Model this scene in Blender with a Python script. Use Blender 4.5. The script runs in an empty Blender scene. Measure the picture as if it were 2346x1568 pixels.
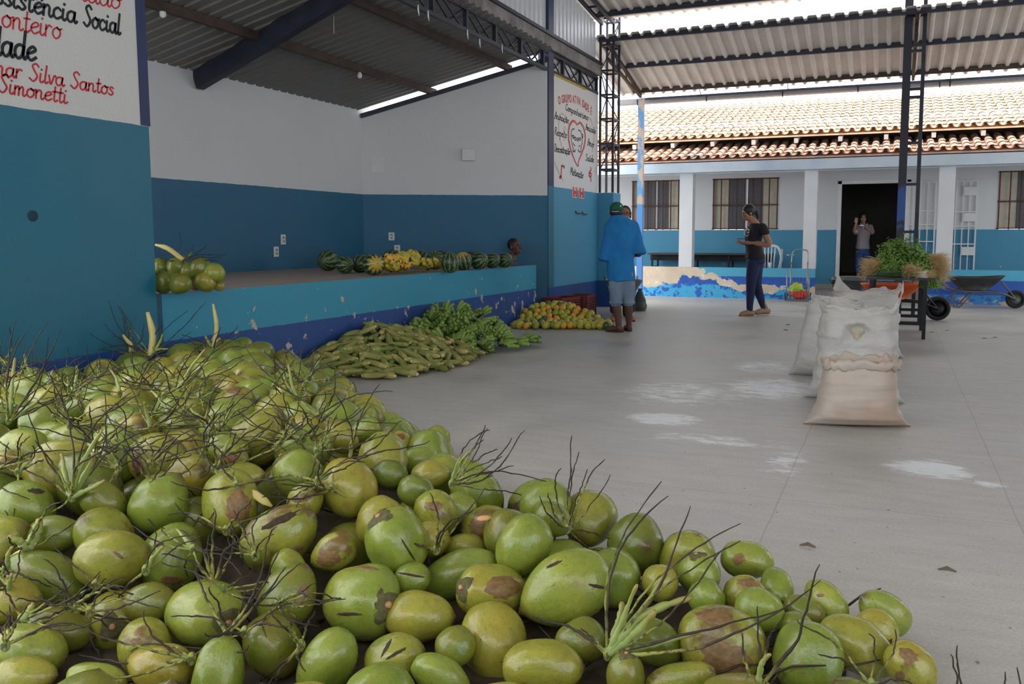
import bpy, bmesh, math, random
import numpy as np
from mathutils import Vector, Matrix, Quaternion, noise as mnoise

SC = bpy.context.scene
COL = SC.collection
PI = math.pi

# ------------------------------------------------------------------ camera, sky, exposure
FPX, CX, CY, CAMH = 1950.0, 1260.0, 735.0, 1.2      # focal length and optical centre, in pixels of the 2346x1568 frame
PITCH = math.atan((CY - 543.5) / FPX)
YAW = math.atan((2050 - CX) / math.hypot(FPX, CY - 543.5))
cam = bpy.data.cameras.new('camera')
cam.sensor_width = 36.0
cam.lens = FPX / 2346 * 36
cam.shift_x = (1173 - CX) / 2346
cam.shift_y = (CY - 784) / 2346
cam.clip_start = 0.05
cam.clip_end = 300
camo = bpy.data.objects.new('camera', cam)
COL.objects.link(camo)
camo.location = (0, 0, CAMH)
camo.rotation_euler = (PI / 2 - PITCH, 0, YAW)
SC.camera = camo

world = bpy.data.worlds.new('overcast_sky')
SC.world = world
world.use_nodes = True
wn = world.node_tree.nodes
bg = wn['Background']
wtc = wn.new('ShaderNodeTexCoord')
wsep = wn.new('ShaderNodeSeparateXYZ')
wmr = wn.new('ShaderNodeMapRange')
wmr.inputs['From Min'].default_value = -0.1
wmr.inputs['From Max'].default_value = 0.8
wcr = wn.new('ShaderNodeValToRGB')
wcr.color_ramp.elements[0].color = (0.80, 0.86, 0.95, 1)
wcr.color_ramp.elements[1].color = (1.0, 1.0, 1.0, 1)
wl = world.node_tree.links
wl.new(wtc.outputs['Generated'], wsep.inputs[0])
wl.new(wsep.outputs['Z'], wmr.inputs['Value'])
wl.new(wmr.outputs[0], wcr.inputs[0])
wl.new(wcr.outputs[0], bg.inputs['Color'])
bg.inputs['Strength'].default_value = 3.3

sun_d = bpy.data.lights.new('sun', 'SUN')
sun_d.energy = 1.6
sun_d.angle = math.radians(40)
sun_d.color = (1.0, 0.95, 0.88)
sun = bpy.data.objects.new('sun', sun_d)
COL.objects.link(sun)
sun.rotation_euler = (math.radians(28), math.radians(-14), 0)

SC.view_settings.view_transform = 'Standard'
SC.view_settings.look = 'None'
SC.view_settings.exposure = 0.0
SC.view_settings.gamma = 1.0
SC.view_settings.use_curve_mapping = False
SC.cycles.max_bounces = 8
SC.cycles.diffuse_bounces = 5
SC.cycles.use_denoising = True
SC.cycles.sample_clamp_indirect = 8

# ------------------------------------------------------------------ pixel -> place
_fw = np.array([-math.sin(YAW) * math.cos(PITCH), math.cos(YAW) * math.cos(PITCH), -math.sin(PITCH)])
_rt = np.array([math.cos(YAW), math.sin(YAW), 0.0])
_up = np.cross(_rt, _fw)
_C = np.array([0, 0, CAMH])

def ray(x, y): return _fw * FPX + _rt * (x - CX) + _up * (CY - y)
def on_z(x, y, z=0.0):
    r = ray(x, y); return Vector(_C + r * ((z - CAMH) / r[2]))
def on_x(x, y, X):
    r = ray(x, y); return Vector(_C + r * (X / r[0]))
def on_y(x, y, Y):
    r = ray(x, y); return Vector(_C + r * (Y / r[1]))
def at_depth(x, y, d): return Vector(_C + ray(x, y) * (d / FPX))
def depth_of(p): return float((np.array(p) - _C) @ _fw)

# ------------------------------------------------------------------ mesh builder
class MB:
    def __init__(s): s.v = []; s.f = []; s.m = []; s.att = None; s.mi = 0
    def add(s, vs, fs):
        b = len(s.v); s.v += [tuple(v) for v in vs]
        s.f += [[b + i for i in f] for f in fs]; s.m += [s.mi] * len(fs)
        return s
    def box(s, lo, hi, M=None):
        x0, y0, z0 = lo; x1, y1, z1 = hi
        vs = [Vector(p) for p in ((x0,y0,z0),(x1,y0,z0),(x1,y1,z0),(x0,y1,z0),(x0,y0,z1),(x1,y0,z1),(x1,y1,z1),(x0,y1,z1))]
        if M: vs = [M @ v for v in vs]
        return s.add(vs, [(3,2,1,0),(4,5,6,7),(0,1,5,4),(1,2,6,5),(2,3,7,6),(3,0,4,7)])
    def cbox(s, c, d, M=None):
        return s.box([c[i] - d[i] / 2 for i in range(3)], [c[i] + d[i] / 2 for i in range(3)], M)
    def bar(s, a, b, w, h=None, up=(0, 0, 1)):
        """rectangular bar from a to b"""
        a = Vector(a); b = Vector(b); h = h or w
        t = (b - a).normalized(); u = Vector(up)
        if abs(t.dot(u)) > 0.98: u = Vector((0, 1, 0))
        r = t.cross(u).normalized(); u = r.cross(t)
        vs = []
        for p in (a, b):
            for sx, sy in ((-1,-1),(1,-1),(1,1),(-1,1)): vs.append(p + r * sx * w / 2 + u * sy * h / 2)
        return s.add(vs, [(0,1,2,3),(7,6,5,4),(0,4,5,1),(1,5,6,2),(2,6,7,3),(3,7,4,0)])
    def tube(s, pts, rad, n=8, cap=True, att=False, flat=1.0):
        pts = [Vector(p) for p in pts]; k = len(pts)
        if not hasattr(rad, '__len__'): rad = [rad] * k
        t0 = (pts[1] - pts[0]).normalized()
        u = t0.orthogonal().normalized()
        vs = []; at = []
        for i, p in enumerate(pts):
            t = (pts[min(i + 1, k - 1)] - pts[max(i - 1, 0)])
            t = t.normalized() if t.length > 1e-9 else t0
            u = (u - t * u.dot(t)); u = u.normalized() if u.length > 1e-6 else t.orthogonal().normalized()
            w = t.cross(u)
            for j in range(n):
                a = 2 * PI * j / n
                vs.append(p + (u * math.cos(a) + w * math.sin(a) * flat) * rad[i]); at.append(i / (k - 1))
        fs = [(i*n+j, i*n+(j+1)%n, (i+1)*n+(j+1)%n, (i+1)*n+j) for i in range(k-1) for j in range(n)]
        if cap: fs += [tuple(range(n))[::-1], tuple((k-1)*n + j for j in range(n))]
        if att:
            s.att = (s.att or []) + at
        return s.add(vs, fs)
    def loft(s, rings, n=None, cap=True):
        """rings: list of lists of points, all the same length"""
        n = len(rings[0]); k = len(rings)
        vs = [p for r in rings for p in r]
        fs = [(i*n+j, i*n+(j+1)%n, (i+1)*n+(j+1)%n, (i+1)*n+j) for i in range(k-1) for j in range(n)]
        if cap: fs += [tuple(range(n))[::-1], tuple((k-1)*n + j for j in range(n))]
        return s.add(vs, fs)
    def lathe(s, prof, n=16, M=None, cap=True):
        rings = []
        for r, z in prof:
            ring = [Vector((r * math.cos(2*PI*j/n), r * math.sin(2*PI*j/n), z)) for j in range(n)]
            rings.append([M @ p for p in ring] if M else ring)
        return s.loft(rings, cap=cap)
    def ell(s, c, r, nu=16, nv=10, M=None, fn=None):
        c = Vector(c); rings = []
        if not hasattr(r, '__len__'): r = (r, r, r)
        for i in range(nv + 1):
            th = PI * (i + 0.02) / (nv + 0.04)
            ring = []
            for j in range(nu):
                ph = 2 * PI * j / nu
                d = Vector((math.sin(th) * math.cos(ph), math.sin(th) * math.sin(ph), -math.cos(th)))
                q = fn(d) if fn else 1.0
                p = Vector((d.x * r[0] * q, d.y * r[1] * q, d.z * r[2] * q))
                ring.append((M @ p if M else p) + c)
            rings.append(ring)
        return s.loft(rings)
    def quad(s, a, b, c, d): return s.add([a, b, c, d], [(0, 1, 2, 3)])
    def mesh(s, name, mats, smooth=False):
        me = bpy.data.meshes.new(name)
        me.from_pydata(s.v, [], s.f)
        for m in (mats if isinstance(mats, (list, tuple)) else [mats]): me.materials.append(m)
        if smooth: me.polygons.foreach_set('use_smooth', [True] * len(me.polygons))
        if any(s.m): me.polygons.foreach_set('material_index', s.m)
        if s.att and len(s.att) == len(s.v):
            at = me.attributes.new('along', 'FLOAT', 'POINT'); at.data.foreach_set('value', s.att)
        me.update()
        return me
    def build(s, name, mats, parent=None, smooth=False, angle=None):
        me = s.mesh(name, mats, smooth)
        if angle is not None:
            me.polygons.foreach_set('use_smooth', [True] * len(me.polygons))
            me.set_sharp_from_angle(angle=math.radians(angle))
        return link(name, me, parent)

def link(name, me, parent=None):
    o = bpy.data.objects.new(name, me); COL.objects.link(o)
    if parent is not None: o.parent = parent
    return o
def tag(o, label=None, cat=None, group=None, kind=None):
    if label: o['label'] = label
    if cat: o['category'] = cat
    if group: o['group'] = group
    if kind: o['kind'] = kind
    return o
def thing(name, label, cat, loc=(0, 0, 0), rz=0.0, group=None):
    o = bpy.data.objects.new(name, None); COL.objects.link(o)
    o.empty_display_size = 0.1
    o.location = loc; o.rotation_euler = (0, 0, rz)
    return tag(o, label, cat, group)
def copy_tree(o, parent=None):
    c = o.copy(); COL.objects.link(c)
    if parent is not None: c.parent = parent
    for ch in o.children: copy_tree(ch, c)
    return c
def struct(o): o['kind'] = 'structure'; return o
def bevel(o, w, seg=2):
    m = o.modifiers.new('bevel', 'BEVEL'); m.width = w; m.segments = seg; m.limit_method = 'ANGLE'; return o
def remesh(mb, voxel, smooth_it=4, name='m', mats=()):
    """fuse overlapping closed shapes into one continuous surface"""
    me = bpy.data.meshes.new(name); me.from_pydata(mb.v, [], mb.f)
    o = bpy.data.objects.new('tmp', me); COL.objects.link(o)
    r = o.modifiers.new('r', 'REMESH'); r.mode = 'VOXEL'; r.voxel_size = voxel; r.use_smooth_shade = True
    if smooth_it:
        m = o.modifiers.new('s', 'SMOOTH'); m.factor = 0.5; m.iterations = smooth_it
    dg = bpy.context.evaluated_depsgraph_get()
    out = bpy.data.meshes.new_from_object(o.evaluated_get(dg))
    bpy.data.objects.remove(o); bpy.data.meshes.remove(me)
    out.name = name
    out.materials.clear()
    for m in (mats if isinstance(mats, (list, tuple)) else [mats]): out.materials.append(m)
    return out
def catmull(P, k=6):
    P = [Vector(p) for p in P]
    if len(P) < 3: return P
    Q = [2 * P[0] - P[1]] + P + [2 * P[-1] - P[-2]]
    out = []
    for i in range(1, len(Q) - 2):
        p0, p1, p2, p3 = Q[i-1], Q[i], Q[i+1], Q[i+2]
        for j in range(k):
            t = j / k
            out.append(0.5 * (2*p1 + (p2-p0)*t + (2*p0-5*p1+4*p2-p3)*t*t + (3*p1-p0-3*p2+p3)*t**3))
    return out + [P[-1]]
def vnoise(p, s=1.0, seed=0.0): return mnoise.noise(Vector(p) * s + Vector((seed, seed * 1.7, -seed)))

# ------------------------------------------------------------------ materials
def srgb(r, g, b):
    def c(u):
        u /= 255.0
        return u / 12.92 if u <= 0.04045 else ((u + 0.055) / 1.055) ** 2.4
    return (c(r), c(g), c(b), 1.0)
class Mat:
    def __init__(s, name, color=(0.5, 0.5, 0.5, 1), rough=0.6, metal=0.0, spec=None):
        s.m = bpy.data.materials.new(name); s.m.use_nodes = True
        s.t = s.m.node_tree; s.n = s.t.nodes; s.b = s.n['Principled BSDF']
        s.b.inputs['Base Color'].default_value = color
        s.b.inputs['Roughness'].default_value = rough
        s.b.inputs['Metallic'].default_value = metal
        if spec is not None: s.b.inputs['Specular IOR Level'].default_value = spec
    def node(s, t, **kw):
        n = s.n.new(t)
        for k, v in kw.items(): setattr(n, k, v)
        return n
    def link(s, a, b): s.t.links.new(a, b)
    def coord(s, kind='Object', scale=(1, 1, 1)):
        tc = s.node('ShaderNodeTexCoord'); mp = s.node('ShaderNodeMapping')
        mp.inputs['Scale'].default_value = scale
        s.link(tc.outputs[kind], mp.inputs[0]); return mp.outputs[0]
    def world(s, scale=(1, 1, 1)):
        g = s.node('ShaderNodeNewGeometry'); mp = s.node('ShaderNodeMapping')
        mp.inputs['Scale'].default_value = scale
        s.link(g.outputs['Position'], mp.inputs[0]); return mp.outputs[0]
    def noise(s, vec, scale=5, detail=4, rough=0.55, dist=0.0):
        n = s.node('ShaderNodeTexNoise')
        n.inputs['Scale'].default_value = scale; n.inputs['Detail'].default_value = detail
        n.inputs['Roughness'].default_value = rough; n.inputs['Distortion'].default_value = dist
        s.link(vec, n.inputs['Vector']); return n.outputs['Fac']
    def ramp(s, fac, stops, interp='LINEAR'):
        r = s.node('ShaderNodeValToRGB'); r.color_ramp.interpolation = interp
        e = r.color_ramp.elements
        while len(e) < len(stops): e.new(0.5)
        for i, (p, c) in enumerate(stops): e[i].position = p; e[i].color = c if len(c) == 4 else (*c, 1)
        s.link(fac, r.inputs[0]); return r.outputs[0]
    def val(s, fac, a, b):       # 0..1 mask
        return s.ramp(fac, [(a, (0, 0, 0, 1)), (b, (1, 1, 1, 1))])
    def mix(s, fac, a, b, mode='MIX'):
        n = s.node('ShaderNodeMix', data_type='RGBA', blend_type=mode)
        for i, v in ((0, fac), (6, a), (7, b)):
            if isinstance(v, (int, float)): n.inputs[i].default_value = v
            elif isinstance(v, tuple): n.inputs[i].default_value = v
            else: s.link(v, n.inputs[i])
        return n.outputs[2]
    def math(s, op, a, b=0.0, c=None):
        n = s.node('ShaderNodeMath', operation=op)
        for i, v in enumerate((a, b) if c is None else (a, b, c)):
            if isinstance(v, (int, float)): n.inputs[i].default_value = v
            else: s.link(v, n.inputs[i])
        return n.outputs[0]
    def base(s, c): s.link(c, s.b.inputs['Base Color']); return s
    def roughness(s, c): s.link(c, s.b.inputs['Roughness']); return s
    def bump(s, h, strength=0.2, dist=0.01):
        n = s.node('ShaderNodeBump'); n.inputs['Strength'].default_value = strength; n.inputs['Distance'].default_value = dist
        s.link(h, n.inputs['Height']); s.link(n.outputs[0], s.b.inputs['Normal']); return s
    def rand(s): return s.node('ShaderNodeObjectInfo').outputs['Random']
def simple(name, color, rough=0.6, metal=0.0, var=0.15, scale=8, bump=0.0):
    k = Mat(name, color, rough, metal)
    v = k.coord('Object')
    n = k.noise(v, scale, 4)
    lo = tuple(c * (1 - var) for c in color[:3]) + (1,)
    hi = tuple(min(1, c * (1 + var)) for c in color[:3]) + (1,)
    k.base(k.ramp(n, [(0.3, lo), (0.7, hi)]))
    if bump: k.bump(n, bump, 0.004)
    return k.m

WHITE_P = srgb(205, 205, 203); TEAL = srgb(20, 106, 132); DEEP = srgb(14, 68, 136); TEAL_L = srgb(42, 144, 174); NAVY = srgb(28, 44, 88)
def painted_wall(name, bands, chips=(0.0, 0.0), plaster=srgb(190, 175, 155)):
    """bands: list of (z upper limit, colour) from the floor up"""
    k = Mat(name, rough=0.55)
    pos = k.world()
    sep = k.node('ShaderNodeSeparateXYZ'); k.link(pos, sep.inputs[0])
    wob = k.noise(pos, 9, 2)
    z = k.math('ADD', sep.outputs['Z'], k.math('MULTIPLY', k.math('SUBTRACT', wob, 0.5), 0.012))
    col = bands[0][1]
    for i in range(1, len(bands)):
        f = k.math('GREATER_THAN', z, bands[i - 1][0])
        col = k.mix(f, col, bands[i][1])
    dirt = k.noise(pos, 1.3, 6, 0.65)
    col = k.mix(k.math('MULTIPLY', k.val(dirt, 0.35, 0.75), 0.07), col, (0.25, 0.22, 0.19, 1))
    fine = k.noise(pos, 60, 3)
    col = k.mix(0.10, col, k.ramp(fine, [(0.3, (0.2, 0.2, 0.2, 1)), (0.7, (0.8, 0.8, 0.8, 1))]), 'OVERLAY')
    if chips[1] > 0:
        c = k.noise(pos, 7, 5, 0.6)
        lowm = k.ramp(sep.outputs['Z'], [(0.0, (1, 1, 1, 1)), (min(1.0, chips[1]), (0.35, 0.35, 0.35, 1))])
        cm = k.val(k.math('MULTIPLY', c, k.math('ADD', 0.72, k.math('MULTIPLY', lowm, 0.28))), chips[0], chips[0] + 0.012)
        col = k.mix(cm, col, plaster)
    k.base(col)
    k.bump(k.noise(pos, 25, 4), 0.25, 0.006)
    return k.m
M = {}
M['paint_dark'] = simple('dark_painted_steel', srgb(40, 44, 58), 0.5, 0.2, 0.3, 6)
M['rust_steel'] = simple('rust_brown_steel', srgb(70, 54, 44), 0.7, 0.1, 0.35, 5)
M['black'] = simple('black_metal', srgb(26, 27, 30), 0.45, 0.3, 0.2)
M['white_plastic'] = simple('white_plastic', srgb(226, 228, 230), 0.35, 0, 0.04)
M['chrome'] = simple('grey_tube', srgb(150, 150, 148), 0.3, 0.7, 0.15)
M['rubber'] = simple('tyre_rubber', srgb(38, 36, 34), 0.8, 0, 0.25)
M['wood'] = simple('worn_wood', srgb(98, 82, 66), 0.7, 0, 0.3, 14)
# ================================================================== the setting
def plank(name, mat, lo, hi, parent=None):
    return MB().box(lo, hi).build(name, mat, parent)

# ---- concrete floor with joints, scuffs and chalky white stains
k = Mat('concrete_floor', rough=0.5)
pos = k.world()
big = k.noise(pos, 0.9, 6, 0.6)
st = k.noise(k.world((2.0, 7.0, 1)), 1.6, 6, 0.65)
fine = k.noise(pos, 90, 3)
col = k.ramp(big, [(0.25, srgb(158, 156, 151)), (0.5, srgb(178, 176, 171)), (0.8, srgb(194, 192, 187))])
col = k.mix(k.math('MULTIPLY', k.val(st, 0.4, 0.7), 0.25), col, srgb(120, 117, 112))
col = k.mix(0.18, col, k.ramp(fine, [(0.3, (0.15, 0.15, 0.15, 1)), (0.7, (0.85, 0.85, 0.85, 1))]), 'OVERLAY')
sp = k.node('ShaderNodeSeparateXYZ'); k.link(pos, sp.inputs[0])
def blob(cx, cy, rx, ry):
    dx = k.math('DIVIDE', k.math('SUBTRACT', sp.outputs['X'], cx), rx)
    dy = k.math('DIVIDE', k.math('SUBTRACT', sp.outputs['Y'], cy), ry)
    d = k.math('ADD', k.math('MULTIPLY', dx, dx), k.math('MULTIPLY', dy, dy))
    return k.math('MAXIMUM', k.math('SUBTRACT', 1.0, d), 0.0)
stain = None
for (px, py, rx, ry, w) in ((1560, 900, .75, .9, 1.0), (1520, 960, .35, .28, 1.5), (1770, 890, .55, .8, 1.25), (1745, 840, .5, .7, 1.0), (1640, 1010, .75, .25, .95),
                            (1800, 1060, .22, .5, .9), (2130, 1075, .30, .28, 1.5), (2270, 1110, .14, .1, 1.1), (2000, 780, .8, 1.2, .6), (1630, 760, 1.2, 1.6, .45)):
    p = on_z(px, py)
    b_ = k.math('MULTIPLY', blob(p.x, p.y, rx, ry), w)
    stain = b_ if stain is None else k.math('MAXIMUM', stain, b_)
brush = k.noise(k.world((2.0, 4.5, 1)), 2.6, 9, 0.78, 0.4)
sm = k.val(k.math('MULTIPLY', brush, k.math('ADD', k.math('MULTIPLY', stain, 0.55), 0.42)), 0.40, 0.54)
sm = k.math('MULTIPLY', sm, k.math('MINIMUM', k.math('MULTIPLY', stain, 2.2), 1.0))
col = k.mix(k.math('MULTIPLY', sm, 0.85), col, srgb(226, 230, 234))
jp = on_z(1800, 1110); jq = on_z(1770, 868); jr = on_z(2300, 1120); js = on_z(1640, 1120)
jl = None
for ax, v in (('X', jp.x), ('X', jr.x), ('Y', jq.y), ('Y', js.y - 0.05)):
    w = k.math('MULTIPLY', k.math('SUBTRACT', k.noise(pos, 2.0, 2), 0.5), 0.02)
    dd = k.math('ABSOLUTE', k.math('ADD', k.math('SUBTRACT', sp.outputs[ax], v), w))
    m_ = k.math('LESS_THAN', dd, 0.004)
    jl = m_ if jl is None else k.math('MAXIMUM', jl, m_)
col = k.mix(k.math('MULTIPLY', jl, 0.3), col, srgb(96, 93, 90))
specks = k.val(k.noise(pos, 33, 2, 0.4), 0.735, 0.745)
col = k.mix(k.math('MULTIPLY', specks, 0.7), col, srgb(70, 62, 52))
k.base(col)
k.roughness(k.ramp(big, [(0.3, (0.32, 0.32, 0.32, 1)), (0.7, (0.55, 0.55, 0.55, 1))]))
k.bump(k.noise(pos, 14, 5), 0.08, 0.01)
M['floor'] = k.m
fl = struct(MB().box((-12, -6, -0.25), (12, 26, 0)).build('floor', M['floor']))
tag(fl, 'grey concrete floor with chalky white stains and fine joints', 'floor')

# ---- left wall with the painted names
M['wall_left'] = painted_wall('wall_paint_hall', [(0.452, DEEP), (1.951, TEAL), (99, WHITE_P)], (0.70, 0.9))
wall_left = struct(MB().box((-4.93, 2.9, 0), (-4.75, 4.458, 4.3)).build('wall_left', M['wall_left']))
tag(wall_left, 'near left wall painted white over teal, covered in red and black handwriting', 'wall')
tr = struct(MB().box((-4.935, 4.39, 1.953), (-4.744, 4.467, 4.3)).build('trim_1', simple('navy_paint', NAVY, 0.5, 0, 0.2)))
tag(tr, 'navy painted strip closing the end of the lettered left wall', 'trim')

# ---- stage
XB = -7.07
SX = -4.80
M['stage_paint'] = painted_wall('stage_front_paint', [(0.457, DEEP), (99, TEAL_L)], (0.585, 2.2))
M['stage_top'] = simple('stage_concrete', srgb(140, 132, 124), 0.8, 0, 0.14, 6, 0.2)
poly = [(XB + .002, 4.46), (SX, 4.46), (SX, 11.37), (SX - 0.09, 11.37), (SX - 0.09, 10.80), (XB + .002, 9.80)]
s = MB(); n = len(poly)
s.add([(x, y, 0) for x, y in poly] + [(x, y, 0.797) for x, y in poly], [(i, (i+1) % n, n + (i+1) % n, n + i) for i in range(n)] + [tuple(range(n))[::-1]])
s.mi = 1
s.add([(x, y, 0.797) for x, y in poly], [tuple(range(n))])
stage = s.build('stage_platform', [M['stage_paint'], M['stage_top']])
tag(stage, 'raised concrete stage with chipped light blue and dark blue painted front', 'stage')
gv = struct(MB().box((SX, 4.46, 0), (SX + .022, 4.53, .80)).build('gap_shadow_strip', simple('painted_gap_shadow', srgb(30, 84, 106), .7))); tag(gv, 'dark teal strip standing in for the shadow gap between stage front and lettered wall', 'trim')  # dark box stands in for the shadow gap at the stage corner
M['wall_stage'] = painted_wall('wall_paint_stage', [(1.808, srgb(14, 94, 126)), (99, WHITE_P)], (0.735, 0.5))
wb = struct(MB().box((XB - 0.16, 3.2, 0), (XB, 10.6, 3.06)).build('wall_back', M['wall_stage']))
tag(wb, 'back wall of the stage, white above a teal dado', 'wall')
# slanted end wall of the stage
A = Vector((XB, 10.385, 0)); B = Vector((-4.75, 11.68, 0)); dAB = (B - A); nAB = Vector((-dAB.y, dAB.x, 0)).normalized()
s = MB()
def zt(X): return 2.93 + (X - XB) * (3.74 - 2.93) / (-4.85 - XB)
q = [A, B, B + nAB * 0.16, A + nAB * 0.16]
s.add([(p.x, p.y, 0) for p in q] + [(p.x, p.y, zt(p.x)) for p in q], [(3,2,1,0), (4,5,6,7), (0,1,5,4), (1,2,6,5), (2,3,7,6), (3,0,4,7)])
ws = struct(s.build('wall_right', M['wall_stage']))
tag(ws, 'end wall of the stage under the bright slit of sky', 'wall')
s = MB(); up = Vector((0, 0, 1))
a_ = A - nAB * 0.02; b_ = B - nAB * 0.02
s.bar((a_.x, a_.y, zt(a_.x) - 0.03), (b_.x, b_.y, zt(b_.x) - 0.03), 0.06, 0.06)
t2 = struct(s.build('trim_2', M['paint_dark'])); tag(t2, 'dark steel angle along the sloping top of the stage end wall', 'trim')

# ---- mural wall, its corner column and the low pier at its end
M['wall_mural'] = painted_wall('wall_paint_mural', [(0.452, DEEP), (1.951, srgb(64, 142, 176)), (99, srgb(222, 222, 222))], (0.70, 0.5))
wall_far = struct(MB().box((-4.91, 11.90, 0), (-4.75, 13.96, 3.60)).build('wall_far', M['wall_mural']))
tag(wall_far, 'narrow wall with painted heart and words beside the stage', 'wall')
wt_ = struct(MB().box((-4.93, 11.90, 3.601), (-4.82, 13.96, 4.6)).build('wall_far_upper', M['wall_mural'])); tag(wt_, 'plain upper strip of the mural wall behind the truss', 'wall')
colm = struct(MB().box((-4.90, 11.69, 1.95), (-4.735, 11.90, 5.0)).build('trim_3', simple('navy_column_paint', srgb(30, 46, 84), 0.5, 0, 0.2)))
tag(colm, 'navy steel column between the stage end wall and the mural', 'trim')
c2 = struct(MB().box((-4.90, 11.69, 0), (-4.735, 11.90, 1.95)).build('trim_4', painted_wall('column_foot_paint', [(0.452, DEEP), (99, TEAL)], (0.66, 0.5))))
tag(c2, 'teal painted foot of the column beside the mural', 'trim')
pier = struct(MB().box((-4.98, 13.97, 0), (-4.47, 14.38, 1.955)).build('wall_pier', M['wall_mural']))
tag(pier, 'low teal pier under the lattice column at the end of the mural wall', 'wall')

# ---- unseen hall walls, added and sized to hold back light
M['wall_off'] = painted_wall('wall_paint_offside', [(0.452, DEEP), (1.951, TEAL), (99, WHITE_P)])
for nm, lo, hi in (('shade_wall_east', (5.6, 2.5, 0), (5.75, 10.2, 6.2)), ('shade_wall_south', (-3.0, -4.35, 0), (5.75, -4.2, 4.0))):
    tag(struct(MB().box(lo, hi).build(nm, M['wall_off'])), 'unseen hall wall added to shape the light', 'wall')
# ---- corrugated sheets
def corrugated(name, mat, o, du, dv, period, amp, ncyc, steps=None, trap=True, thick=0.004, nv=2, cut=None):
    """o: corner; du: direction across the ribs (unit), dv: full vector along the ribs"""
    o = Vector(o); du = Vector(du).normalized(); dv = Vector(dv); nn = du.cross(dv).normalized()
    prof = [(0, 0), (.30, 0), (.42, 1), (.60, 1), (.72, 0)] if trap else [(i / 8, 0.5 - 0.5 * math.cos(2 * PI * i / 8)) for i in range(8)]
    us = [((c + p) * period, h * amp) for c in range(ncyc) for p, h in prof] + [(ncyc * period, 0)]
    s = MB(); vs = []
    for (u, h) in us:
        for j in range(nv):
            t = j / (nv - 1)
            if cut: t = cut(u, t)
            vs.append(o + du * u + dv * t + nn * h)
    fs = [(i*nv+j, (i+1)*nv+j, (i+1)*nv+j+1, i*nv+j+1) for i in range(len(us)-1) for j in range(nv-1)]
    s.add(vs, fs)
    ob = s.build(name, mat)
    so = ob.modifiers.new('thickness', 'SOLIDIFY'); so.thickness = thick; so.offset = 0
    return ob
def sheet_mat(name, c, rough=0.5, metal=0.3, rust=0.35, rustc=srgb(120, 92, 72), dirvec=(1, 1, 1)):
    k = Mat(name, rough=rough, metal=metal)
    p = k.world(dirvec)
    n1 = k.noise(p, 1.5, 6, 0.65); n2 = k.noise(p, 12, 4)
    col = k.ramp(n2, [(0.3, tuple(x * 0.86 for x in c[:3]) + (1,)), (0.7, c)])
    col = k.mix(k.math('MULTIPLY', k.val(n1, 0.45, 0.75), rust), col, rustc)
    k.base(col); return k.m
M['galv'] = sheet_mat('galvanised_cladding', srgb(222, 224, 228), 0.4, 0.1, 0.12)
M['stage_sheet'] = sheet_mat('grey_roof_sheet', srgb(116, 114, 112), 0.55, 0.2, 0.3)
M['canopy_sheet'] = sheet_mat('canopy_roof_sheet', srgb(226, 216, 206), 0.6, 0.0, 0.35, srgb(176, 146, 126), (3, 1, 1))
# stage roof (ribs run up the slope, towards the hall)
rise = (3.86 - 2.985) / (XB - -4.75) * -1
X0, X1 = XB - 0.35, -4.66
def z_st(X): return 2.985 + (X - XB) * rise
dv = Vector((X1 - X0, 0, z_st(X1) - z_st(X0)))
def cut_st(u, t):
    y = 2.6 + u
    X = X0 + (X1 - X0) * t
    ys = A.y + (X - XB) * (dAB.y / dAB.x) - 0.075
    return t
s = MB(); vs = []; P = 0.17; NC = 53
prof = [(0, 0), (.30, 0), (.42, 1), (.60, 1), (.72, 0)]
us = [((c + p) * P, h * 0.03) for c in range(NC) for p, h in prof] + [(NC * P, 0)]
for (u, h) in us:
    for t in (0, 1):
        X = X0 + (X1 - X0) * t
        ye = A.y + (X - XB) * (dAB.y / dAB.x) - 0.06
        y = 2.6 + (ye - 2.6) * u / (NC * P)
        vs.append((X, y, z_st(X) + h))
s.add(vs, [(2*i, 2*i+1, 2*i+3, 2*i+2) for i in range(len(us) - 1)])
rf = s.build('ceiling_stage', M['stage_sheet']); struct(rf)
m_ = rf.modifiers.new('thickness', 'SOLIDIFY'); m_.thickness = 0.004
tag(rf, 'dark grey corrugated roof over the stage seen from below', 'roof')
# closes the corrugations along the back wall
# rafter and purlins under the stage roof
def steel(name, label, cat, segs, w, h, mat, group=None):
    s = MB()
    for a, b in segs: s.bar(a, b, w, h)
    o = s.build(name, mat); return tag(o, label, cat, group)
bz = 0.10
steel('roof_beam', 'broad dark steel beam crossing under the stage roof', 'beam', [((XB + 0.01, 7.31, z_st(XB) - bz), (-4.8, 7.31, z_st(-4.8) - bz))], 0.10, 0.20, M['paint_dark'])
for Xp, lab in ((-6.2, 'rusty purlin under the stage roof passing above the hanging bulbs'), (-5.25, 'dark purlin under the stage roof nearest the truss')):
    ye = A.y + (Xp - XB) * (dAB.y / dAB.x) + 0.09
    steel('roof_purlin', lab, 'purlin', [((Xp, 3.0, z_st(Xp) - 0.045), (Xp, ye, z_st(Xp) - 0.045))], 0.06, 0.085, M['rust_steel'])
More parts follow.
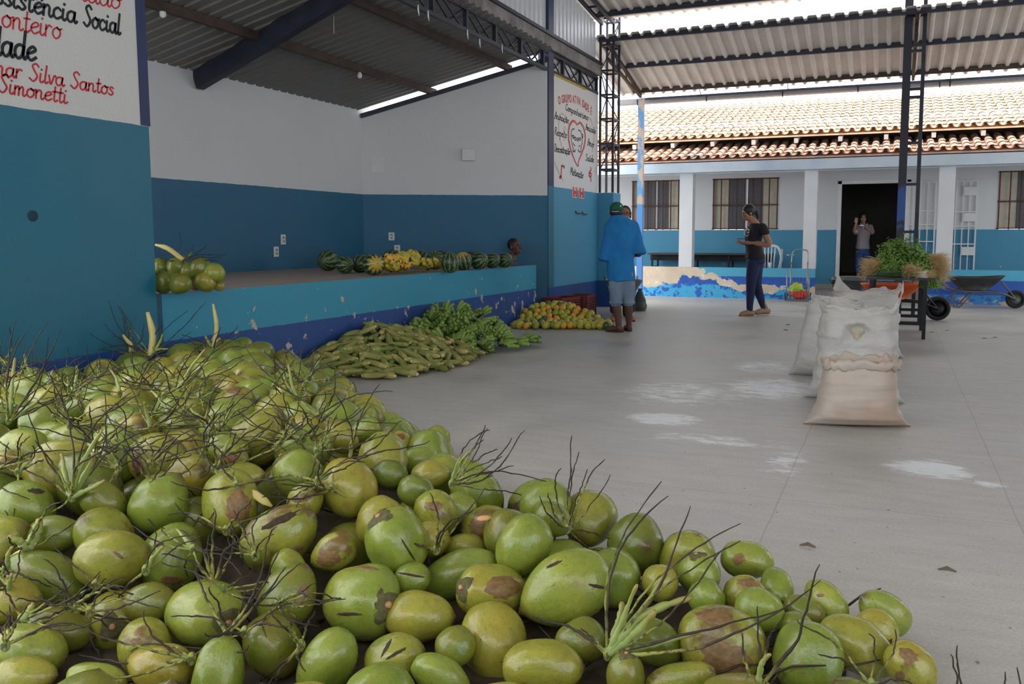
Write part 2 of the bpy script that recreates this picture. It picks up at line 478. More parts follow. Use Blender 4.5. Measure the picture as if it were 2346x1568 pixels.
# truss over the stage opening
XT = -4.765
s = MB(); s.bar((XT, 4.40, 3.62), (XT, 13.95, 3.62), 0.05, 0.045)
truss = thing('roof_truss', 'long flat lattice truss spanning over the stage opening', 'truss', (0, 0, 0))
s.build('bottom_chord', M['paint_dark'], truss)
MB().bar((XT, 4.40, 3.87), (XT, 13.95, 3.87), 0.05, 0.045).build('top_chord', M['paint_dark'], truss)
NB = 12
for i in range(NB + 1):
    y = 4.45 + (13.9 - 4.45) * i / NB
    MB().bar((XT, y, 3.64), (XT, y, 3.85), 0.05, 0.05).build('strut', M['paint_dark'], truss)
    if i < NB:
        L = (13.9 - 4.45) / NB
        MB().bar((XT - .012, y + .03, 3.85), (XT - .012, y + L * .52, 3.64), 0.018).build('brace', M['paint_dark'], truss)
        MB().bar((XT - .012, y + L * .48, 3.64), (XT - .012, y + L - .03, 3.85), 0.018).build('brace', M['paint_dark'], truss)
        MB().bar((XT + .012, y + L * .25, 3.85), (XT + .012, y + L * .80, 3.64), 0.016).build('brace', M['paint_dark'], truss)
lg = MB().box((-4.84, 4.40, 3.905), (-4.70, 13.96, 4.085)).build('ledge_beam', simple('stained_ledge', srgb(132, 128, 126), 0.7, 0.1, 0.45, 5))
tag(lg, 'stained grey ledge beam between the truss and the cladding', 'beam')
s = MB(); s.bar((-4.69, 4.4, 4.10), (-4.69, 13.96, 4.10), 0.045, 0.045)
tag(s.build('steel_rail', M['paint_dark']), 'dark steel rail along the foot of the ribbed cladding', 'rail')
def hall_z(Y): return 4.80 + 0.12 * (14.0 - Y)
cl = corrugated('wall_cladding', M['galv'], (-4.78, 4.3, 4.08), (0, 1, 0), (0, 0, 1.95), 0.16, -0.03, 60,
                cut=lambda u, t: t * (hall_z(4.3 + u) - 4.11) / 1.95)
struct(cl); tag(cl, 'shiny ribbed metal cladding above the stage truss', 'wall')
# hall roof and its edge purlin
hc = corrugated('ceiling', M['canopy_sheet'], (-5.0, 14.05, hall_z(14.05) + 0.07), (1, 0, 0), (0, -9.3, 9.3 * 0.12), 0.2, 0.035, 70)
struct(hc); tag(hc, 'ribbed hall roof whose edge shows at the top right', 'roof')
hc2 = corrugated('ceiling', M['canopy_sheet'], (-5.0, 4.75, hall_z(4.75) + 0.07), (1, 0, 0), (0, -7.5, -7.5 * 0.12), 0.2, 0.035, 70)
struct(hc2); tag(hc2, 'near slope of the ribbed hall roof overhead', 'roof')
steel('roof_purlin', 'dark purlin under the edge of the upper hall roof', 'purlin', [((-4.72, 13.72, hall_z(13.72) + 0.02), (8, 13.72, hall_z(13.72) + 0.02))], 0.06, 0.09, M['paint_dark'])
# rafter of the hall roof beside the cladding
hr = thing('roof_rafter', 'sloping twin rafter above the ribbed cladding', 'rafter')
MB().bar((-4.70, 4.8, hall_z(4.8) - .03), (-4.70, 14.0, hall_z(14.0) - .03), 0.05, 0.05).build('chord', M['paint_dark'], hr)
MB().bar((-4.50, 4.8, hall_z(4.8) - .03), (-4.50, 14.0, hall_z(14.0) - .03), 0.05, 0.05).build('chord', M['paint_dark'], hr)
for i in range(12):
    y = 5 + i * 0.75
    MB().bar((-4.70, y, hall_z(y) - .03), (-4.50, y, hall_z(y) - .03), 0.03).build('strut', M['paint_dark'], hr)

# ---- lattice columns
def lattice(name, label, chords, z0, z1, rungs, cw, mat, diag=True, cmats=None, rw=0.03):
    t = thing(name, label, 'column', (chords[0][0], chords[0][1], z0))
    o = Vector(t.location)
    for i, (x, y) in enumerate(chords):
        w = cw[i] if hasattr(cw, '__len__') else cw
        MB().bar(Vector((x, y, z0)) - o, Vector((x, y, z1)) - o, w, w, up=(0, 1, 0)).build('chord', cmats[i] if cmats else mat, t)
    n = len(chords)
    for z in rungs:
        for i in range(n if n > 2 else 1):
            a = chords[i]; b = chords[(i + 1) % n]
            MB().bar(Vector((*a, z)) - o, Vector((*b, z)) - o, rw).build('rung', mat, t)
    if diag:
        for i, (za, zb) in enumerate(zip(rungs[:-1], rungs[1:])):
            a = chords[i % n]; b = chords[(i + 1) % n]
            MB().bar(Vector((*a, za)) - o, Vector((*b, zb)) - o, 0.014).build('brace', mat, t)
            a = chords[(i + 1) % n]; b = chords[(i + 2) % n]
            MB().bar(Vector((*a, zb)) - o, Vector((*b, za)) - o, 0.014).build('brace', mat, t)
    return t
lattice('lattice_column', 'open lattice steel column standing on the pier beyond the mural', [(-4.72, 13.99), (-4.50, 14.02), (-4.50, 14.34), (-4.72, 14.34)], 1.955, 4.95,
        [2.35, 2.78, 3.2, 3.6, 4.0, 4.42, 4.86], 0.034, M['paint_dark'])
k = Mat('blue_flaked_post_paint', rough=0.55)
pz = k.world(); sp_ = k.node('ShaderNodeSeparateXYZ'); k.link(pz, sp_.inputs[0])
nz = k.noise(pz, 6, 4)
hz_ = k.math('ADD', sp_.outputs['Z'], k.math('MULTIPLY', nz, 0.5))
kc = k.ramp(k.math('MULTIPLY', hz_, 0.25), [(0.40, srgb(40, 44, 58)), (0.41, srgb(44, 84, 150)), (0.53, srgb(44, 84, 150)), (0.55, srgb(36, 40, 54))])
kc = k.mix(k.math('LESS_THAN', hz_, 0.75), kc, srgb(44, 58, 90))
k.base(kc); M['right_post'] = k.m
rc = lattice('lattice_column', 'tall dark ladder-like steel column behind the table of herbs', [(0.075, 14.2), (0.30, 14.2)], 0.0, 5.0,
             [0.45, 1.28, 2.0, 2.62, 3.3, 3.42, 3.98, 4.06, 4.5, 4.60], [0.115, 0.055], M['paint_dark'], diag=False, cmats=[M['right_post'], M['paint_dark']], rw=0.04)
k = Mat('peeling_pale_blue_post', rough=0.55)
pz = k.world(); sp_ = k.node('ShaderNodeSeparateXYZ'); k.link(pz, sp_.inputs[0])
up_ = k.mix(k.val(k.noise(k.world((1, 1, 0.6)), 5, 4), 0.48, 0.52), srgb(190, 168, 148), srgb(96, 150, 196))
k.base(k.mix(k.math('GREATER_THAN', k.math('ADD', sp_.outputs['Z'], k.math('MULTIPLY', k.noise(pz, 9, 2), 0.15)), 1.9), srgb(84, 140, 205), up_))
cp = MB().box((-4.645, 16.02, 0), (-4.535, 16.10, 3.84)).build('canopy_post', k.m)
tag(cp, 'square post with peeling pale blue paint holding the canopy', 'post')

# ---- lean-to canopy between the hall and the courtyard
def can_z(Y): return 4.555 - (Y - 14.0) * 0.262
cn = corrugated('ceiling_canopy', M['canopy_sheet'], (-5.1, 13.92, can_z(13.92)), (1, 0, 0), (0, 2.30, -2.30 * 0.262), 0.2, -0.045, 62)
struct(cn); tag(cn, 'ribbed lean-to canopy roof sloping down to the courtyard', 'roof')
for Y, lab in ((14.0, 'upper purlin of the courtyard canopy'), (15.0, 'middle purlin of the courtyard canopy'), (16.03, 'lower purlin of the courtyard canopy')):
    steel('roof_purlin', lab, 'purlin', [((-4.75, Y, can_z(Y) - 0.045), (7, Y, can_z(Y) - 0.045))], 0.05, 0.075, M['paint_dark'] if Y < 16 else M['rust_steel'])
def canopy_rafter(X, lab):
    t = thing('canopy_rafter', lab, 'rafter')
    MB().bar((X, 14.0, can_z(14.0) - .10), (X, 16.05, can_z(16.05) - .10), 0.05, 0.05).build('chord', M['rust_steel'], t)
    MB().bar((X, 14.0, can_z(14.0) - .36), (X, 16.05, can_z(16.05) - .15), 0.045, 0.04).build('chord', M['rust_steel'], t)
    for i in range(4):
        y = 14.25 + i * 0.42; w = (16.05 - y) / 2.05
        MB().bar((X, y, can_z(y) - .11), (X, y, can_z(y) - .15 - .21 * w), 0.03).build('strut', M['rust_steel'], t)
canopy_rafter(-4.60, 'sloping canopy rafter from the lattice column to the pale blue post')
canopy_rafter(0.19, 'sloping canopy rafter above the ladder-like column')
gt = thing('canopy_gutter', 'long grey rain gutter slung below the canopy edge', 'gutter')
s = MB(); s.box((-5.17, 16.34, 3.79), (7, 16.35, 3.885)); s.box((-5.17, 16.35, 3.79), (7, 16.50, 3.80)); s.box((-5.17, 16.49, 3.80), (7, 16.50, 3.89))
s.build('trough', sheet_mat('gutter_metal', srgb(150, 148, 150), 0.5, 0.3, 0.3, srgb(170, 130, 105)), gt)
MB().bar((-4.7, 16.325, 3.87), (7, 16.325, 3.87), 0.03, 0.035).build('rail', M['paint_dark'], gt)
for X in (-4.75, -3.4, -2.0, -0.7, 0.62, 0.78):
    MB().bar((X, 16.32, 3.87), (X, 16.36, 3.76), 0.02).build('bracket', M['paint_dark'], gt)
for X in (-3.5, -1.9, 0.78):
    MB().bar((X, 16.10, can_z(16.1)), (X, 16.32, 3.88), 0.012).build('hanger', M['paint_dark'], gt)

# ---- building across the courtyard
YW, YP = 18.4, 16.9
M['wall_court'] = painted_wall('wall_paint_courtyard', [(0.24, srgb(150, 148, 146)), (1.347, srgb(64, 140, 172)), (99, srgb(216, 216, 216))], (0.60, 3.0), srgb(232, 230, 226))
# wall with openings for windows and door, made of blocks around them
WIN = [(-5.44, -4.385, 1.36, 2.44), (-3.645, -2.29, 1.36, 2.44), (1.81, 3.1, 1.35, 2.45)]
DOOR = (-1.045, 0.20, 0.36, 2.275)
s = MB(); xs = -8.0
ops = sorted([(a, b, c, d) for a, b, c, d in WIN] + [DOOR])
for a, b, c, d in ops:
    s.box((xs, YW, 0), (a, YW + 0.18, 3.6)); s.box((a, YW, 0), (b, YW + 0.18, c)); s.box((a, YW, d), (b, YW + 0.18, 3.6)); xs = b
s.box((xs, YW, 0), (8, YW + 0.18, 3.6))
wc = struct(s.build('wall_courtyard', M['wall_court'])); tag(wc, 'white and teal wall of the building across the courtyard', 'wall')
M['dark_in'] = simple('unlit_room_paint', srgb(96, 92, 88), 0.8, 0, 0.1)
s = MB()
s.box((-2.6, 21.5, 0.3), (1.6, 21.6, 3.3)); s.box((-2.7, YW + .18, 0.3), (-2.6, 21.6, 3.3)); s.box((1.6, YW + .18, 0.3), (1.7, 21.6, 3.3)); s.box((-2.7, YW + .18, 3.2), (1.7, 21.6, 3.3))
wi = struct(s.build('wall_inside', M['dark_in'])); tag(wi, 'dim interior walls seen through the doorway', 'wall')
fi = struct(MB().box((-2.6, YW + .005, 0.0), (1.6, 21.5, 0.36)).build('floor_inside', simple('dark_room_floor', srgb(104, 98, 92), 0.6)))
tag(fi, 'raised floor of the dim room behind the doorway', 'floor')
# door frame
df = thing('door_1', 'open doorway with white frame into a dim room', 'door'); struct(df)
W2 = simple('white_frame_paint', srgb(222, 222, 220), 0.5, 0, 0.06)
MB().box((DOOR[0] - .06, YW - .02, .36), (DOOR[0] + .01, YW + .16, 2.33)).build('jamb', W2, df)
MB().box((DOOR[1] - .01, YW - .02, .36), (DOOR[1] + .06, YW + .16, 2.33)).build('jamb', W2, df)
MB().box((DOOR[0] - .06, YW - .02, 2.27), (DOOR[1] + .06, YW + .16, 2.335)).build('lintel', W2, df)
MB().box((DOOR[0] - .1, YW - .10, .33), (DOOR[1] + .1, YW + .0, .36)).build('sill', simple('stone_sill', srgb(150, 146, 140), .7), df)
# step beside the doorway
stp = struct(MB().box((-1.75, 17.3, 0), (0.62, YW, 0.14)).build('trim_5', simple('concrete_step', srgb(168, 164, 158), 0.8)))
tag(stp, 'low concrete step before the doorway', 'step')
# windows
M['bars'] = simple('rusted_window_bar', srgb(92, 52, 40), 0.7, 0.1, 0.3)
M['shutter'] = simple('cream_shutter', srgb(196, 188, 168), 0.6, 0, 0.1)
k = Mat('window_mesh_screen', srgb(96, 98, 102), 0.6)
ck = k.node('ShaderNodeTexBrick'); ck.inputs['Scale'].default_value = 24; ck.offset = 0
ck.inputs['Color1'].default_value = srgb(84, 86, 90); ck.inputs['Color2'].default_value = srgb(78, 80, 86); ck.inputs['Mortar'].default_value = srgb(150, 150, 150)
ck.inputs['Mortar Size'].default_value = 0.02; ck.inputs['Brick Width'].default_value = 0.5; ck.inputs['Row Height'].default_value = 0.5
mp_ = k.node('ShaderNodeMapping'); mp_.inputs['Rotation'].default_value = (PI / 2, 0, 0)
k.link(k.node('ShaderNodeTexCoord').outputs['Object'], mp_.inputs[0]); k.link(mp_.outputs[0], ck.inputs['Vector'])
k.base(ck.outputs['Color']); M['screen'] = k.m
def window(i, spec, nb, label):
    a, b, c, d = spec; w = b - a
    t = struct(thing('window_%d' % i, label, 'window', ((a + b) / 2, YW, c)))
    h = d - c; x0 = -w / 2; x1 = w / 2
    for (p, q, m, nm) in ((x0, x0 + .24 * w, M['shutter'], 'shutter'), (x0 + .24 * w, x0 + .48 * w, M['screen'], 'screen'), (x0 + .53 * w, x0 + .77 * w, M['screen'], 'screen'), (x0 + .77 * w, x1, M['shutter'], 'shutter')):
        o = MB().box((p, 0.07, 0.01), (q, 0.09, h - .01)).build(nm, m, t)
    MB().box((x0 + .485 * w, 0.05, 0), (x0 + .525 * w, 0.10, h)).build('mullion', W2, t)
    for z in (0.015, h * .48, h - .015):
        MB().bar((x0 - .02, 0.0, z), (x1 + .02, 0.0, z), 0.022).build('crossbar', M['bars'], t)
    for j in range(nb):
        x = x0 + .01 + (w - .02) * j / (nb - 1)
        MB().bar((x, -0.01, 0), (x, -0.01, h), 0.022).build('bar', M['bars'], t)
window(1, WIN[0], 7, 'barred window left of the first white pillar, partly behind the pale blue post')
window(2, WIN[1], 9, 'wide barred window behind the woman in the black T-shirt')
window(3, WIN[2], 8, 'barred window at the right edge, past the white gates')
# veranda floor, pillars, low walls
vf = struct(MB().box((-7, YP + .17, 0), (-1.75, YW, 0.10)).build('floor_veranda', M['stage_top'])); tag(vf, 'veranda floor behind the left low wall', 'floor')
vf = struct(MB().box((0.62, YP + .17, 0), (7, YW, 0.10)).build('floor_veranda', M['stage_top'])); tag(vf, 'veranda floor behind the right low wall', 'floor')
k = Mat('white_pillar_paint', srgb(222, 224, 226), 0.5); pv = k.world()
k.base(k.mix(k.math('MULTIPLY', k.val(k.noise(pv, 2.2, 5), 0.45, 0.8), 0.2), srgb(222, 224, 226), srgb(170, 165, 158))); k.bump(k.noise(pv, 30, 3), .2, .004)
for i, (xa, xb, lab) in enumerate(((-4.02, -3.755, 'white veranda pillar between the two left windows'), (-1.62, -1.385, 'white veranda pillar behind the hand trolley'), (0.70, 0.965, 'white veranda pillar between the two white gates'))):
    p = struct(MB().box((xa, YP - .005, 0.60), (xb, YP + .24, 2.5)).build('wall_pillar', k.m)); tag(p, lab, 'pillar')
# peeled paint of the low wall
def parapet_mat(name, peel):
    k = Mat(name, rough=0.6)
    pos = k.world(); sp = k.node('ShaderNodeSeparateXYZ'); k.link(pos, sp.inputs[0])
    n1 = k.noise(pos, 2.4, 7, 0.6); n2 = k.noise(pos, 7, 6, 0.65); n3 = k.noise(k.world((1, 1, 1.6)), 3.1, 6, 0.6)
    z = sp.outputs['Z']; x = sp.outputs['X']
    zz = k.math('ADD', z, k.math('MULTIPLY', k.math('SUBTRACT', k.noise(pos, 5, 2), .5), .01))
    c = k.mix(k.math('GREATER_THAN', zz, 0.43), srgb(44, 92, 178), srgb(84, 176, 208))
    if peel:
        # an older light blue coat shows low down, bare plaster in a drooping band
        low = k.math('LESS_THAN', z, k.math('ADD', 0.10, k.math('MULTIPLY', n2, 0.34)))
        c = k.mix(low, c, srgb(70, 176, 222))
        spots = k.math('MULTIPLY', k.val(n2, 0.52, 0.54), k.math('LESS_THAN', z, 0.36))
        c = k.mix(spots, c, srgb(44, 100, 190))
        # centre line of the plaster scar falls from left (z .5) to right (z .12)
        cl_ = k.ramp(k.math('DIVIDE', k.math('ADD', x, 5.2), 4.0), [(0.0, (.50,) * 3), (.18, (.40,) * 3), (.33, (.52,) * 3), (.48, (.40,) * 3), (.60, (.22,) * 3), (.78, (.20,) * 3), (1.0, (.17,) * 3)])
        hw = k.ramp(k.math('DIVIDE', k.math('ADD', x, 5.2), 4.0), [(0.0, (.30,) * 3), (.20, (.20,) * 3), (.36, (.13,) * 3), (.55, (.10,) * 3), (.70, (.075,) * 3), (.85, (.05,) * 3), (1.0, (.06,) * 3)])
        dist = k.math('ABSOLUTE', k.math('SUBTRACT', z, cl_))
        e = k.math('SUBTRACT', hw, dist)
        e = k.math('ADD', e, k.math('MULTIPLY', k.math('SUBTRACT', n3, 0.52), 0.42))
        sc_ = k.val(e, 0.0, 0.012)
        pl = k.ramp(n1, [(0.3, srgb(206, 184, 154)), (0.7, srgb(226, 212, 190))])
        pl = k.mix(k.val(n2, 0.60, 0.64), pl, srgb(238, 238, 238))
        c = k.mix(sc_, c, pl)
    else:
        e = k.math('MULTIPLY', k.val(n3, 0.56, 0.58), k.math('LESS_THAN', z, 0.25))
        c = k.mix(k.math('MULTIPLY', k.val(n2, 0.45, 0.5), k.math('LESS_THAN', z, 0.17)), c, srgb(60, 140, 200))
        c = k.mix(e, c, srgb(190, 172, 150))
    k.base(c); k.bump(n2, .3, .01); return k.m
lp = struct(MB().box((-7, YP, 0), (-1.385, YP + .17, 0.60)).build('wall_parapet', parapet_mat('peeling_low_wall_paint', True)))
tag(lp, 'low veranda wall with large patches of peeled blue paint', 'wall')
rp = struct(MB().box((0.60, YP, 0), (7, YP + .17, 0.615)).build('wall_parapet', parapet_mat('low_wall_paint', False)))
tag(rp, 'low dark blue veranda wall behind the black wheelbarrow', 'wall')
# eave gutter and tiled roofs
k = Mat('pale_gutter_metal', srgb(190, 204, 216), 0.45, 0.15); g_ = k.noise(k.world(), 1.4, 5)
k.base(k.ramp(g_, [(0.3, srgb(176, 192, 206)), (0.7, srgb(206, 216, 224))]))
s = MB(); s.box((-8, YP - .22, 2.46), (8, YP - .21, 2.65)); s.box((-8, YP - .21, 2.46), (8, YP + .0, 2.47)); s.box((-8, YP - .01, 2.46), (8, YP + .0, 2.64))
g = s.build('eave_gutter', k.m); tag(g, 'long pale metal gutter along the lower tiled eave', 'gutter')
g['kind'] = 'structure'
vb = struct(MB().box((-8, YP + .01, 2.44), (8, YP + .22, 2.60)).build('trim_6', W2)); tag(vb, 'white beam over the veranda pillars', 'trim')
vc = struct(MB().add([(-8, YP + .1, 2.60), (8, YP + .1, 2.60), (8, YW, 2.86), (-8, YW, 2.86), (-8, YP + .1, 2.63), (8, YP + .1, 2.63), (8, YW, 2.89), (-8, YW, 2.89)],
        [(3,2,1,0), (4,5,6,7), (0,1,5,4), (1,2,6,5), (2,3,7,6), (3,0,4,7)]).build('ceiling_veranda', simple('veranda_ceiling', srgb(150, 140, 130)))); tag(vc, 'shaded ceiling of the veranda', 'ceiling')
def tile_mat(name, a, b, c):
    k = Mat(name, rough=0.75)
    pos = k.world()
    cell = k.node('ShaderNodeTexVoronoi'); cell.inputs['Scale'].default_value = 1.0
    mp = k.node('ShaderNodeMapping'); mp.inputs['Scale'].default_value = (5.2, 3.0, 0.01)
    k.link(pos, mp.inputs[0]); k.link(mp.outputs[0], cell.inputs['Vector'])
    sepc = k.node('ShaderNodeSeparateColor'); k.link(cell.outputs['Color'], sepc.inputs[0])
    col = k.ramp(sepc.outputs[0], [(0.0, a), (0.5, b), (1.0, c)])
    col = k.mix(k.math('MULTIPLY', k.val(k.noise(pos, 5, 6, .65), .5, .7), .3), col, srgb(120, 106, 96))
    k.base(col); k.bump(k.noise(pos, 40, 3), .2, .004); return k.m
def tiled_roof(name, label, mat, x0, x1, e, r, pitch=0.19, row=0.33):
    """e, r: (Y, Z) of the eave and of the top edge"""
    dy, dz = r[0] - e[0], r[1] - e[1]; L = math.hypot(dy, dz); ty, tz = dy / L, dz / L; ny, nz = -tz, ty
    s = MB(); rows = int(math.ceil(L / row)); nc = int((x1 - x0) / pitch); rng = random.Random(5)
    for c in range(nc):
        for q in range(rows):
            for kind in (0, 1):
                xc = x0 + (c + (0.5 if kind else 0.0)) * pitch + rng.uniform(-.006, .006)
                a = q * row - (0.03 if kind == 0 else 0); b = min(L, (q + 1) * row + 0.05)
                a += rng.uniform(-.006, .006)
                if kind == 0: ra, rb, base = pitch * .345, pitch * .32, 0.022
                else: ra, rb, base = pitch * .34, pitch * .38, 0.0
                ring = []
                for (t, rr, lift) in ((a, ra, .014), (b, rb, 0.0)):
                    for th in (0.0, .2, .4, .6, .8, 1.0):
                        an = PI * th
                        px = xc + rr * math.cos(an); hh = rr * 0.75 * math.sin(an) * (1 if kind == 0 else -0.6) + base + lift + (0.02 if kind else 0)
                        ring.append((px, e[0] + ty * t + ny * hh, e[1] + tz * t + nz * hh))
                fs = [(j, j + 1, 6 + j + 1, 6 + j) for j in range(5)]
                if kind: fs = [f[::-1] for f in fs]
                s.add(ring, fs)
    s.box((x0, e[0], e[1] - .05), (x1, e[0] + .02, e[1] - .02))
    s.add([(x0, e[0], e[1] - .03), (x1, e[0], e[1] - .03), (x1, r[0], r[1] - .03), (x0, r[0], r[1] - .03)], [(0, 1, 2, 3)])
    o = s.build(name, mat); struct(o); return tag(o, label, 'roof')
M['tile_up'] = tile_mat('sunlit_clay_tiles', srgb(226, 194, 160), srgb(232, 206, 174), srgb(208, 178, 148))
M['tile_lo'] = tile_mat('weathered_clay_tiles', srgb(232, 196, 170), srgb(220, 180, 156), srgb(196, 178, 166))
tiled_roof('roof_tiles', 'lower strip of weathered terracotta tiles above the pale gutter', M['tile_lo'], -8, 8, (16.72, 2.72), (18.1, 3.10))
tiled_roof('roof_tiles', 'large bright terracotta tile roof of the building across the courtyard', M['tile_up'], -9, 9, (17.45, 3.20), (21.0, 4.33))
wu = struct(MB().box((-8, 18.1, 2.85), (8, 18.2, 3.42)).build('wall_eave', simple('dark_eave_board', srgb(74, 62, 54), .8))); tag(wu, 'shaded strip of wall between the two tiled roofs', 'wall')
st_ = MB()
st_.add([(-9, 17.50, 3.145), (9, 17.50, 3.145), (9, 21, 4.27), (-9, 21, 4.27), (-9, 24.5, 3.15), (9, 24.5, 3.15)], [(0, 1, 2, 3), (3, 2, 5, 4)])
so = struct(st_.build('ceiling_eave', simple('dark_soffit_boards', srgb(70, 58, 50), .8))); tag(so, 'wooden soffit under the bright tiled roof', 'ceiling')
for i in range(18):
    X = -7.6 + i * 0.82
    o = MB().bar((X, 17.47, 3.075), (X, 18.6, 3.435), 0.075, 0.09).build('rafter_end', simple('white_rafter_paint', srgb(225, 222, 216), .6) if i == 0 else bpy.data.materials['white_rafter_paint'])
    tag(o, 'white painted rafter end under the upper tiled eave', 'rafter', 'rafter ends under the upper eave')
# ================================================================== the coconut heap
RNG = random.Random(11)
def coconut_mat(name, cols, patch, pcol=srgb(106, 74, 46)):
    k = Mat(name, rough=0.3, spec=0.6)
    tc = k.node('ShaderNodeTexCoord'); add = k.node('ShaderNodeVectorMath', operation='ADD')
    rnd = k.rand(); comb = k.node('ShaderNodeCombineXYZ')
    for i, s_ in enumerate((37.0, 91.0, 53.0)): k.link(k.math('MULTIPLY', rnd, s_), comb.inputs[i])
    k.link(tc.outputs['Object'], add.inputs[0]); k.link(comb.outputs[0], add.inputs[1]); v = add.outputs[0]
    n1 = k.noise(v, 1.1, 5, 0.55); n2 = k.noise(v, 2.6, 6, 0.65, 0.8); n3 = k.noise(v, 9, 5, 0.7, 1.2); n4 = k.noise(v, 0.8, 3)
    col = k.ramp(k.math('ADD', k.math('MULTIPLY', n1, 0.75), k.math('MULTIPLY', rnd, 0.25)), [(0.25, cols[0]), (0.5, cols[1]), (0.75, cols[2])])
    # rub marks and scabs
    col = k.mix(k.math('MULTIPLY', k.val(n3, 0.57, 0.68), 0.8), col, srgb(92, 72, 34))
    col = k.mix(k.math('MULTIPLY', k.val(n2, 0.50, 0.70), 0.6), col, srgb(128, 112, 48))
    mp = k.node('ShaderNodeMapping'); mp.inputs['Scale'].default_value = (1.2, 1.2, 5); k.link(v, mp.inputs[0])
    sc = k.noise(mp.outputs[0], 4, 4, 0.7, 2.0)
    col = k.mix(k.math('MULTIPLY', k.val(sc, 0.64, 0.66), 0.85), col, srgb(70, 48, 26))
    if patch: col = k.mix(k.math('MULTIPLY', k.val(k.math('ADD', k.math('MULTIPLY', n4, 0.7), k.math('MULTIPLY', n2, 0.3)), patch, patch + 0.07), 0.8), col, pcol)
    sp = k.node('ShaderNodeSeparateXYZ'); k.link(tc.outputs['Object'], sp.inputs[0])
    tip = k.val(k.math('ADD', k.math('ADD', sp.outputs['Z'], 1.0), k.math('MULTIPLY', n3, 0.2)), 0.08, 0.22)
    col = k.mix(tip, srgb(92, 78, 44), col)
    k.base(col)
    k.roughness(k.ramp(n3, [(0.4, (0.20,) * 3), (0.75, (0.42,) * 3)]))
    k.bump(n1, 0.12, 0.06)
    return k.m
CM = [coconut_mat('green_coconut_husk', (srgb(98, 120, 37), srgb(128, 146, 55), srgb(152, 156, 60)), 0),
      coconut_mat('yellowish_coconut_husk', (srgb(124, 130, 44), srgb(150, 148, 57), srgb(158, 140, 49)), 0),
      coconut_mat('bruised_coconut_husk', (srgb(120, 134, 45), srgb(150, 150, 57), srgb(156, 136, 47)), 0.53),
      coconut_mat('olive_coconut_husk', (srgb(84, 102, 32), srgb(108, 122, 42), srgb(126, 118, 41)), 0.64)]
CALYX = simple('dried_calyx', srgb(88, 84, 48), 0.8, 0, 0.45, 9, 0.5)
SCAR = simple('fresh_stem_scar', srgb(184, 138, 92), 0.7, 0, 0.3)
def coconut_mesh(seed, lop=0.0, point=1.0):
    rg = random.Random(seed); nu, nv = 32, 24; rings = []
    ph0 = rg.uniform(0, 6); s = MB()
    for i in range(nv + 1):
        th = PI * (i + 0.02) / (nv + 0.04); t = -math.cos(th); r0 = math.sin(th)
        if t < 0: r0 *= 1 - 0.20 * point * (-t) ** 1.6
        else: r0 *= 1 + 0.05 * t
        ring = []
        for j in range(nu):
            ph = 2 * PI * j / nu
            r = r0 * (1 + 0.06 * math.cos(3 * (ph - ph0)) * (0.5 + 0.5 * t) + 0.03 * math.cos(2 * (ph + ph0)))
            d = Vector((math.cos(ph) * r0, math.sin(ph) * r0, t))
            r *= 1 + 0.09 * vnoise(d, 1.3, seed * 3.1) + 0.012 * vnoise((math.cos(ph) * 3, math.sin(ph) * 3, t * .6), 1.6, seed)
            z = t + (-0.06 * point * max(0, 1 - r0 * 6) if t < 0 else -0.05 * max(0, 1 - r0 * 2.4))
            ring.append((r * math.cos(ph) + lop * t * t * 0.3, r * math.sin(ph), z))
        rings.append(ring)
    s.loft(rings)
    return s
HUSK = [[None] * 4 for _ in range(5)]
for i, (lop, point) in enumerate(((0, .8), (.25, 1.1), (-.3, .6), (.15, 1.4), (0, .45))):
    base_me = coconut_mesh(i + 3, lop, point)
    for j in range(4): HUSK[i][j] = base_me.mesh('coconut', CM[j], True)
def calyx_mesh(seed):
    rg = random.Random(seed); s = MB(); n = 24; rings = []
    for (r, z) in ((.44, .86), (.40, .935), (.25, .985), (.10, 1.0), (.085, 1.035), (.01, 1.03)):
        ring = []
        for j in range(n):
            ph = 2 * PI * j / n
            q = r * (1 + (0.14 * math.cos(3 * ph + seed) + 0.09 * rg.uniform(-1, 1) if r > .3 else 0))
            ring.append((q * math.cos(ph), q * math.sin(ph), z + (0.02 * rg.uniform(-1, 1) if r > .2 else 0)))
        rings.append(ring)
    s.loft(rings[:4], cap=False); s.mi = 1; s.loft(rings[3:])
    return s.mesh('calyx', [CALYX, SCAR], True)
CAL = [calyx_mesh(1), calyx_mesh(4)]

EDGE = [on_z(x, y) for x, y in ((2260, 1700), (2150, 1545), (2095, 1450), (1950, 1395), (1775, 1312), (1560, 1290), (1410, 1215), (1240, 1205), (1150, 1130), (1040, 1055), (955, 1012), (850, 965), (778, 893), (700, 862))]
def edge_dist(x, y):
    best = 1e9; sgn = 1
    for a, b in zip(EDGE[:-1], EDGE[1:]):
        ab = (b - a).xy; ap = Vector((x, y)) - a.xy
        t = max(0, min(1, ap.dot(ab) / ab.length_squared))
        dd = (ap - ab * t).length
        if dd < best:
            best = dd; sgn = 1 if ab.x * ap.y - ab.y * ap.x > 0 else -1
    return best * sgn
def sm(t): t = max(0, min(1, t)); return t * t * (3 - 2 * t)
def heap_z(x, y):
    D = depth_of((x, y, 0.2))
    return 0.105 + 0.275 * sm(edge_dist(x, y) / 0.75) * sm((D - 2.15) / 1.0)
def on_heap(px, py, lift=0.0):
    r = ray(px, py); d = 1.3
    while d < 9:
        p = _C + r * (d / FPX)
        if p[2] <= heap_z(p[0], p[1]) + lift or p[0] < -4.62: return Vector(p), d
        d += 0.01
    return Vector(p), d
NUTS = []
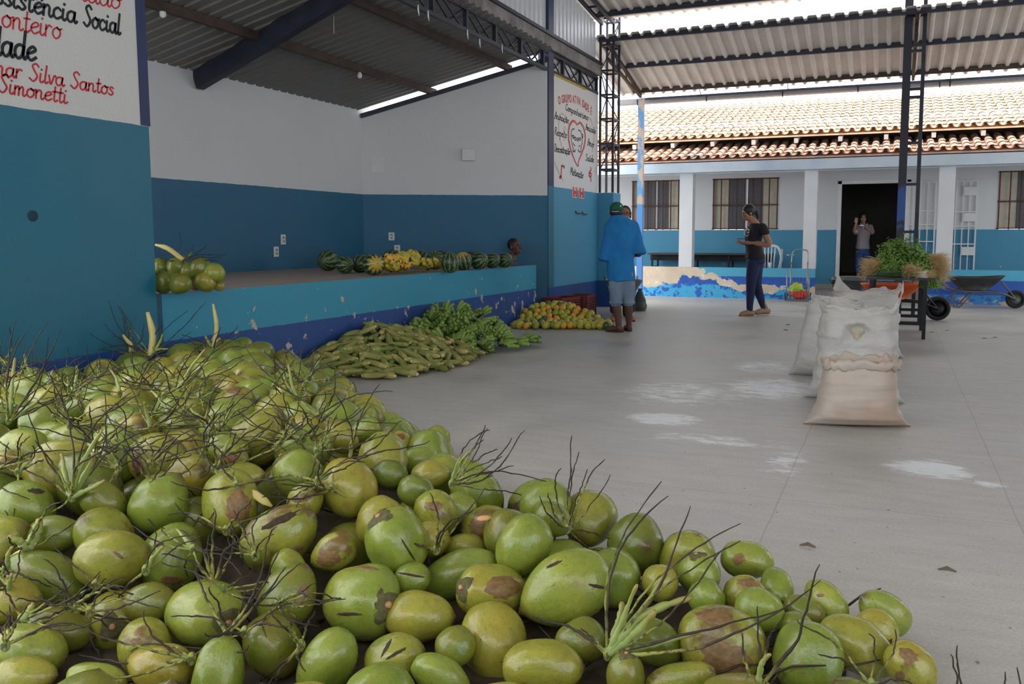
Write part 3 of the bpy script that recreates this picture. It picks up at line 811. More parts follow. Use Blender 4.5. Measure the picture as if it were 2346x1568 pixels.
def coconut(p, ax, a, b, var, kind, cal, label, group=None):
    o = link('coconut', HUSK[var][kind])
    q = Vector(ax).to_track_quat('Z', 'Y') @ Quaternion((0, 0, 1), RNG.uniform(0, 6.28))
    o.rotation_mode = 'QUATERNION'; o.rotation_quaternion = q; o.location = p; o.scale = (b, b, a)
    tag(o, label, 'coconut', group)
    if cal:
        c = link('calyx', CAL[RNG.randrange(2)], o)
    NUTS.append((Vector(p), max(b, (a + b) / 2), o))
    return o
R2 = np.array(_rt); U2 = np.array(_up)
# px, py, half length, half width (pixels), direction of the stem end in the picture, its turn to the viewer, husk kind, calyx seen, label
HAND = [
(828,1380,88,84,354,1.3,0,1,'plump green coconut whose dark round calyx with a pale stem dot faces right'),
(1295,1347,108,80,28,-.25,0,0,'large bright green coconut lying slantwise with its point to the lower left'),
(1655,1475,106,84,165,.0,2,0,'big yellow-green coconut with broad brown patches beside the thick green stalk'),
(640,1230,92,68,215,.1,2,0,'yellowish coconut with a long black scar along its upper side'),
(470,1407,84,79,338,1.3,0,1,'green coconut with an orange broken stem at its lower right'),
(390,1277,74,69,250,.5,0,0,'smooth green coconut with a rounded shoulder left of the scarred yellowish one'),
(255,1280,76,64,190,.3,1,0,'yellow-green coconut left of the smooth round-shouldered one'),
(910,1243,76,70,126,.4,0,1,'upright green coconut with a ragged calyx at its upper left'),
(365,1150,76,64,235,.0,0,0,'pale green coconut with its ribbed end turned to the lower left'),
(530,1152,72,62,100,-.5,2,0,'green coconut with a large reddish brown blotch on its front'),
(365,1055,70,60,330,.1,2,0,'green coconut flushed red-brown down its left side'),
(695,1027,66,54,178,.1,0,1,'broad light green coconut with a puckered stem end at its left'),
(798,1118,70,60,300,.3,1,0,'yellow-green coconut below the broad light green one'),
(1130,1357,82,62,172,.9,2,1,'brown-stained coconut showing a dry cut calyx at its left end'),
(1050,1318,98,52,205,.0,0,0,'long smooth green coconut lying behind the brown-stained one'),
(1130,1475,86,76,110,-.6,1,0,'yellow-green coconut with its puckered brown tip pointing down at the viewer'),
(1243,1528,95,60,180,.0,1,0,'pale yellow-green coconut cut off by the bottom edge of the picture, right of centre'),
(960,1415,82,58,180,.0,1,0,'dull yellow-green coconut tucked right of the plump one with the facing calyx'),
(1198,1250,74,60,60,-.2,0,0,'pointed bright green coconut standing against a paler one'),
(1160,1225,58,52,80,-.2,3,0,'pale coconut with a small red-brown scab behind the pointed bright green one'),
(660,1368,76,64,240,.2,3,0,'dusky coconut with grey scuffs below the one with the long black scar'),
(665,1312,55,40,120,.2,0,0,'green coconut peeping over the dusky scuffed one'),
(1400,1325,62,68,60,.0,0,0,'green coconut behind the large slantwise one'),
(1095,1130,64,50,150,.1,0,0,'bright green coconut at the heap edge with dark twigs fanning behind it'),
(1000,1177,54,46,130,.3,2,0,'coconut with a brown bruise on top below the bright green edge one'),
(1052,1168,40,40,50,.0,0,0,'small green coconut between the bruised one and the bright green edge one'),
(868,1195,58,52,60,-.2,1,0,'pale coconut behind the upright one with the ragged calyx'),
(1268,1190,48,38,150,.2,3,0,'olive coconut under the upright twigs at the heap edge'),
(1357,1172,48,42,318,.6,2,1,'coconut with a shiny red-brown crown under the upright twigs at the heap edge'),
(955,1127,46,36,160,.0,3,0,'small yellowish coconut left of the tuft of fanned twigs'),
(985,1088,46,34,190,.0,1,0,'small yellow coconut directly under the fanned twigs'),
(890,1087,44,32,0,.2,3,0,'brownish coconut in shadow right of the broad light green one'),
(950,1057,50,28,20,.0,0,0,'narrow green coconut at the right rim of the middle heap'),
(1000,1008,32,30,80,.2,0,0,'roundish coconut perched at the far right rim of the middle heap'),
(990,1034,33,28,60,.0,0,0,'green coconut just under the one perched on the far right rim'),
(907,1018,34,30,200,.4,2,1,'coconut with a wine-red stain at the right rim of the middle heap'),
(930,995,32,28,320,.3,3,1,'dark coconut with a black end behind the wine-red stained one'),
(835,962,30,28,80,.1,0,0,'small round coconut at the rim right of the twig bundle'),
(835,990,40,28,30,.0,0,0,'green coconut under the small round one at the rim'),
(782,1005,44,34,150,.0,1,0,'yellow-green coconut right above the broad light green one'),
(588,1008,46,58,80,-.4,1,0,'pale pear-shaped coconut left of the broad light green one'),
(525,965,52,44,170,.1,0,0,'shiny light coconut among black twigs in the middle of the heap'),
(410,982,52,50,60,.2,0,0,'green coconut behind crossing black twigs left of the shiny light one'),
(268,1055,56,60,60,-.2,0,0,'green coconut left of the red-flushed one'),
(310,920,58,40,150,.0,1,0,'broad pale coconut in the back left under a smaller round one'),
(314,851,36,33,330,.5,0,1,'round coconut topping the back of the heap below the pale cut stalk'),
(500,876,40,32,190,.4,2,0,'small yellowish coconut with a grey-white scuff at the back of the heap'),
(528,835,36,30,60,.1,0,0,'green coconut under the mossy stalk at the back of the heap'),
(712,885,40,36,210,.1,3,0,'brownish speckled coconut at the far rim near the corn'),
(752,872,34,28,330,.2,0,1,'green coconut touching the corn pile'),
(630,942,52,36,200,.1,1,0,'yellow-green coconut right of the shiny light one'),
(668,925,36,32,40,.0,3,0,'mottled coconut behind the yellow-green one near the far rim'),
(520,1030,52,38,170,.0,0,0,'half hidden green coconut left of the pale pear-shaped one'),
(533,1055,40,34,120,.3,2,0,'pinkish bruised coconut under the pale pear-shaped one'),
(548,1097,60,36,190,.0,1,0,'yellow-green coconut above the one with the large reddish brown blotch'),
(70,908,64,42,165,.0,0,0,'large green coconut under long twigs at the far left'),
(200,932,62,30,200,.0,0,0,'long pale coconut in the left back of the heap'),
(112,1000,50,32,210,.0,0,0,'green coconut behind a web of twigs at the left'),
(140,1045,66,38,190,.0,1,0,'pale yellowish coconut in the left middle with twigs across it'),
(20,1075,45,40,90,.0,2,0,'reddish coconut cut off by the left edge, upper one'),
(62,1160,68,54,150,.1,0,0,'green coconut with a dark slit-shaped scar near the left edge'),
(122,1228,72,46,190,.0,3,0,'dark olive coconut below the one with the slit-shaped scar'),
(105,1325,92,58,160,.1,3,0,'wide dull olive coconut near the left edge'),
(30,1380,66,56,180,.0,1,0,'yellow-green coconut cut off by the left edge, beside a cut pale stalk'),
(70,1492,84,58,170,.0,0,0,'green coconut in the lower left corner crossed by one black twig'),
(55,1548,76,40,180,.0,1,0,'yellow-brown coconut at the very lower left corner'),
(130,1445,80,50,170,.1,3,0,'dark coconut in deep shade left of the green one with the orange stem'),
(335,1485,68,58,100,.1,2,0,'grey-scuffed coconut in the lower left with twigs over it'),
(368,1530,78,56,350,.1,1,0,'yellowish coconut at the bottom edge with a ribbed top'),
(500,1556,92,56,80,-.2,0,0,'smooth green coconut cut off by the bottom edge, left of centre'),
(222,1555,70,34,170,.0,0,0,'green coconut cut off by the bottom edge near the lower left'),
(625,1482,76,62,120,.1,3,0,'dark green coconut right of the one with the orange stem'),
(745,1523,86,60,60,-.2,0,0,'pale green coconut with a cut flat top at the bottom edge'),
(905,1512,72,55,200,.0,2,0,'coconut striped with dark scars at the bottom edge'),
(1012,1550,76,44,150,.0,0,0,'green coconut with a pointed left end at the bottom edge'),
(1040,1485,52,46,60,.0,3,0,'shaded coconut left of the one with its tip facing down'),
(990,1237,40,42,80,.0,1,0,'yellowish coconut right behind the upright one with the ragged calyx'),
(765,1265,58,44,30,.0,2,0,'shadowed coconut with a brown-red side below the yellow-green one'),
(1062,1256,52,34,0,.0,1,0,'pale coconut above the long smooth green one'),
(945,1328,44,40,200,.0,0,0,'green coconut crossed by a black split behind the plump one'),
(345,1382,62,44,180,.0,3,0,'shadowed coconut under twigs left of the one with the orange stem'),
(1110,1203,58,40,20,.0,2,0,'dark brown coconut with a pale cut spot behind the pointed bright green one'),
(698,1152,46,40,60,.2,2,0,'small pinkish coconut with a brown band in the middle of the heap'),
(240,1150,52,40,150,.3,3,1,'small dark coconut in the shadow of twigs in the left middle'),
(1712,1284,62,42,170,.1,0,0,'coconut lying apart on the floor at the right rim with a brown smudge'),
(1603,1318,50,48,100,.1,0,1,'coconut with a dry cut stem on top at the right rim'),
(1712,1372,56,48,150,.1,2,0,'coconut with a pale brown top behind the big patched one'),
(1780,1348,48,38,280,1.2,0,1,'green coconut with a dark round calyx low on its front at the right rim'),
(1742,1402,62,50,150,.0,0,0,'dark green coconut right behind the big patched one'),
(1893,1380,54,40,310,.8,0,1,'shiny coconut with a brown torn calyx at its lower right'),
(2026,1404,66,46,325,-.2,0,0,'outermost green coconut on the floor at the right end of the heap'),
(1842,1402,50,34,160,.0,3,0,'small coconut with a red-brown smear left of the shiny one'),
(1852,1513,84,78,80,-.3,0,0,'large round-topped green coconut at the lower right'),
(1965,1482,92,62,150,-.2,1,0,'golden-green coconut right of the large round-topped one'),
(2010,1440,52,40,150,.0,2,0,'green coconut with small brown sores between the golden and the outermost one'),
(2088,1528,66,52,140,.0,2,0,'coconut with two dark red patches nearest the lower right floor'),
(1512,1338,44,42,100,.0,1,0,'pale coconut behind the upright tips of the thick stalk'),
(1830,1440,46,36,150,.0,3,0,'dark coconut wedged left of the large round-topped one'),
(1560,1556,84,36,10,.0,2,0,'brown-stained coconut at the bottom edge under the thick stalk'),
(1435,1560,66,44,90,.2,3,1,'coconut with a torn pale husk ring under the base of the thick stalk'),
(1620,1372,44,40,120,.0,0,0,'green coconut behind the spreading stems of the thick stalk'),
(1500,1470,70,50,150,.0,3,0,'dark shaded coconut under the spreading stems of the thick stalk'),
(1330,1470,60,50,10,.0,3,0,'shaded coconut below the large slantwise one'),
]
ITEMS = []; NUTO = {}
for h_ in HAND:
    px, py, rl, rs, an, tow = h_[:6]
    p, D = on_heap(px, py)
    q = min(1.0, .118 / (rs * D / FPX))                    # keep the seen size with a real coconut's size
    D *= q
    zmin = lambda D_: rs * D_ / FPX * .95
    ITEMS.append(dict(px=px, py=py, rl=max(rl, rs * 1.02) * (1 + .2 * min(1, abs(tow))), rs=rs, D=D, D0=D, h=h_))
def pos_of(i): return at_depth(i['px'], i['py'], i['D'])
for it in range(80):                                       # let neighbours settle clear of each other along the line of sight
    for i in ITEMS:
        i['p'] = pos_of(i); i['r'] = (i['rl'] + i['rs']) / 2 * i['D'] / FPX
    for a_i, a in enumerate(ITEMS):
        for b in ITEMS[a_i + 1:]:
            d = (a['p'] - b['p']).length; need = (a['r'] + b['r']) * .90
            if d < need:
                far, near = (a, b) if (a['D'] > b['D']) else (b, a)
                s_ = (need - d) * .35
                far['D'] = min(far['D'] + s_, far['D0'] * 1.16); near['D'] = max(near['D'] - s_ * .6, near['D0'] * .88)
    for i in ITEMS:
        p = pos_of(i); lim = i['rs'] * i['D'] / FPX * .9
        while p.z < lim and i['D'] > i['D0'] * .8:
            i['D'] -= .01; p = pos_of(i); lim = i['rs'] * i['D'] / FPX * .9
for i in ITEMS:
    px, py, rl, rs, an, tow, kind, cal, lab = i['h']
    p = pos_of(i); b = rs * i['D'] / FPX; a = i['rl'] * i['D'] / FPX
    view = ray(px, py); view = view / np.linalg.norm(view)
    ax = R2 * math.cos(math.radians(an)) + U2 * math.sin(math.radians(an)) - view * tow
    if p.z < b * 0.92: p.z = b * 0.92
    NUTO[px, py] = coconut(p, ax, a, b, RNG.randrange(5) if abs(tow) < .3 else RNG.choice((0, 2, 4)), kind, cal, lab)
# the rest of the heap
def proj(p):
    v = np.array(p) - _C; d = v @ _fw
    return CX + FPX * (v @ _rt) / d, CY - FPX * (v @ _up) / d
cell = {}
def ckey(p): return (int(p[0] // .26), int(p[1] // .26), int(p[2] // .26))
for n_ in NUTS: cell.setdefault(ckey(n_[0]), []).append((n_[0], n_[1]))
def clear(p, r, f):
    c = ckey(p)
    for i in (-1, 0, 1):
        for j in (-1, 0, 1):
            for q in (-1, 0, 1):
                for (b, rb) in cell.get((c[0]+i, c[1]+j, c[2]+q), ()):
                    if (b - p).length < (r + rb) * f: return False
    return True
ZONES = [('green coconut half buried at the back of the heap along the blue wall', 'coconuts at the back of the heap'),
         ('green coconut wedged among the twigs in the middle of the heap', 'coconuts in the middle of the heap'),
         ('green coconut packed low at the near side of the heap', 'coconuts at the near side of the heap'),
         ('green coconut low at the right rim of the heap', 'coconuts at the right rim')]
count = len(NUTS)
for layer, (zoff, f, tries, maxn) in enumerate(((0.0, .90, 14000, 235), (-0.13, .90, 14000, 300))):
    for _ in range(tries):
        if len(NUTS) >= maxn: break
        x = RNG.uniform(-4.62, 0.4); y = RNG.uniform(1.3, 6.4)
        de = edge_dist(x, y)
        if de < (0.06 if layer == 0 else .25): continue
        r = RNG.uniform(.085, .108)
        hz = heap_z(x, y)
        z = hz + zoff - RNG.uniform(0.0, .035)
        if z < r: 
            if (layer and de < .35) or (not layer and z < r - .03): continue
            z = r * .85
        p = Vector((x, y, z))
        px, py = proj(p)
        if not (-90 < px < 2440 and 600 < py < 1700): continue
        if not clear(p, r, f): continue
        # stay under the line of sight of the ones placed by hand
        if layer == 0 and de < .32 and py > 950: continue
        if layer == 1 and py > 1150: z = max(r * .8, z); p.z = z
        zi = 3 if de < .3 else (0 if y > 4.2 else (1 if py < 1280 else 2))
        ax = Vector((RNG.gauss(0, 1), RNG.gauss(0, 1), RNG.gauss(0, .6)))
        kind = RNG.choices((0, 1, 2, 3), (4, 2.5, 2, 3))[0]
        o = coconut(p, ax, r * RNG.uniform(1.05, 1.28), r * .98, RNG.randrange(5), kind, RNG.random() < .4, *ZONES[zi])
        cell.setdefault(ckey(p), []).append((p, r))
print('coconuts', count, len(NUTS))

# ---- bruises, scabs and scratches that single out the big ones
bpy.context.view_layer.update()
BRUISE = simple('brown_bruise', srgb(122, 94, 56), .5, 0, .4, 7); SCAB = simple('black_scab', srgb(58, 44, 28), .8, 0, .5, 12); RUSSET = simple('russet_skin', srgb(112, 62, 36), .35, 0, .3, 6); WINE = simple('wine_red_skin', srgb(122, 80, 54), .4, 0, .3, 6)
def blotch(key, cx, cy, rx, ry, ang, mat, name='bruise', rough=.3):
    o = NUTO[key]; inv = o.matrix_world.inverted(); L0 = inv @ Vector(_C); a_ = math.radians(ang); s = MB(); nr, nn = 5, 26; ok = {}
    for i in range(nr + 1):
        for j in range(nn):
            if i == 0 and j: continue
            q = 2 * PI * j / nn; f = i / nr * (1 + (rough * (vnoise((math.cos(q) * 2, math.sin(q) * 2, cx), 1.3) + .6 * vnoise((math.cos(q) * 5, math.sin(q) * 5, cy), 1.3))) * (i / nr))
            dx, dy = rx * f * math.cos(q), ry * f * math.sin(q)
            px = cx + dx * math.cos(a_) - dy * math.sin(a_); py = cy - (dx * math.sin(a_) + dy * math.cos(a_))
            d = inv @ Vector(_C + ray(px, py)) - L0
            hit, p, n_, _ = o.ray_cast(L0, d.normalized())
            if hit: ok[i, j] = len(s.v); s.v.append(tuple(p + n_ * (.016 if i < nr else .002)))
    for i in range(nr):
        for j in range(nn):
            k2 = (j + 1) % nn
            q = [(i, j), (i + 1, j), (i + 1, k2), (i, k2)] if i else [(0, 0), (1, j), (1, k2)]
            if all(t in ok for t in q): s.f.append([ok[t] for t in q]); s.m.append(0)
    if s.f:
        b_ = s.build(name, mat, o, True)
for args in (((530,1152), 545, 1162, 32, 36, 0, BRUISE), ((1655,1475), 1662, 1512, 58, 42, -10, BRUISE), ((1655,1475), 1640, 1412, 44, 17, -8, BRUISE), ((640,1230), 642, 1192, 50, 9, 26, SCAB, 'scar'), ((640,1230), 660, 1270, 40, 12, 20, BRUISE),
             ((365,1055), 314, 1062, 13, 32, 8, WINE), ((2088,1528), 2082, 1503, 24, 15, -25, BRUISE), ((2088,1528), 2062, 1550, 11, 12, 0, BRUISE), ((1712,1284), 1692, 1282, 15, 13, 30, BRUISE), ((1357,1172), 1345, 1147, 34, 15, 10, RUSSET),
             ((62,1160), 82, 1126, 20, 6, -5, SCAB, 'scar'), ((828,1380), 800, 1408, 30, 4, 0, SCAB, 'scratch'), ((828,1380), 840, 1302, 28, 5, -8, BRUISE, 'scratch'), ((1295,1347), 1268, 1294, 20, 4, 25, SCAB, 'scratch'), ((1295,1347), 1367, 1344, 18, 4, -12, SCAB, 'scratch'),
             ((1130,1357), 1150, 1348, 40, 26, 10, BRUISE), ((905,1512), 885, 1486, 26, 4, 62, SCAB, 'scratch'), ((905,1512), 908, 1498, 28, 4, 30, SCAB, 'scratch'), ((910,1243), 936, 1262, 32, 2.6, -58, SCAB, 'scratch'), ((907,1018), 905, 1003, 24, 9, 0, WINE),
             ((945,1328), 940, 1318, 34, 3, -10, SCAB, 'split'), ((1000,1177), 993, 1160, 20, 11, 0, BRUISE), ((1110,1203), 1115, 1212, 40, 24, 0, BRUISE), ((255,1280), 270, 1272, 14, 4, -35, BRUISE), ((533,1055), 520, 1050, 24, 18, 0, WINE), ((765,1265), 752, 1280, 28, 20, 0, BRUISE),
             ((1160,1225), 1172, 1212, 12, 9, 0, BRUISE), ((1893,1380), 1880, 1365, 9, 4, 0, BRUISE), ((698,1152), 690, 1142, 26, 10, 10, BRUISE), ((660,1368), 690, 1365, 14, 26, -20, BRUISE), ((390,1277), 395, 1330, 26, 10, 0, BRUISE), ((335,1485), 312, 1470, 14, 8, 0, BRUISE), ((1712,1372), 1712, 1338, 26, 8, -12, BRUISE)):
    blotch(*args)

# ---- bare flower stalks with their twigs
k = Mat('coconut_twig', rough=0.75)
at_ = k.node('ShaderNodeAttribute'); at_.attribute_name = 'along'
tn = k.noise(k.coord('Object'), 55, 2)
af = k.math('ADD', at_.outputs['Fac'], k.math('MULTIPLY', k.math('SUBTRACT', k.rand(), 0.36), 0.55))
kc = k.ramp(af, [(0.0, srgb(140, 152, 80)), (0.32, srgb(142, 140, 60)), (0.50, srgb(66, 54, 40)), (1.0, srgb(40, 33, 32))])
k.base(k.mix(k.math('MULTIPLY', k.val(tn, 0.50, 0.56), 0.75), kc, srgb(46, 42, 28)))
k.bump(tn, 0.5, 0.004); TWIG = k.m
k = Mat('green_stalk', rough=0.5)
at_ = k.node('ShaderNodeAttribute'); at_.attribute_name = 'along'
k.base(k.ramp(at_.outputs['Fac'], [(0.0, srgb(138, 158, 92)), (0.7, srgb(148, 160, 84)), (1.0, srgb(150, 132, 62))])); GREENST = k.m
PED = simple('pale_cut_peduncle', srgb(206, 190, 118), 0.6, 0, 0.15, 9)
CUT = simple('fresh_cut_wood', srgb(208, 158, 106), 0.7, 0, 0.15, 12)
def twig(parent, o, a, b, r0, r1, bend=0.12, mat=None, rg=RNG, n=20, name='twig'):
    a = Vector(a) - o; b = Vector(b) - o; wl = -4.74 - o.x; L = (b - a).length; d = (b - a)
    u = d.orthogonal().normalized(); w = d.cross(u).normalized()
    bu, bw = rg.uniform(-bend, bend) * L, rg.uniform(-bend, bend) * L + bend * .3 * L
    pts = []; ou = ow = 0.0; jit = 1.0 if (mat or TWIG) is TWIG else .4
    for i in range(n):
        t = i / (n - 1); s_ = math.sin(PI * t)
        j = 0.0035 * (1 if 0 < i < n - 1 else 0) * jit
        ou += rg.uniform(-j, j); ow += rg.uniform(-j, j)
        pts.append(a + d * t + u * (bu * s_ + ou * s_ ** .5) + w * (bw * s_ + ow * s_ ** .5))
    if o.z < .7: pts = [Vector((max(p.x, wl), p.y, p.z)) for p in pts]
    s = MB(); s.tube(pts, [(r0 + (r1 - r0) * i / (n - 1)) * (rg.uniform(.8, 1.25) if 0 < i < n - 1 else .7) for i in range(n)], 6, True, True)
    return s.build(name, mat or TWIG, parent, True)
def stalk(bpx, tips, label=None, group=None, green=(), ped=None, spread=.18, r0=.0055, lift=.055):
    p, D = on_heap(bpx[0], bpx[1], lift)
    t = thing('coconut_stalk', label, 'stalk', p, 0, group)
    o = p
    MB().ell((0, 0, 0), (.012, .012, .018), 10, 6).build('stalk_base', TWIG, t, True)
    for (x, y) in tips:
        e = at_depth(x, y, D + RNG.uniform(-spread, spread))
        if e.z < .02: e = on_z(x, y, .02)
        e.x = max(e.x, -4.735 if e.y < 4.4 else -4.77)
        twig(t, o, p, e, r0 * RNG.uniform(.6, .95), .0016)
    for (x, y, r) in green:
        e = at_depth(x, y, D + RNG.uniform(-.08, .08))
        twig(t, o, p, e, r * 1.15, r * .6, .08, GREENST, name='green_stem')
    if ped:
        (x, y, r) = ped
        e = at_depth(x, y, D); a = Vector((0, 0, 0)); b = e - p; m = (a + b) / 2 + Vector((.03, 0, 0))
        s = MB(); s.tube(catmull([a, m, b], 5), [r * .9] * 6 + [r * (1 - .12 * i) for i in range(5)], 10)
        s.build('peduncle', PED, t, True)
    return t
G1 = 'bare stalks over the heap'
stalk((1392, 1500), [(1516, 1103), (1531, 1137), (1582, 1160), (1697, 1200), (1696, 1240), (1662, 1256), (1212, 1412), (1880, 1330), (1805, 1395), (1330, 1440)],
      'largest stalk, thick pale green stems spreading like a hand at the lower right', None, [(1425, 1380, .012), (1500, 1400, .013), (1585, 1370, .012), (1600, 1450, .009), (1460, 1340, .008), (1540, 1300, .007)], r0=.006)
stalk((1300, 1212), [(1311, 1074), (1310, 998), (1326, 1036), (1286, 1074), (1346, 1075), (1386, 1053), (1398, 1088), (1236, 1137), (1418, 1257), (1400, 1235), (1256, 1130)],
      'stalk with upright dark twigs at the heap edge by the red-crowned coconut', r0=.004)
stalk((1035, 1110), [(1112, 974), (1118, 982), (1122, 986), (1203, 986), (1172, 1004), (1252, 1104), (1177, 1068), (1108, 1008), (1206, 1141), (1150, 1046), (1130, 1090), (1140, 1030)],
      'stalk whose twigs sweep right from the heap onto open floor', None, [(1060, 1040, .005), (1080, 1030, .005)], r0=.0042)
stalk((345, 815), [(232, 700), (250, 690), (205, 762), (155, 800), (472, 692), (430, 712), (208, 740), (285, 735), (375, 745), (180, 790), (440, 760)],
      'stalk with a tall pale cut end at the back of the heap', None, [(372, 765, .009), (385, 800, .009)], (338, 716, .022), r0=.005)
stalk((300, 812), [(275, 745), (240, 770), (215, 720), (262, 700), (225, 800), (330, 740)], 'stalk with a short yellow stub beside the tall pale cut one', None, [], (282, 768, .016))
stalk((488, 800), [(415, 765), (400, 800), (545, 745), (505, 748), (520, 760), (570, 800), (430, 780), (600, 810)], 'shaggy stalk with a pointed tan spike against the stage front', None, [(470, 770, .012), (505, 775, .012)], (488, 697, .015), r0=.006)
stalk((400, 905), [(500, 760), (512, 775), (470, 830), (560, 760), (330, 930), (300, 890), (260, 960), (540, 905), (450, 985), (200, 860)], 'pale speckled stalk reaching up right in front of the shaggy one', None, [(470, 800, .008), (480, 830, .008)])
stalk((20, 965), [(36, 733), (112, 770), (140, 752), (4, 780), (60, 760), (128, 865), (150, 880), (110, 735), (200, 880), (90, 830)], 'tangled stalk rising at the left edge before the blue wall', None, [(35, 820, .008), (120, 880, .007)])
stalk((165, 1140), [(230, 975), (110, 850), (60, 1190), (290, 1010), (240, 900), (330, 990), (60, 940), (80, 1010), (40, 1060), (300, 900)], 'thick knotty green stalk in the left middle with twigs rising from it', None, [(215, 1040, .011), (140, 1040, .010), (235, 985, .008), (240, 1100, .009)])
stalk((490, 1340), [(490, 1165), (530, 1200), (545, 1240), (480, 1225), (370, 1270), (450, 1300), (520, 1290), (410, 1215)], 'black twigs dropping between the blotched and the round-shouldered coconuts')
stalk((520, 1455), [(450, 1300), (480, 1345), (610, 1250), (640, 1262), (655, 1300), (570, 1480), (560, 1350), (690, 1290)], 'dark stalk fanning up from the coconut with the orange stem')
stalk((440, 1510), [(300, 1495), (180, 1500), (420, 1545), (560, 1400), (200, 1440), (330, 1400), (150, 1565)], 'long twigs lying across the scuffed coconuts at the lower left')
stalk((690, 1480), [(620, 1400), (615, 1568), (665, 1430), (720, 1400), (700, 1540), (590, 1560)], 'thin yellow-tipped twigs between the two coconuts at the bottom edge')
stalk((1740, 1575), [(1878, 1294), (1790, 1420), (1735, 1390), (1700, 1450)], 'single long forked twig at the lower right rising over the coconuts', None, [(1765, 1500, .007)])
stalk((1995, 1570), [(2050, 1443), (1990, 1452), (1826, 1420), (2095, 1575), (1875, 1500)], 'thin dark twigs over the golden-green coconut', r0=.004)
stalk((2240, 1640), [(2193, 1480), (2178, 1500), (2303, 1540), (2330, 1530)], 'few twig tips rising at the lower right corner from the floor', r0=.004)
stalk((680, 910), [(610, 810), (560, 790), (655, 815), (690, 790), (745, 800), (770, 890), (640, 850), (590, 860), (775, 905), (620, 800)], 'dark stalk at the far rim beside the corn', None, [(660, 835, .008), (640, 870, .006)], r0=.0045)
stalk((800, 1060), [(850, 930), (870, 880), (900, 1060), (930, 1075), (820, 960), (770, 905), (985, 1010), (920, 965)], 'sparse stalk over the right rim of the middle heap', r0=.004)
stalk((760, 1120), [(640, 1110), (600, 1140), (680, 1140), (720, 1080), (860, 1150), (840, 1190), (560, 1130)], 'flat dark stalk in the hollow under the broad light green coconut')
stalk((1000, 1260), [(1110, 1120), (1085, 1170), (960, 1270), (900, 1230), (985, 1130), (1040, 1200)], 'long leaning brown twig in front of the bruised coconut')
stalk((60, 1260), [(90, 1180), (140, 1150), (20, 1230), (0, 1310), (190, 1190), (10, 1170)], 'broken green stalk with a split pale end at the left edge', None, [(90, 1190, .016), (20, 1230, .013)])
stalk((50, 1420), [(110, 1375), (0, 1330), (170, 1330), (0, 1480), (230, 1310), (260, 1400)], 'stub of stalk with a fresh pale cut left of the deep shadow', None, [(80, 1385, .011)])
# more tangled ones over the left of the heap
for i in range(70):
    bx = RNG.uniform(-20, 760); by = RNG.uniform(830, 1130) if i < 56 else RNG.uniform(1180, 1500)
    n = RNG.randint(5, 9); L = 190 if by < 1150 else 190
    a0 = RNG.uniform(0, 360)
    tips = []
    for j in range(n):
        an = math.radians(RNG.choice((RNG.uniform(20, 160), RNG.uniform(0, 360), a0 + RNG.uniform(-40, 40))))
        l = L * RNG.uniform(.45, 1.05) * (.75 if by < 930 else 1)
        tips.append((bx + l * math.cos(an), by - l * math.sin(an) * .6))
    z_ = ('stalk of dark twigs tangled over the back left of the heap', 'twig tangle, back left') if i < 56 else ('stalk of dark twigs between near coconuts at the lower left', 'twig tangle, lower left')
    stalk((bx, by), tips, z_[0], z_[1], [(bx + RNG.uniform(-40, 40), by - RNG.uniform(20, 60), .007)] if i % 3 == 0 else [], r0=.0044, spread=.16, lift=.085)
# loose cut bracts and wood chips
def chip(px, py, L, w, an, label, mat=CUT):
    p, D = on_heap(px, py)
    p = at_depth(px, py, D - .05)
    dr = Vector(R2 * math.cos(math.radians(an)) + U2 * math.sin(math.radians(an)))
    L *= D / FPX; w *= D / FPX
    s = MB(); s.tube([-dr * L / 2, -dr * L / 4, dr * L / 5, dr * L / 2], [w * .2, w * .55, w * .5, w * .15], 8, flat=.45)
    o = s.build('husk_chip', mat, None, True); o.location = p
    tag(o, label, 'chip')
chip(25, 858, 46, 15, 5, 'pale pink cut chip among the twigs at the far left')
chip(1390, 1195, 10, 6, 30, 'tiny pale chip under the red-crowned coconut')
chip(1497, 1222, 30, 12, 35, 'small fresh wood chip caught on the twigs of the largest stalk')
chip(1110, 1188, 34, 14, 5, 'pale cut spot of wood by the dark brown coconut')
chip(770, 1462, 44, 16, -30, 'pinkish cut bract below the plump coconut')
chip(596, 1142, 66, 18, -35, 'yellow bract strip right of the blotched coconut', PED)
chip(420, 815, 40, 10, 15, 'torn reddish bract at the back of the heap')
chip(52, 1262, 70, 12, 28, 'tan bract strip at the left edge', PED)
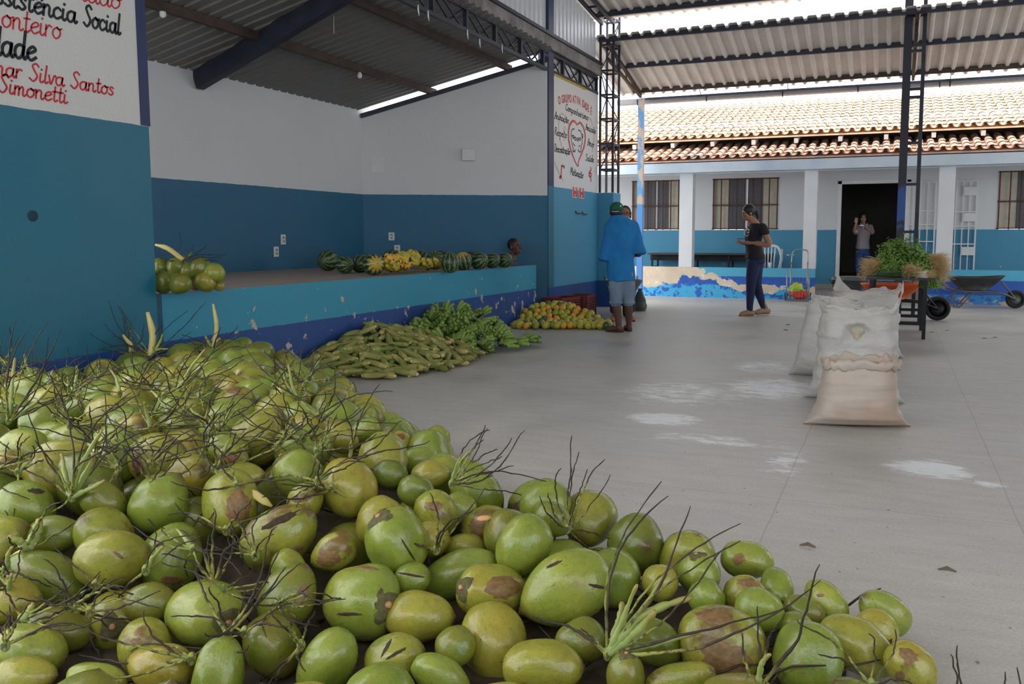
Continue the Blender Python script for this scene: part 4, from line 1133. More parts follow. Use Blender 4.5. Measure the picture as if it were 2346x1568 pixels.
# ---- dry fibre, broken twigs and husk under the heap: nobody could count it
DEB = simple('dark_husk_debris', srgb(62, 52, 38), 0.9, 0, 0.5, 20, 0.6)
s = MB(); rg = random.Random(3)
gx = [(-4.70 + i * 0.11) for i in range(46)]; gy = [(1.25 + j * 0.11) for j in range(48)]
idx = {}
for i, x in enumerate(gx):
    for j, y in enumerate(gy):
        de = edge_dist(x, y)
        if de > .2 and not (x < -4.6 and y > 6.2):
            idx[i, j] = len(s.v)
            s.v.append((x, y, .004 + max(0, heap_z(x, y) - .15) * .75 * sm((de - .2) / .4) + .03 * sm((de - .2) / .3) * (1 + vnoise((x, y, 0), 9))))
for (i, j) in list(idx):
    q = [(i, j), (i + 1, j), (i + 1, j + 1), (i, j + 1)]
    if all(p in idx for p in q): s.f.append([idx[p] for p in q]); s.m.append(0)
for _ in range(1500):
    x = rg.uniform(-4.6, .1); y = rg.uniform(1.4, 6)
    if edge_dist(x, y) < .12: continue
    z = .04 + max(0, heap_z(x, y) - .15) * .8; a = rg.uniform(0, 6.28); l = rg.uniform(.05, .16)
    p = Vector((x, y, z + rg.uniform(0, .05))); d = Vector((math.cos(a), math.sin(a), rg.uniform(-.25, .4))) * l
    s.tube([p, p + d * .5 + Vector((rg.uniform(-.01, .01), rg.uniform(-.01, .01), .01)), p + d], [.004, .0035, .002], 4)
o = s.build('husk_debris', DEB, None, True)
tag(o, 'dark mat of dry twigs and husk fibre under the coconuts', 'debris', None, 'stuff')
# ================================================================== produce along the stage
def on_surf(px, py, h, d0=2.0, dmax=20):
    r = ray(px, py); d = d0
    while d < dmax:
        p = _C + r * (d / FPX)
        if p[2] <= h(p[0], p[1]): break
        d += 0.015
    return Vector(p)
# ---- maize
k = Mat('corn_husk', rough=0.6)
v = k.coord('Object', (9, 9, 0.8)); n1 = k.noise(v, 9, 4); n2 = k.noise(k.coord('Object'), 6, 4)
sp = k.node('ShaderNodeSeparateXYZ'); k.link(k.coord('Object'), sp.inputs[0])
c0 = k.ramp(n1, [(0.3, srgb(84, 102, 40)), (0.55, srgb(120, 132, 58)), (0.75, srgb(150, 154, 84))])
c0 = k.mix(k.val(k.rand(), 0.2, 1.0), c0, k.ramp(n2, [(.3, srgb(128, 126, 62)), (.7, srgb(160, 150, 88))]))
c0 = k.mix(k.ramp(k.math('ADD', k.math('MULTIPLY', sp.outputs['Z'], 6), .5), [(0.0, (0.45,) * 3), (.18, (0,) * 3)]), c0, srgb(190, 178, 112))
k.base(c0); k.bump(n1, .5, .004)
HUSKM = k.m
def corn_mesh(seed):
    rg = random.Random(seed); s = MB(); rings = []; n = 18
    prof = [(-.128, .012), (-.120, .024), (-.10, .031), (-.05, .035), (0, .035), (.05, .031), (.09, .022), (.125, .010), (.150, .004)]
    for (z, r) in prof:
        ring = []
        for j in range(n):
            ph = 2 * PI * j / n
            q = r * (1 + .10 * math.cos(5 * ph + seed) * (1 if z > -.1 else .3) + .05 * rg.uniform(-1, 1)) * (1 + .1 * vnoise((math.cos(ph), math.sin(ph), z * 8), 1.5, seed))
            ring.append((q * math.cos(ph) + .25 * z * z * (seed % 3), q * math.sin(ph), z))
        rings.append(ring)
    s.loft(rings); return s.mesh('corn_ear', HUSKM, True)
CORN = [corn_mesh(i) for i in range(5)]
SHANK = MB().lathe([(.017, -.142), (.016, -.12), (.0, -.118)], 10).mesh('cut_shank', simple('pale_corn_shank', srgb(206, 186, 122), .7, 0, .1), True)
SILK = simple('dry_corn_silk', srgb(104, 78, 48), .9, 0, .3)
rg = random.Random(2); s = MB()
for i in range(9): s.tube([(0, 0, .14), (rg.uniform(-.01, .01), rg.uniform(-.01, .01), .16), (rg.uniform(-.02, .02), rg.uniform(-.02, .02), .185)], .0016, 4)
SILKME = s.mesh('silk', SILK)
pk = on_x(845, 742, -4.70)
def h_corn(x, y):
    u = (x + 4.78) / 1.12; w = (y - pk.y) / (1.28 if y < pk.y else 1.30)
    q = math.sqrt(max(0, u) ** 2 + w * w)
    return .03 + max(0.0, pk.z - .02) * max(0, 1 - q) ** 0.85
CORNS = []
rg = random.Random(21)
def corn_at(p, dirv, label, group):
    o = link('corn_ear', rg.choice(CORN)); o.rotation_mode = 'QUATERNION'
    o.rotation_quaternion = Vector(dirv).to_track_quat('Z', 'Y') @ Quaternion((0, 0, 1), rg.uniform(0, 6)); o.location = p
    sc = rg.uniform(.70, .92); o.scale = (sc, sc, sc)
    tag(o, label, 'corn', group); link('cut_shank', SHANK, o)
    if rg.random() < .5: link('silk', SILKME, o)
    CORNS.append(p)
tries = 0
for zo in (0.0, -.065):
  tries = 0; nmax = 215 if zo == 0 else 290
  while len(CORNS) < nmax and tries < 7000:
    tries += 1
    y = rg.uniform(pk.y - 1.3, pk.y + 1.35); x = rg.uniform(-4.74, -3.62)
    hz = h_corn(x, y)
    if hz <= .035: continue
    p = Vector((x, y, hz + zo + rg.uniform(-.03, .015)))
    if p.z < .034 and zo < 0: continue
    if p.z < .034: p.z = .034
    if any((p - q).length < .072 for q in CORNS): continue
    e = .03
    nx = (h_corn(x - e, y) - h_corn(x + e, y)) / (2 * e); ny = (h_corn(x, y - e) - h_corn(x, y + e)) / (2 * e)
    nrm = Vector((nx, ny, 1)).normalized(); a = rg.uniform(0, 6.28)
    if x < -4.62: a = rg.choice((PI / 2, -PI / 2)) + rg.uniform(-.3, .3)
    d = Vector((math.cos(a), math.sin(a), 0)); d = (d - nrm * d.dot(nrm)).normalized() + nrm * rg.uniform(-.38, .38)
    if p.z < .06: d.z = abs(d.z) * .3
    corn_at(p, d, 'unhusked ear of corn high in the heap against the stage' if hz > .2 else 'unhusked ear of corn low on the heap, near the floor edge', 'corn high in the heap' if hz > .2 else 'corn low on the heap')
# ---- green bananas
def banana_mat(name, a, b, tipc):
    k = Mat(name, rough=0.45)
    at = k.node('ShaderNodeAttribute'); at.attribute_name = 'along'
    n = k.noise(k.coord('Object'), 30, 4)
    c = k.mix(n, a, b); c = k.mix(k.math('MULTIPLY', k.rand(), .5), c, b)
    c = k.mix(k.ramp(at.outputs['Fac'], [(0.0, (.8,) * 3), (.1, (0,) * 3), (.9, (0,) * 3), (.97, (1,) * 3)]), c, tipc)
    c = k.mix(k.math('MULTIPLY', k.val(n, .62, .66), .6), c, tipc)
    k.base(c); return k.m
BG = banana_mat('green_banana_peel', srgb(96, 132, 50), srgb(140, 166, 76), srgb(44, 44, 26))
BY = banana_mat('yellow_banana_peel', srgb(224, 192, 66), srgb(190, 186, 70), srgb(90, 70, 36))
BO = banana_mat('orange_banana_peel', srgb(236, 176, 56), srgb(228, 190, 70), srgb(100, 70, 36))
def banana_mesh(mat, L=.15, R=.023):
    pts = []; rad = []
    for i in range(12):
        t = i / 11; a = -.55 + 1.1 * t
        pts.append((L * .95 * math.sin(a) / 1.05 * 1.0, 0, L * .55 * (math.cos(a) - math.cos(.55))))
        rad.append(R * (.32 if t < .05 else .55 if t < .12 else .25 if t > .97 else .6 if t > .88 else 1.0 - .15 * abs(2 * t - 1)))
    s = MB(); s.tube(pts, rad, 6, True, True)
    # shift so that the stem end is the origin
    o = Vector(pts[0]); s.v = [tuple(Vector(v) - o) for v in s.v]
    return s.mesh('banana', mat, True)
BME = {'g': banana_mesh(BG), 'y': banana_mesh(BY, .11, .019), 'o': banana_mesh(BO, .09, .02)}
CROWN = simple('dark_banana_crown', srgb(60, 54, 36), .8, 0, .3)
def hand(kind, n, label, group, seed):
    rg = random.Random(seed)
    t = thing('banana_hand', label, 'bananas', (0, 0, 0), 0, group)
    MB().tube([(0, -.010 * n / 2, 0), (0, 0, .012), (0, .010 * n / 2, 0)], [.010, .013, .010], 8).build('crown', CROWN, t, True)
    for i in range(n):
        row = i % 2; f = (i - (n - 1) / 2) / max(1, (n - 1) / 2)
        b = link('banana', BME[kind], t)
        b.location = (0.004, f * .010 * n / 2, .006 * row)
        b.rotation_mode = 'QUATERNION'
        b.rotation_quaternion = Quaternion((0, 0, 1), f * .62 + rg.uniform(-.05, .05)) @ Quaternion((0, 1, 0), -.1 - .32 * row + rg.uniform(-.06, .06)) 
        s_ = rg.uniform(.9, 1.1); b.scale = (s_, s_, s_)
    return t
bk = on_x(1030, 708, -4.62)
def h_ban(x, y):
    u = (x + 4.72) / 1.15; w = (y - bk.y) / 1.0
    q = math.sqrt(max(0, u) ** 2 + w * w)
    return .03 + (bk.z) * max(0, 1 - q) ** .7
HP = [(1005, 716), (1040, 712), (985, 738), (1062, 732), (1100, 727), (1130, 748), (1022, 750), (1060, 760), (1095, 757), (1000, 772), (1045, 786), (1085, 782), (1122, 778), (1150, 762), (1165, 782), (1190, 783),
      (1130, 796), (1100, 797), (967, 757), (978, 782), (1077, 742), (1152, 796), (1030, 734), (1112, 742), (1208, 786), (1180, 792), (1050, 748), (1015, 786), (990, 756), (1070, 774), (1140, 782), (1110, 768), (950, 772), (1025, 768), (1075, 716), (1020, 722), (1062, 798), (1000, 730), (1015, 742), (975, 745), (1050, 725), (1085, 735), (1115, 758), (1040, 762), (1010, 762), (985, 768), (1070, 788), (1130, 765), (1095, 745), (1060, 745), (1005, 752), (1145, 775), (1105, 788), (1055, 740), (1065, 735), (1048, 745), (1070, 750), (1058, 730), (1080, 725), (1030, 720)]
for i, (px, py) in enumerate(HP):
    p = on_surf(px, py, h_ban)
    if i == 14 or i in (15, 24, 25): p = on_z(px, py, .05)
    edge = px > 1160
    t = hand('g', rg.randint(8, 11), 'small hand of green bananas trailing off the heap towards the citrus' if edge else 'hand of green bananas in the heap between the corn and the citrus', 'banana hands trailing off' if edge else 'banana hands in the heap', i)
    t.location = p + Vector((0, 0, .012)); t.rotation_euler = (rg.uniform(-.9, .9), rg.uniform(-.5, .5), rg.uniform(0, 6.28)) if not edge else (rg.uniform(-.2, .2), 0.1, rg.uniform(0, 6.28))
# ---- citrus pile
def fruit_mat(name, a, b, spots):
    k = Mat(name, rough=0.35); n = k.noise(k.coord('Object'), 22, 3); n2 = k.noise(k.coord('Object'), 14, 3)
    c = k.mix(k.val(k.math('ADD', k.math('MULTIPLY', n2, .6), k.math('MULTIPLY', k.rand(), .4)), .3, .7), a, b); c = k.mix(k.math('MULTIPLY', k.val(n, .6, .66), .5), c, spots)
    k.base(c); k.bump(k.noise(k.coord('Object'), 260, 2), .25, .001); return k.m
FRM = [fruit_mat('yellow_citrus', srgb(200, 184, 62), srgb(170, 168, 56), srgb(120, 110, 50)), fruit_mat('orange_citrus', srgb(222, 150, 44), srgb(208, 164, 52), srgb(130, 96, 40)),
       fruit_mat('dark_green_citrus', srgb(62, 84, 52), srgb(84, 108, 58), srgb(120, 120, 70)), fruit_mat('lime_citrus', srgb(140, 152, 58), srgb(186, 176, 66), srgb(96, 100, 44))]
FR = []
for m in FRM:
    s = MB(); s.ell((0, 0, 0), (1, 1, 1.06), 16, 12, fn=lambda d: 1 - .05 * max(0, abs(d.z) - .85) / .15); FR.append(s.mesh('citrus_fruit', m, True))
NUB = MB().lathe([(.0, 1.0), (.10, 1.02), (.12, 1.07), (0, 1.09)], 8).mesh('stem_nub', simple('citrus_stem_nub', srgb(96, 92, 60), .8), True)
fa, fb = on_z(1185, 748), on_z(1395, 746)
fn_ = Vector((-(fb - fa).y, (fb - fa).x, 0)).normalized()
def h_cit(x, y):
    q = Vector((x, y, 0)) - fa; t = q.dot((fb - fa).normalized()) / (fb - fa).length
    d = q.dot(fn_)
    tt = max(0, min(1, t))
    return .05 + max(0, min(.30 * (1 - .62 * tt), d * .62)) * sm(min(1, max(0, t + .05) * 5))
PROF = [(1178, 744), (1200, 712), (1235, 694), (1290, 695), (1325, 704), (1362, 720), (1398, 736)]
def ytop(x):
    for (a, b), (c, d) in zip(PROF[:-1], PROF[1:]):
        if a <= x <= c: return b + (d - b) * (x - a) / (c - a)
    return 760
rg = random.Random(8); pts = []; tries = 0
CLAB = [('yellow', 'yellow round fruit in the citrus pile by the red crates'), ('orange', 'orange-coloured round fruit in the citrus pile by the red crates'),
        ('dark green', 'dark green round fruit in the citrus pile by the red crates'), ('lime', 'yellow-green round fruit in the citrus pile by the red crates')]
while len(pts) < 135 and tries < 8000:
    tries += 1
    px = rg.uniform(1180, 1396); py = rg.uniform(690, 747)
    if py < ytop(px) + 2: continue
    p = on_surf(px, py, h_cit, 8); r = rg.uniform(.042, .053)
    if p.x < -4.69: continue
    if p.z < r: p.z = r
    if any((p - q).length < (r + q_r) * .80 for q, q_r in pts): continue
    pts.append((p, r)); ki = rg.choices((0, 1, 2, 3), (4, 2, 1.7, 3))[0]
    o = link('citrus_fruit', FR[ki]); o.location = p; o.scale = (r, r, r); o.rotation_euler = (rg.uniform(0, 6), rg.uniform(0, 6), 0)
    tag(o, CLAB[ki][1], 'fruit', CLAB[ki][0] + ' citrus in the pile'); link('stem_nub', NUB, o)
# ---- watermelons on the stage
def melon_mat(name, patch):
    k = Mat(name, rough=0.4)
    tc = k.node('ShaderNodeTexCoord'); sp = k.node('ShaderNodeSeparateXYZ'); k.link(tc.outputs['Object'], sp.inputs[0])
    ang = k.math('ARCTAN2', sp.outputs['Y'], sp.outputs['X']); n = k.noise(tc.outputs['Object'], 3.5, 5, .6)
    w = k.math('SINE', k.math('ADD', k.math('MULTIPLY', ang, 11), k.math('MULTIPLY', n, 9)))
    c = k.ramp(k.math('ADD', k.math('MULTIPLY', w, .5), .5), [(0.35, srgb(34, 50, 34)), (.65, srgb(50, 74, 44)), (.98, srgb(112, 136, 82))])
    if patch:
        f = k.val(k.math('ADD', sp.outputs['Z'], k.math('MULTIPLY', w, .18)), .62, 1.0)
        c = k.mix(f, c, srgb(184, 160, 64))
    k.base(c); return k.m
MM = [melon_mat('striped_watermelon', False), melon_mat('yellow_patched_watermelon', True)]
MEL = [MB().ell((0, 0, 0), (1, 1, 1.1), 28, 18).mesh('watermelon', m, True) for m in MM]
MST = MB().tube([(0, 0, 1.08), (.02, 0, 1.16), (.08, 0, 1.22)], .035, 6).mesh('melon_stem', simple('dry_melon_stem', srgb(120, 112, 70), .8))
for (px, py, r, rp, ax, lab) in ((752, 597, 24, 0, (0, 1, .1), 'dark watermelon at the left end of the row on the stage'), (790, 607, 20, 0, (.9, -.3, 0), 'long striped watermelon lying second from the left end'),
        (826, 604, 21, 0, (0, 1, .4), 'shadowed watermelon between the striped and the yellow-ended one'), (856, 606, 25, 1, (.75, -.65, .1), 'watermelon with a bright yellow end beside the orange bananas'),
        (898, 593, 21, 0, (0, 1, .2), 'dark watermelon behind the orange bananas'), (925, 594, 19, 0, (0, .3, 1), 'watermelon hidden behind the yellow bananas'),
        (965, 595, 20, 0, (.4, .4, 1), 'watermelon rising behind the right yellow bananas'), (998, 596, 21, 0, (.3, -.8, .3), 'mottled watermelon right of the yellow bananas'),
        (1031, 602, 22, 0, (0, 0, 1), 'dark watermelon sixth from the right end of the row'), (1062, 599, 20, 1, (0, -.4, 1), 'watermelon with a yellow patch on its top'),
        (1098, 598, 20, 0, (.8, -.2, .3), 'boldly light-striped watermelon third from the right end'), (1128, 597, 18, 0, (.8, -.3, .2), 'watermelon second from the right end of the row'),
        (1156, 596, 18, 0, (.8, -.4, .2), 'watermelon at the right end of the row, nearest the seated man'), (1012, 592, 17, 0, (0, 1, 0), 'watermelon in the second row behind the mottled one'), (1110, 589, 15, 0, (0, 1, .3), 'watermelon in the second row behind the light-striped one'),
        (1080, 592, 16, 0, (1, .2, 0), 'watermelon in the second row behind the yellow-patched one'), (1045, 590, 13, 0, (1, .2, .3), 'watermelon in the second row behind the dark one sixth from the right end')):
    D = depth_of(on_z(px, py + r, .797)); rr = r * D / FPX
    p = on_z(px, py, .797 + rr)
    D = depth_of(p); rr = r * D / FPX; p.z = .797 + rr * .99
    o = link('watermelon', MEL[rp]); o.location = p; o.scale = (rr,) * 3; o.rotation_mode = 'QUATERNION'; o.rotation_quaternion = Vector(ax).to_track_quat('Z', 'Y')
    tag(o, lab, 'watermelon', None); link('stem', MST, o)
for i, (px, py, kd, n, rz, lab) in enumerate(((893, 610, 'o', 8, 2.4, 'orange-ripe hand of bananas nearest the yellow-ended watermelon'), (908, 605, 'o', 8, 3.0, 'orange-ripe hand of bananas second from the yellow-ended watermelon'), (903, 622, 'y', 8, 2.0, 'yellow hand of bananas at the stage edge under the orange ones'),
        (940, 598, 'y', 11, 2.6, 'yellow hand of bananas on top of the others'), (935, 615, 'y', 9, 2.2, 'yellow hand of bananas in the middle at the stage edge'), (965, 606, 'y', 11, 2.8, 'large greenish yellow hand of bananas leaning on the watermelons'),
        (985, 619, 'y', 9, 2.0, 'greenish yellow hand of bananas at the stage edge'), (1010, 621, 'y', 7, 1.7, 'last yellow hand of bananas on the right at the stage edge'), (955, 590, 'y', 8, 3.4, 'yellow hand of bananas high against the watermelons'), (918, 612, 'o', 8, 1.4, 'orange hand of bananas between the two colours'))):
    De = depth_of(on_z(px, 631 - (px - 890) * .078, .80)); p = at_depth(px, py, De + .12 + max(0, 622 - py) * .010)
    t = hand(kd, n, lab, None, 40 + i); lift = .03 if py > 608 else .10
    p.z = min(max(p.z, .835), .93)
    t.location = p; t.rotation_euler = (rg.uniform(-.3, .3), rg.uniform(-.4, .1), -rz + rg.uniform(-.3, .3)); t.scale = (1.5,) * 3
# ---- coconuts on the stage
SC_ = [(371, 648, 25, 'lower left, cut by the wall edge'), (413, 650, 25, 'lower row, second from the wall edge'), (446, 646, 20, 'shadowed in the lower row'), (472, 647, 23, 'yellowish, lower right'), (491, 626, 23, 'rightmost of the bunch'),
       (404, 612, 22, 'upper row, under the stalk'), (458, 614, 24, 'top of the bunch'), (366, 612, 20, 'half hidden behind the wall edge'), (500, 655, 13, 'small, at the floor on the right'), (430, 622, 20, 'deep in the middle')]
for i, (px, py, r, lab) in enumerate(SC_):
    D = depth_of(on_z(px, py + r, .80)) if py > 630 else depth_of(on_z(px, 672, .80)) + .12
    p = at_depth(px, py, D); rr = r * D / FPX
    if p.z < .797 + rr * .95: p.z = .797 + rr * .95
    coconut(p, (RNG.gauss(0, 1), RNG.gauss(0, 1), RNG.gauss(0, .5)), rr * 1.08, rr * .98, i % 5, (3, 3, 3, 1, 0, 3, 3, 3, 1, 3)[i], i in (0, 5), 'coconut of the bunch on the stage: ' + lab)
def stage_stalk():
    p = at_depth(420, 596, depth_of(on_z(420, 672, .80)) + .1)
    t = thing('coconut_stalk', 'stalk with an arched pale end on the coconuts on the stage', 'stalk', p)
    e = at_depth(356, 561, depth_of(p)); m = at_depth(385, 570, depth_of(p))
    s = MB(); s.tube(catmull([Vector((0, 0, 0)), m - p, e - p], 6), [.018] * 9 + [.014, .012, .010, .009], 10); s.build('peduncle', PED, t, True)
    D = depth_of(p)
    for (x, y) in ((360, 600), (375, 575), (412, 533), (445, 560), (475, 562), (510, 590), (520, 585), (365, 590), (425, 570), (500, 598), (380, 600), (360, 585)):
        twig(t, p, p + Vector((RNG.uniform(-.05, .05), RNG.uniform(-.03, .03), 0)), at_depth(x, y, D + RNG.uniform(-.15, .15)), .004, .002)
stage_stalk()
# ---- crates beside the citrus
CR = simple('dull_red_crate_plastic', srgb(112, 44, 36), .55, 0, .15)
def crate(loc, rz, label):
    t = thing('plastic_crate', label, 'crate', loc, rz); w, d, h = .50, .33, .33
    s = MB(); s.box((-w/2, -d/2, 0), (w/2, d/2, .015)); s.build('base', CR, t)
    for (a, b, n_) in (((-w/2, -d/2), (w/2, -d/2), 'side'), ((-w/2, d/2), (w/2, d/2), 'side'), ((-w/2, -d/2), (-w/2, d/2), 'end'), ((w/2, -d/2), (w/2, d/2), 'end')):
        s = MB()
        for z, th in ((.03, .05), (.085, .022), (.12, .022), (.155, .022), (.19, .022), (.225, .022), (.26, .022), (.305, .045)): s.bar((*a, z), (*b, z), .014, th)
        for j in range(6): 
            f = j / 5; x = a[0] + (b[0] - a[0]) * f; y = a[1] + (b[1] - a[1]) * f; s.bar((x, y, .01), (x, y, h - .01), .018)
        s.build(n_, CR, t)
    return t
crate((-4.50, 11.62, 0), 1.35, 'dull red plastic crate half hidden behind the citrus, beside the column')
crate((-4.40, 12.16, 0), 1.62, 'dull red plastic crate standing nearer the man in blue')

# ================================================================== small fittings on the walls
def side_pt(px, py): 
    r = ray(px, py); n_ = nAB; a = np.array(A); return Vector(_C + r * (float((a - _C) @ np.array(n_)) / float(r @ np.array(n_))))
ANG_S = math.atan2(dAB.y, dAB.x)
def plate(name, label, cat, p, rz, w, h, d, mat, extra=None):
    t = thing(name, label, cat, p, rz)
    bevel(MB().box((-w/2, -d, -h/2), (w/2, 0, h/2)).build('plate', mat, t), min(.006, d / 3))
    if extra: extra(t)
    return t
GRYP = simple('grey_socket_face', srgb(150, 150, 150), .5)
def sock(t):
    for z in (-.022, .022):
        MB().cbox((0, -.014, z), (.034, .006, .030)).build('socket_face', GRYP, t)
        MB().cbox((-.006, -.0175, z), (.005, .003, .008)).build('slot', M['black'], t); MB().cbox((.006, -.0175, z), (.005, .003, .008)).build('slot', M['black'], t)
WP = simple('ivory_plate', srgb(206, 206, 204), .4, 0, .05)
RB = PI / 2
for (px, py, lab) in ((648, 549, 'white wall socket on the stage back wall, upper one'), (632, 577, 'white wall socket on the stage back wall, lower one')):
    p = on_x(px, py, XB); plate('wall_socket', lab, 'socket', p, RB, .085, .125, .012, WP, sock)
for (px, py, lab) in ((897, 542, 'white wall socket on the stage end wall, upper one'), (910, 571, 'white wall socket on the stage end wall, lower one')):
    p = side_pt(px, py); plate('wall_socket', lab, 'socket', p, ANG_S, .085, .115, .012, WP, sock)
plate('cover_plate', 'flat blank cover plate painted like the white stage end wall', 'cover', side_pt(866, 378), ANG_S, .19, .21, .008, WP)
plate('junction_box', 'square white junction box on the stage end wall', 'box', side_pt(1073, 355), ANG_S, .19, .17, .05, WP)
# bulbs and wire hanging from the stage roof
GL = simple('frosted_bulb_glass', srgb(214, 216, 216), .25, 0, .02)
def bulb(px, py, X, label):
    p = on_x(px, py, X); t = thing('hanging_bulb', label, 'bulb', p)
    top = z_st(X) - .09 - p.z
    MB().tube([(0, 0, .05), (0, 0, max(.09, top))], .005, 6).build('cord', M['black'], t)
    MB().lathe([(.0, .09), (.016, .085), (.018, .045), (.0, .04)], 12).build('holder', M['white_plastic'], t, True)
    MB().lathe([(.0, .045), (.016, .04), (.030, .0), (.026, -.03), (.0, -.045)], 14).build('glass', GL, t, True)
bulb(373, 30, -6.2, 'bare bulb hanging under the stage roof near the lettered wall')
bulb(824, 172, -6.2, 'bare bulb hanging under the stage roof above the stage corner')
p = on_x(765, 78, -5.6)
tag(MB().tube([p, p + Vector((.004, 0, .2)), Vector((p.x, p.y, z_st(-5.6)))], .004, 5).build('loose_wire', simple('pale_wire', srgb(190, 190, 190))), 'loose pale wire dangling from the stage roof', 'wire')
RAG = simple('yellow_paint_mark', srgb(190, 160, 30))
tr5 = MB().box((-4.768, 11.92, 3.575), (-4.735, 13.3, 3.60)).build('edge_strip', RAG); tag(tr5, 'yellow painted strip along the top edge of the mural wall', 'strip')
WH = simple('white_paper_scrap', srgb(214, 216, 216), .7)
for i, (px, py) in enumerate(((958, 22), (981, 35), (1071, 78), (1099, 98), (1150, 110))):
    p = on_x(px, py, -4.735); s = MB(); s.tube([p + Vector((0, 0, .05)), p, p + Vector((.005, .01, -.06))], [.006, .009, .003], 5)
    tag(s.build('paper_scrap', WH), 'white scrap of party ribbon tied to the truss', 'ribbon', 'ribbon scraps on the truss')
# taps / hooks on the mural wall
for (px, py, lab) in ((1318, 489, 'small brown hook on the mural wall, left one'), (1333, 491, 'small brown hook on the mural wall, right one')):
    p = on_x(px, py, -4.75); t = thing('wall_hook', lab, 'hook', p)
    MB().tube([(0, 0, .04), (.03, 0, 0), (.05, .02, -.01)], .012, 6).build('bracket', M['wood'], t); MB().tube([(.04, 0, 0), (.05, .14, .0)], .010, 6).build('arm', M['rust_steel'], t)
# red safety plates: white symbols on red
REDP = simple('red_sign_plate', srgb(206, 58, 34), .5, 0, .05); SIGNW = simple('sign_white', srgb(232, 230, 224), .5, 0, .02)
def wall_poly(pts, X): return [on_x(x, y, X) for x, y in pts]
for (xa, ya, xb, yb, lab) in ((1312, 427, 1323, 453.5, 'red fire-equipment plate with white symbols, left one on the mural wall'), (1327, 429, 1338, 455.5, 'red fire-equipment plate with white symbols, right one on the mural wall')):
    a = on_x(xa, ya, -4.744); b = on_x(xb, yb, -4.744); t = thing('safety_sign', lab, 'sign', (-4.75, (a.y + b.y) / 2, (a.z + b.z) / 2))
    w = abs(b.y - a.y); h = abs(a.z - b.z)
    MB().box((0, -w/2, -h/2), (.006, w/2, h/2)).build('plate', SIGNW, t); MB().box((.002, -w/2 + .012, -h/2 + .008), (.008, w/2 - .012, h/2 - .008)).build('red_field', REDP, t)
    s = MB()
    s.lathe([(.0, -.03), (.028, -.028), (.030, .02), (.012, .035), (.012, .05), (0, .052)], 10, Matrix.Translation((.006, -.02, .05)) @ Matrix.Scale(.12, 4, (1, 0, 0)))
    s.cbox((.008, .035, .05), (.004, .02, .07)); s.cbox((.008, .0, -.04), (.004, .05, .012)); s.cbox((.008, -.012, -.065), (.004, .02, .03)); s.cbox((.008, .02, -.085), (.004, .05, .012))
    s.build('symbols', SIGNW, t)
# ================================================================== hand lettering (single brush strokes)
G = {
'a': (1.0, [[(.75,.85),(.45,1),(.12,.75),(.1,.3),(.35,0),(.65,.25),(.78,.9)], [(.78,1),(.75,.3),(.88,0),(1.05,.2)]]),
'c': (.82, [[(.75,.8),(.45,1),(.12,.7),(.12,.25),(.4,0),(.82,.25)]]),
'd': (1.0, [[(.75,.85),(.45,1),(.12,.75),(.1,.3),(.35,0),(.65,.25),(.78,.9)], [(.84,2.0),(.78,1),(.75,.3),(.88,0),(1.05,.2)]]),
'e': (.82, [[(.1,.45),(.5,.6),(.74,.8),(.5,1),(.15,.7),(.12,.3),(.4,0),(.82,.25)]]),
'h': (.95, [[(.15,2),(.1,0)], [(.1,.6),(.4,1),(.65,.8),(.65,.2),(.8,0),(1,.2)]]),
'i': (.5, [[(.15,1),(.12,.25),(.28,0),(.5,.2)], [(.2,1.4),(.24,1.5)]]),
'l': (.5, [[(.25,2),(.15,.3),(.3,0),(.5,.2)]]),
'm': (1.25, [[(.1,1),(.1,0)], [(.1,.65),(.35,1),(.5,.8),(.5,0)], [(.5,.65),(.75,1),(.92,.8),(.92,.2),(1.05,0),(1.25,.2)]]),
'n': (.95, [[(.1,1),(.1,0)], [(.1,.65),(.4,1),(.62,.8),(.62,.2),(.78,0),(.97,.2)]]),
'o': (.92, [[(.45,1),(.12,.7),(.12,.25),(.42,0),(.75,.3),(.75,.75),(.45,1),(.62,.82),(.92,.95)]]),
'p': (.85, [[(.1,1),(.1,-.9)], [(.1,.7),(.4,1),(.7,.7),(.65,.2),(.4,0),(.12,.25)]]),
'r': (.68, [[(.1,1),(.1,0)], [(.1,.6),(.35,1),(.62,.92)]]),
's': (.72, [[(.62,.85),(.4,1),(.2,.78),(.45,.5),(.62,.25),(.38,0),(.08,.15)]]),
't': (.62, [[(.3,1.7),(.25,.3),(.4,0),(.62,.2)], [(.02,1.1),(.58,1.15)]]),
'u': (.98, [[(.1,1),(.1,.3),(.35,0),(.65,.35),(.7,1)], [(.7,1),(.68,.25),(.82,0),(.98,.2)]]),
'v': (.78, [[(.05,1),(.3,0),(.62,1),(.8,.95)]]),
'z': (.75, [[(.1,.95),(.62,.95),(.1,0),(.68,.05)]]),
'g': (.9, [[(.75,.85),(.45,1),(.12,.75),(.1,.3),(.35,0),(.65,.25),(.78,1)], [(.78,1),(.75,-.5),(.45,-.9),(.15,-.6)]]),
'S': (1.05, [[(.95,1.7),(.65,2),(.3,1.7),(.55,1.15),(.85,.6),(.5,0),(.05,.3)]]),
'A': (1.05, [[(.0,.1),(.2,.0),(.65,2),(.95,0)], [(.1,.85),(.98,.85)]]),
'C': (1.1, [[(.95,1.5),(.75,2),(.2,1.5),(.15,.5),(.6,0),(1.1,.4)]]),
'D': (1.1, [[(.25,2),(.15,0)], [(0,1.9),(.7,1.85),(1.02,1),(.6,.1),(.05,.05)]]),
'M': (1.4, [[(.05,0),(.25,2),(.65,.6),(1.1,2),(1.25,0),(1.4,.2)]]),
'R': (1.05, [[(.18,2),(.1,0)], [(0,1.7),(.5,2),(.9,1.6),(.5,1.1),(.15,1.0)], [(.45,1.1),(.7,.5),(1.05,0)]]),
}
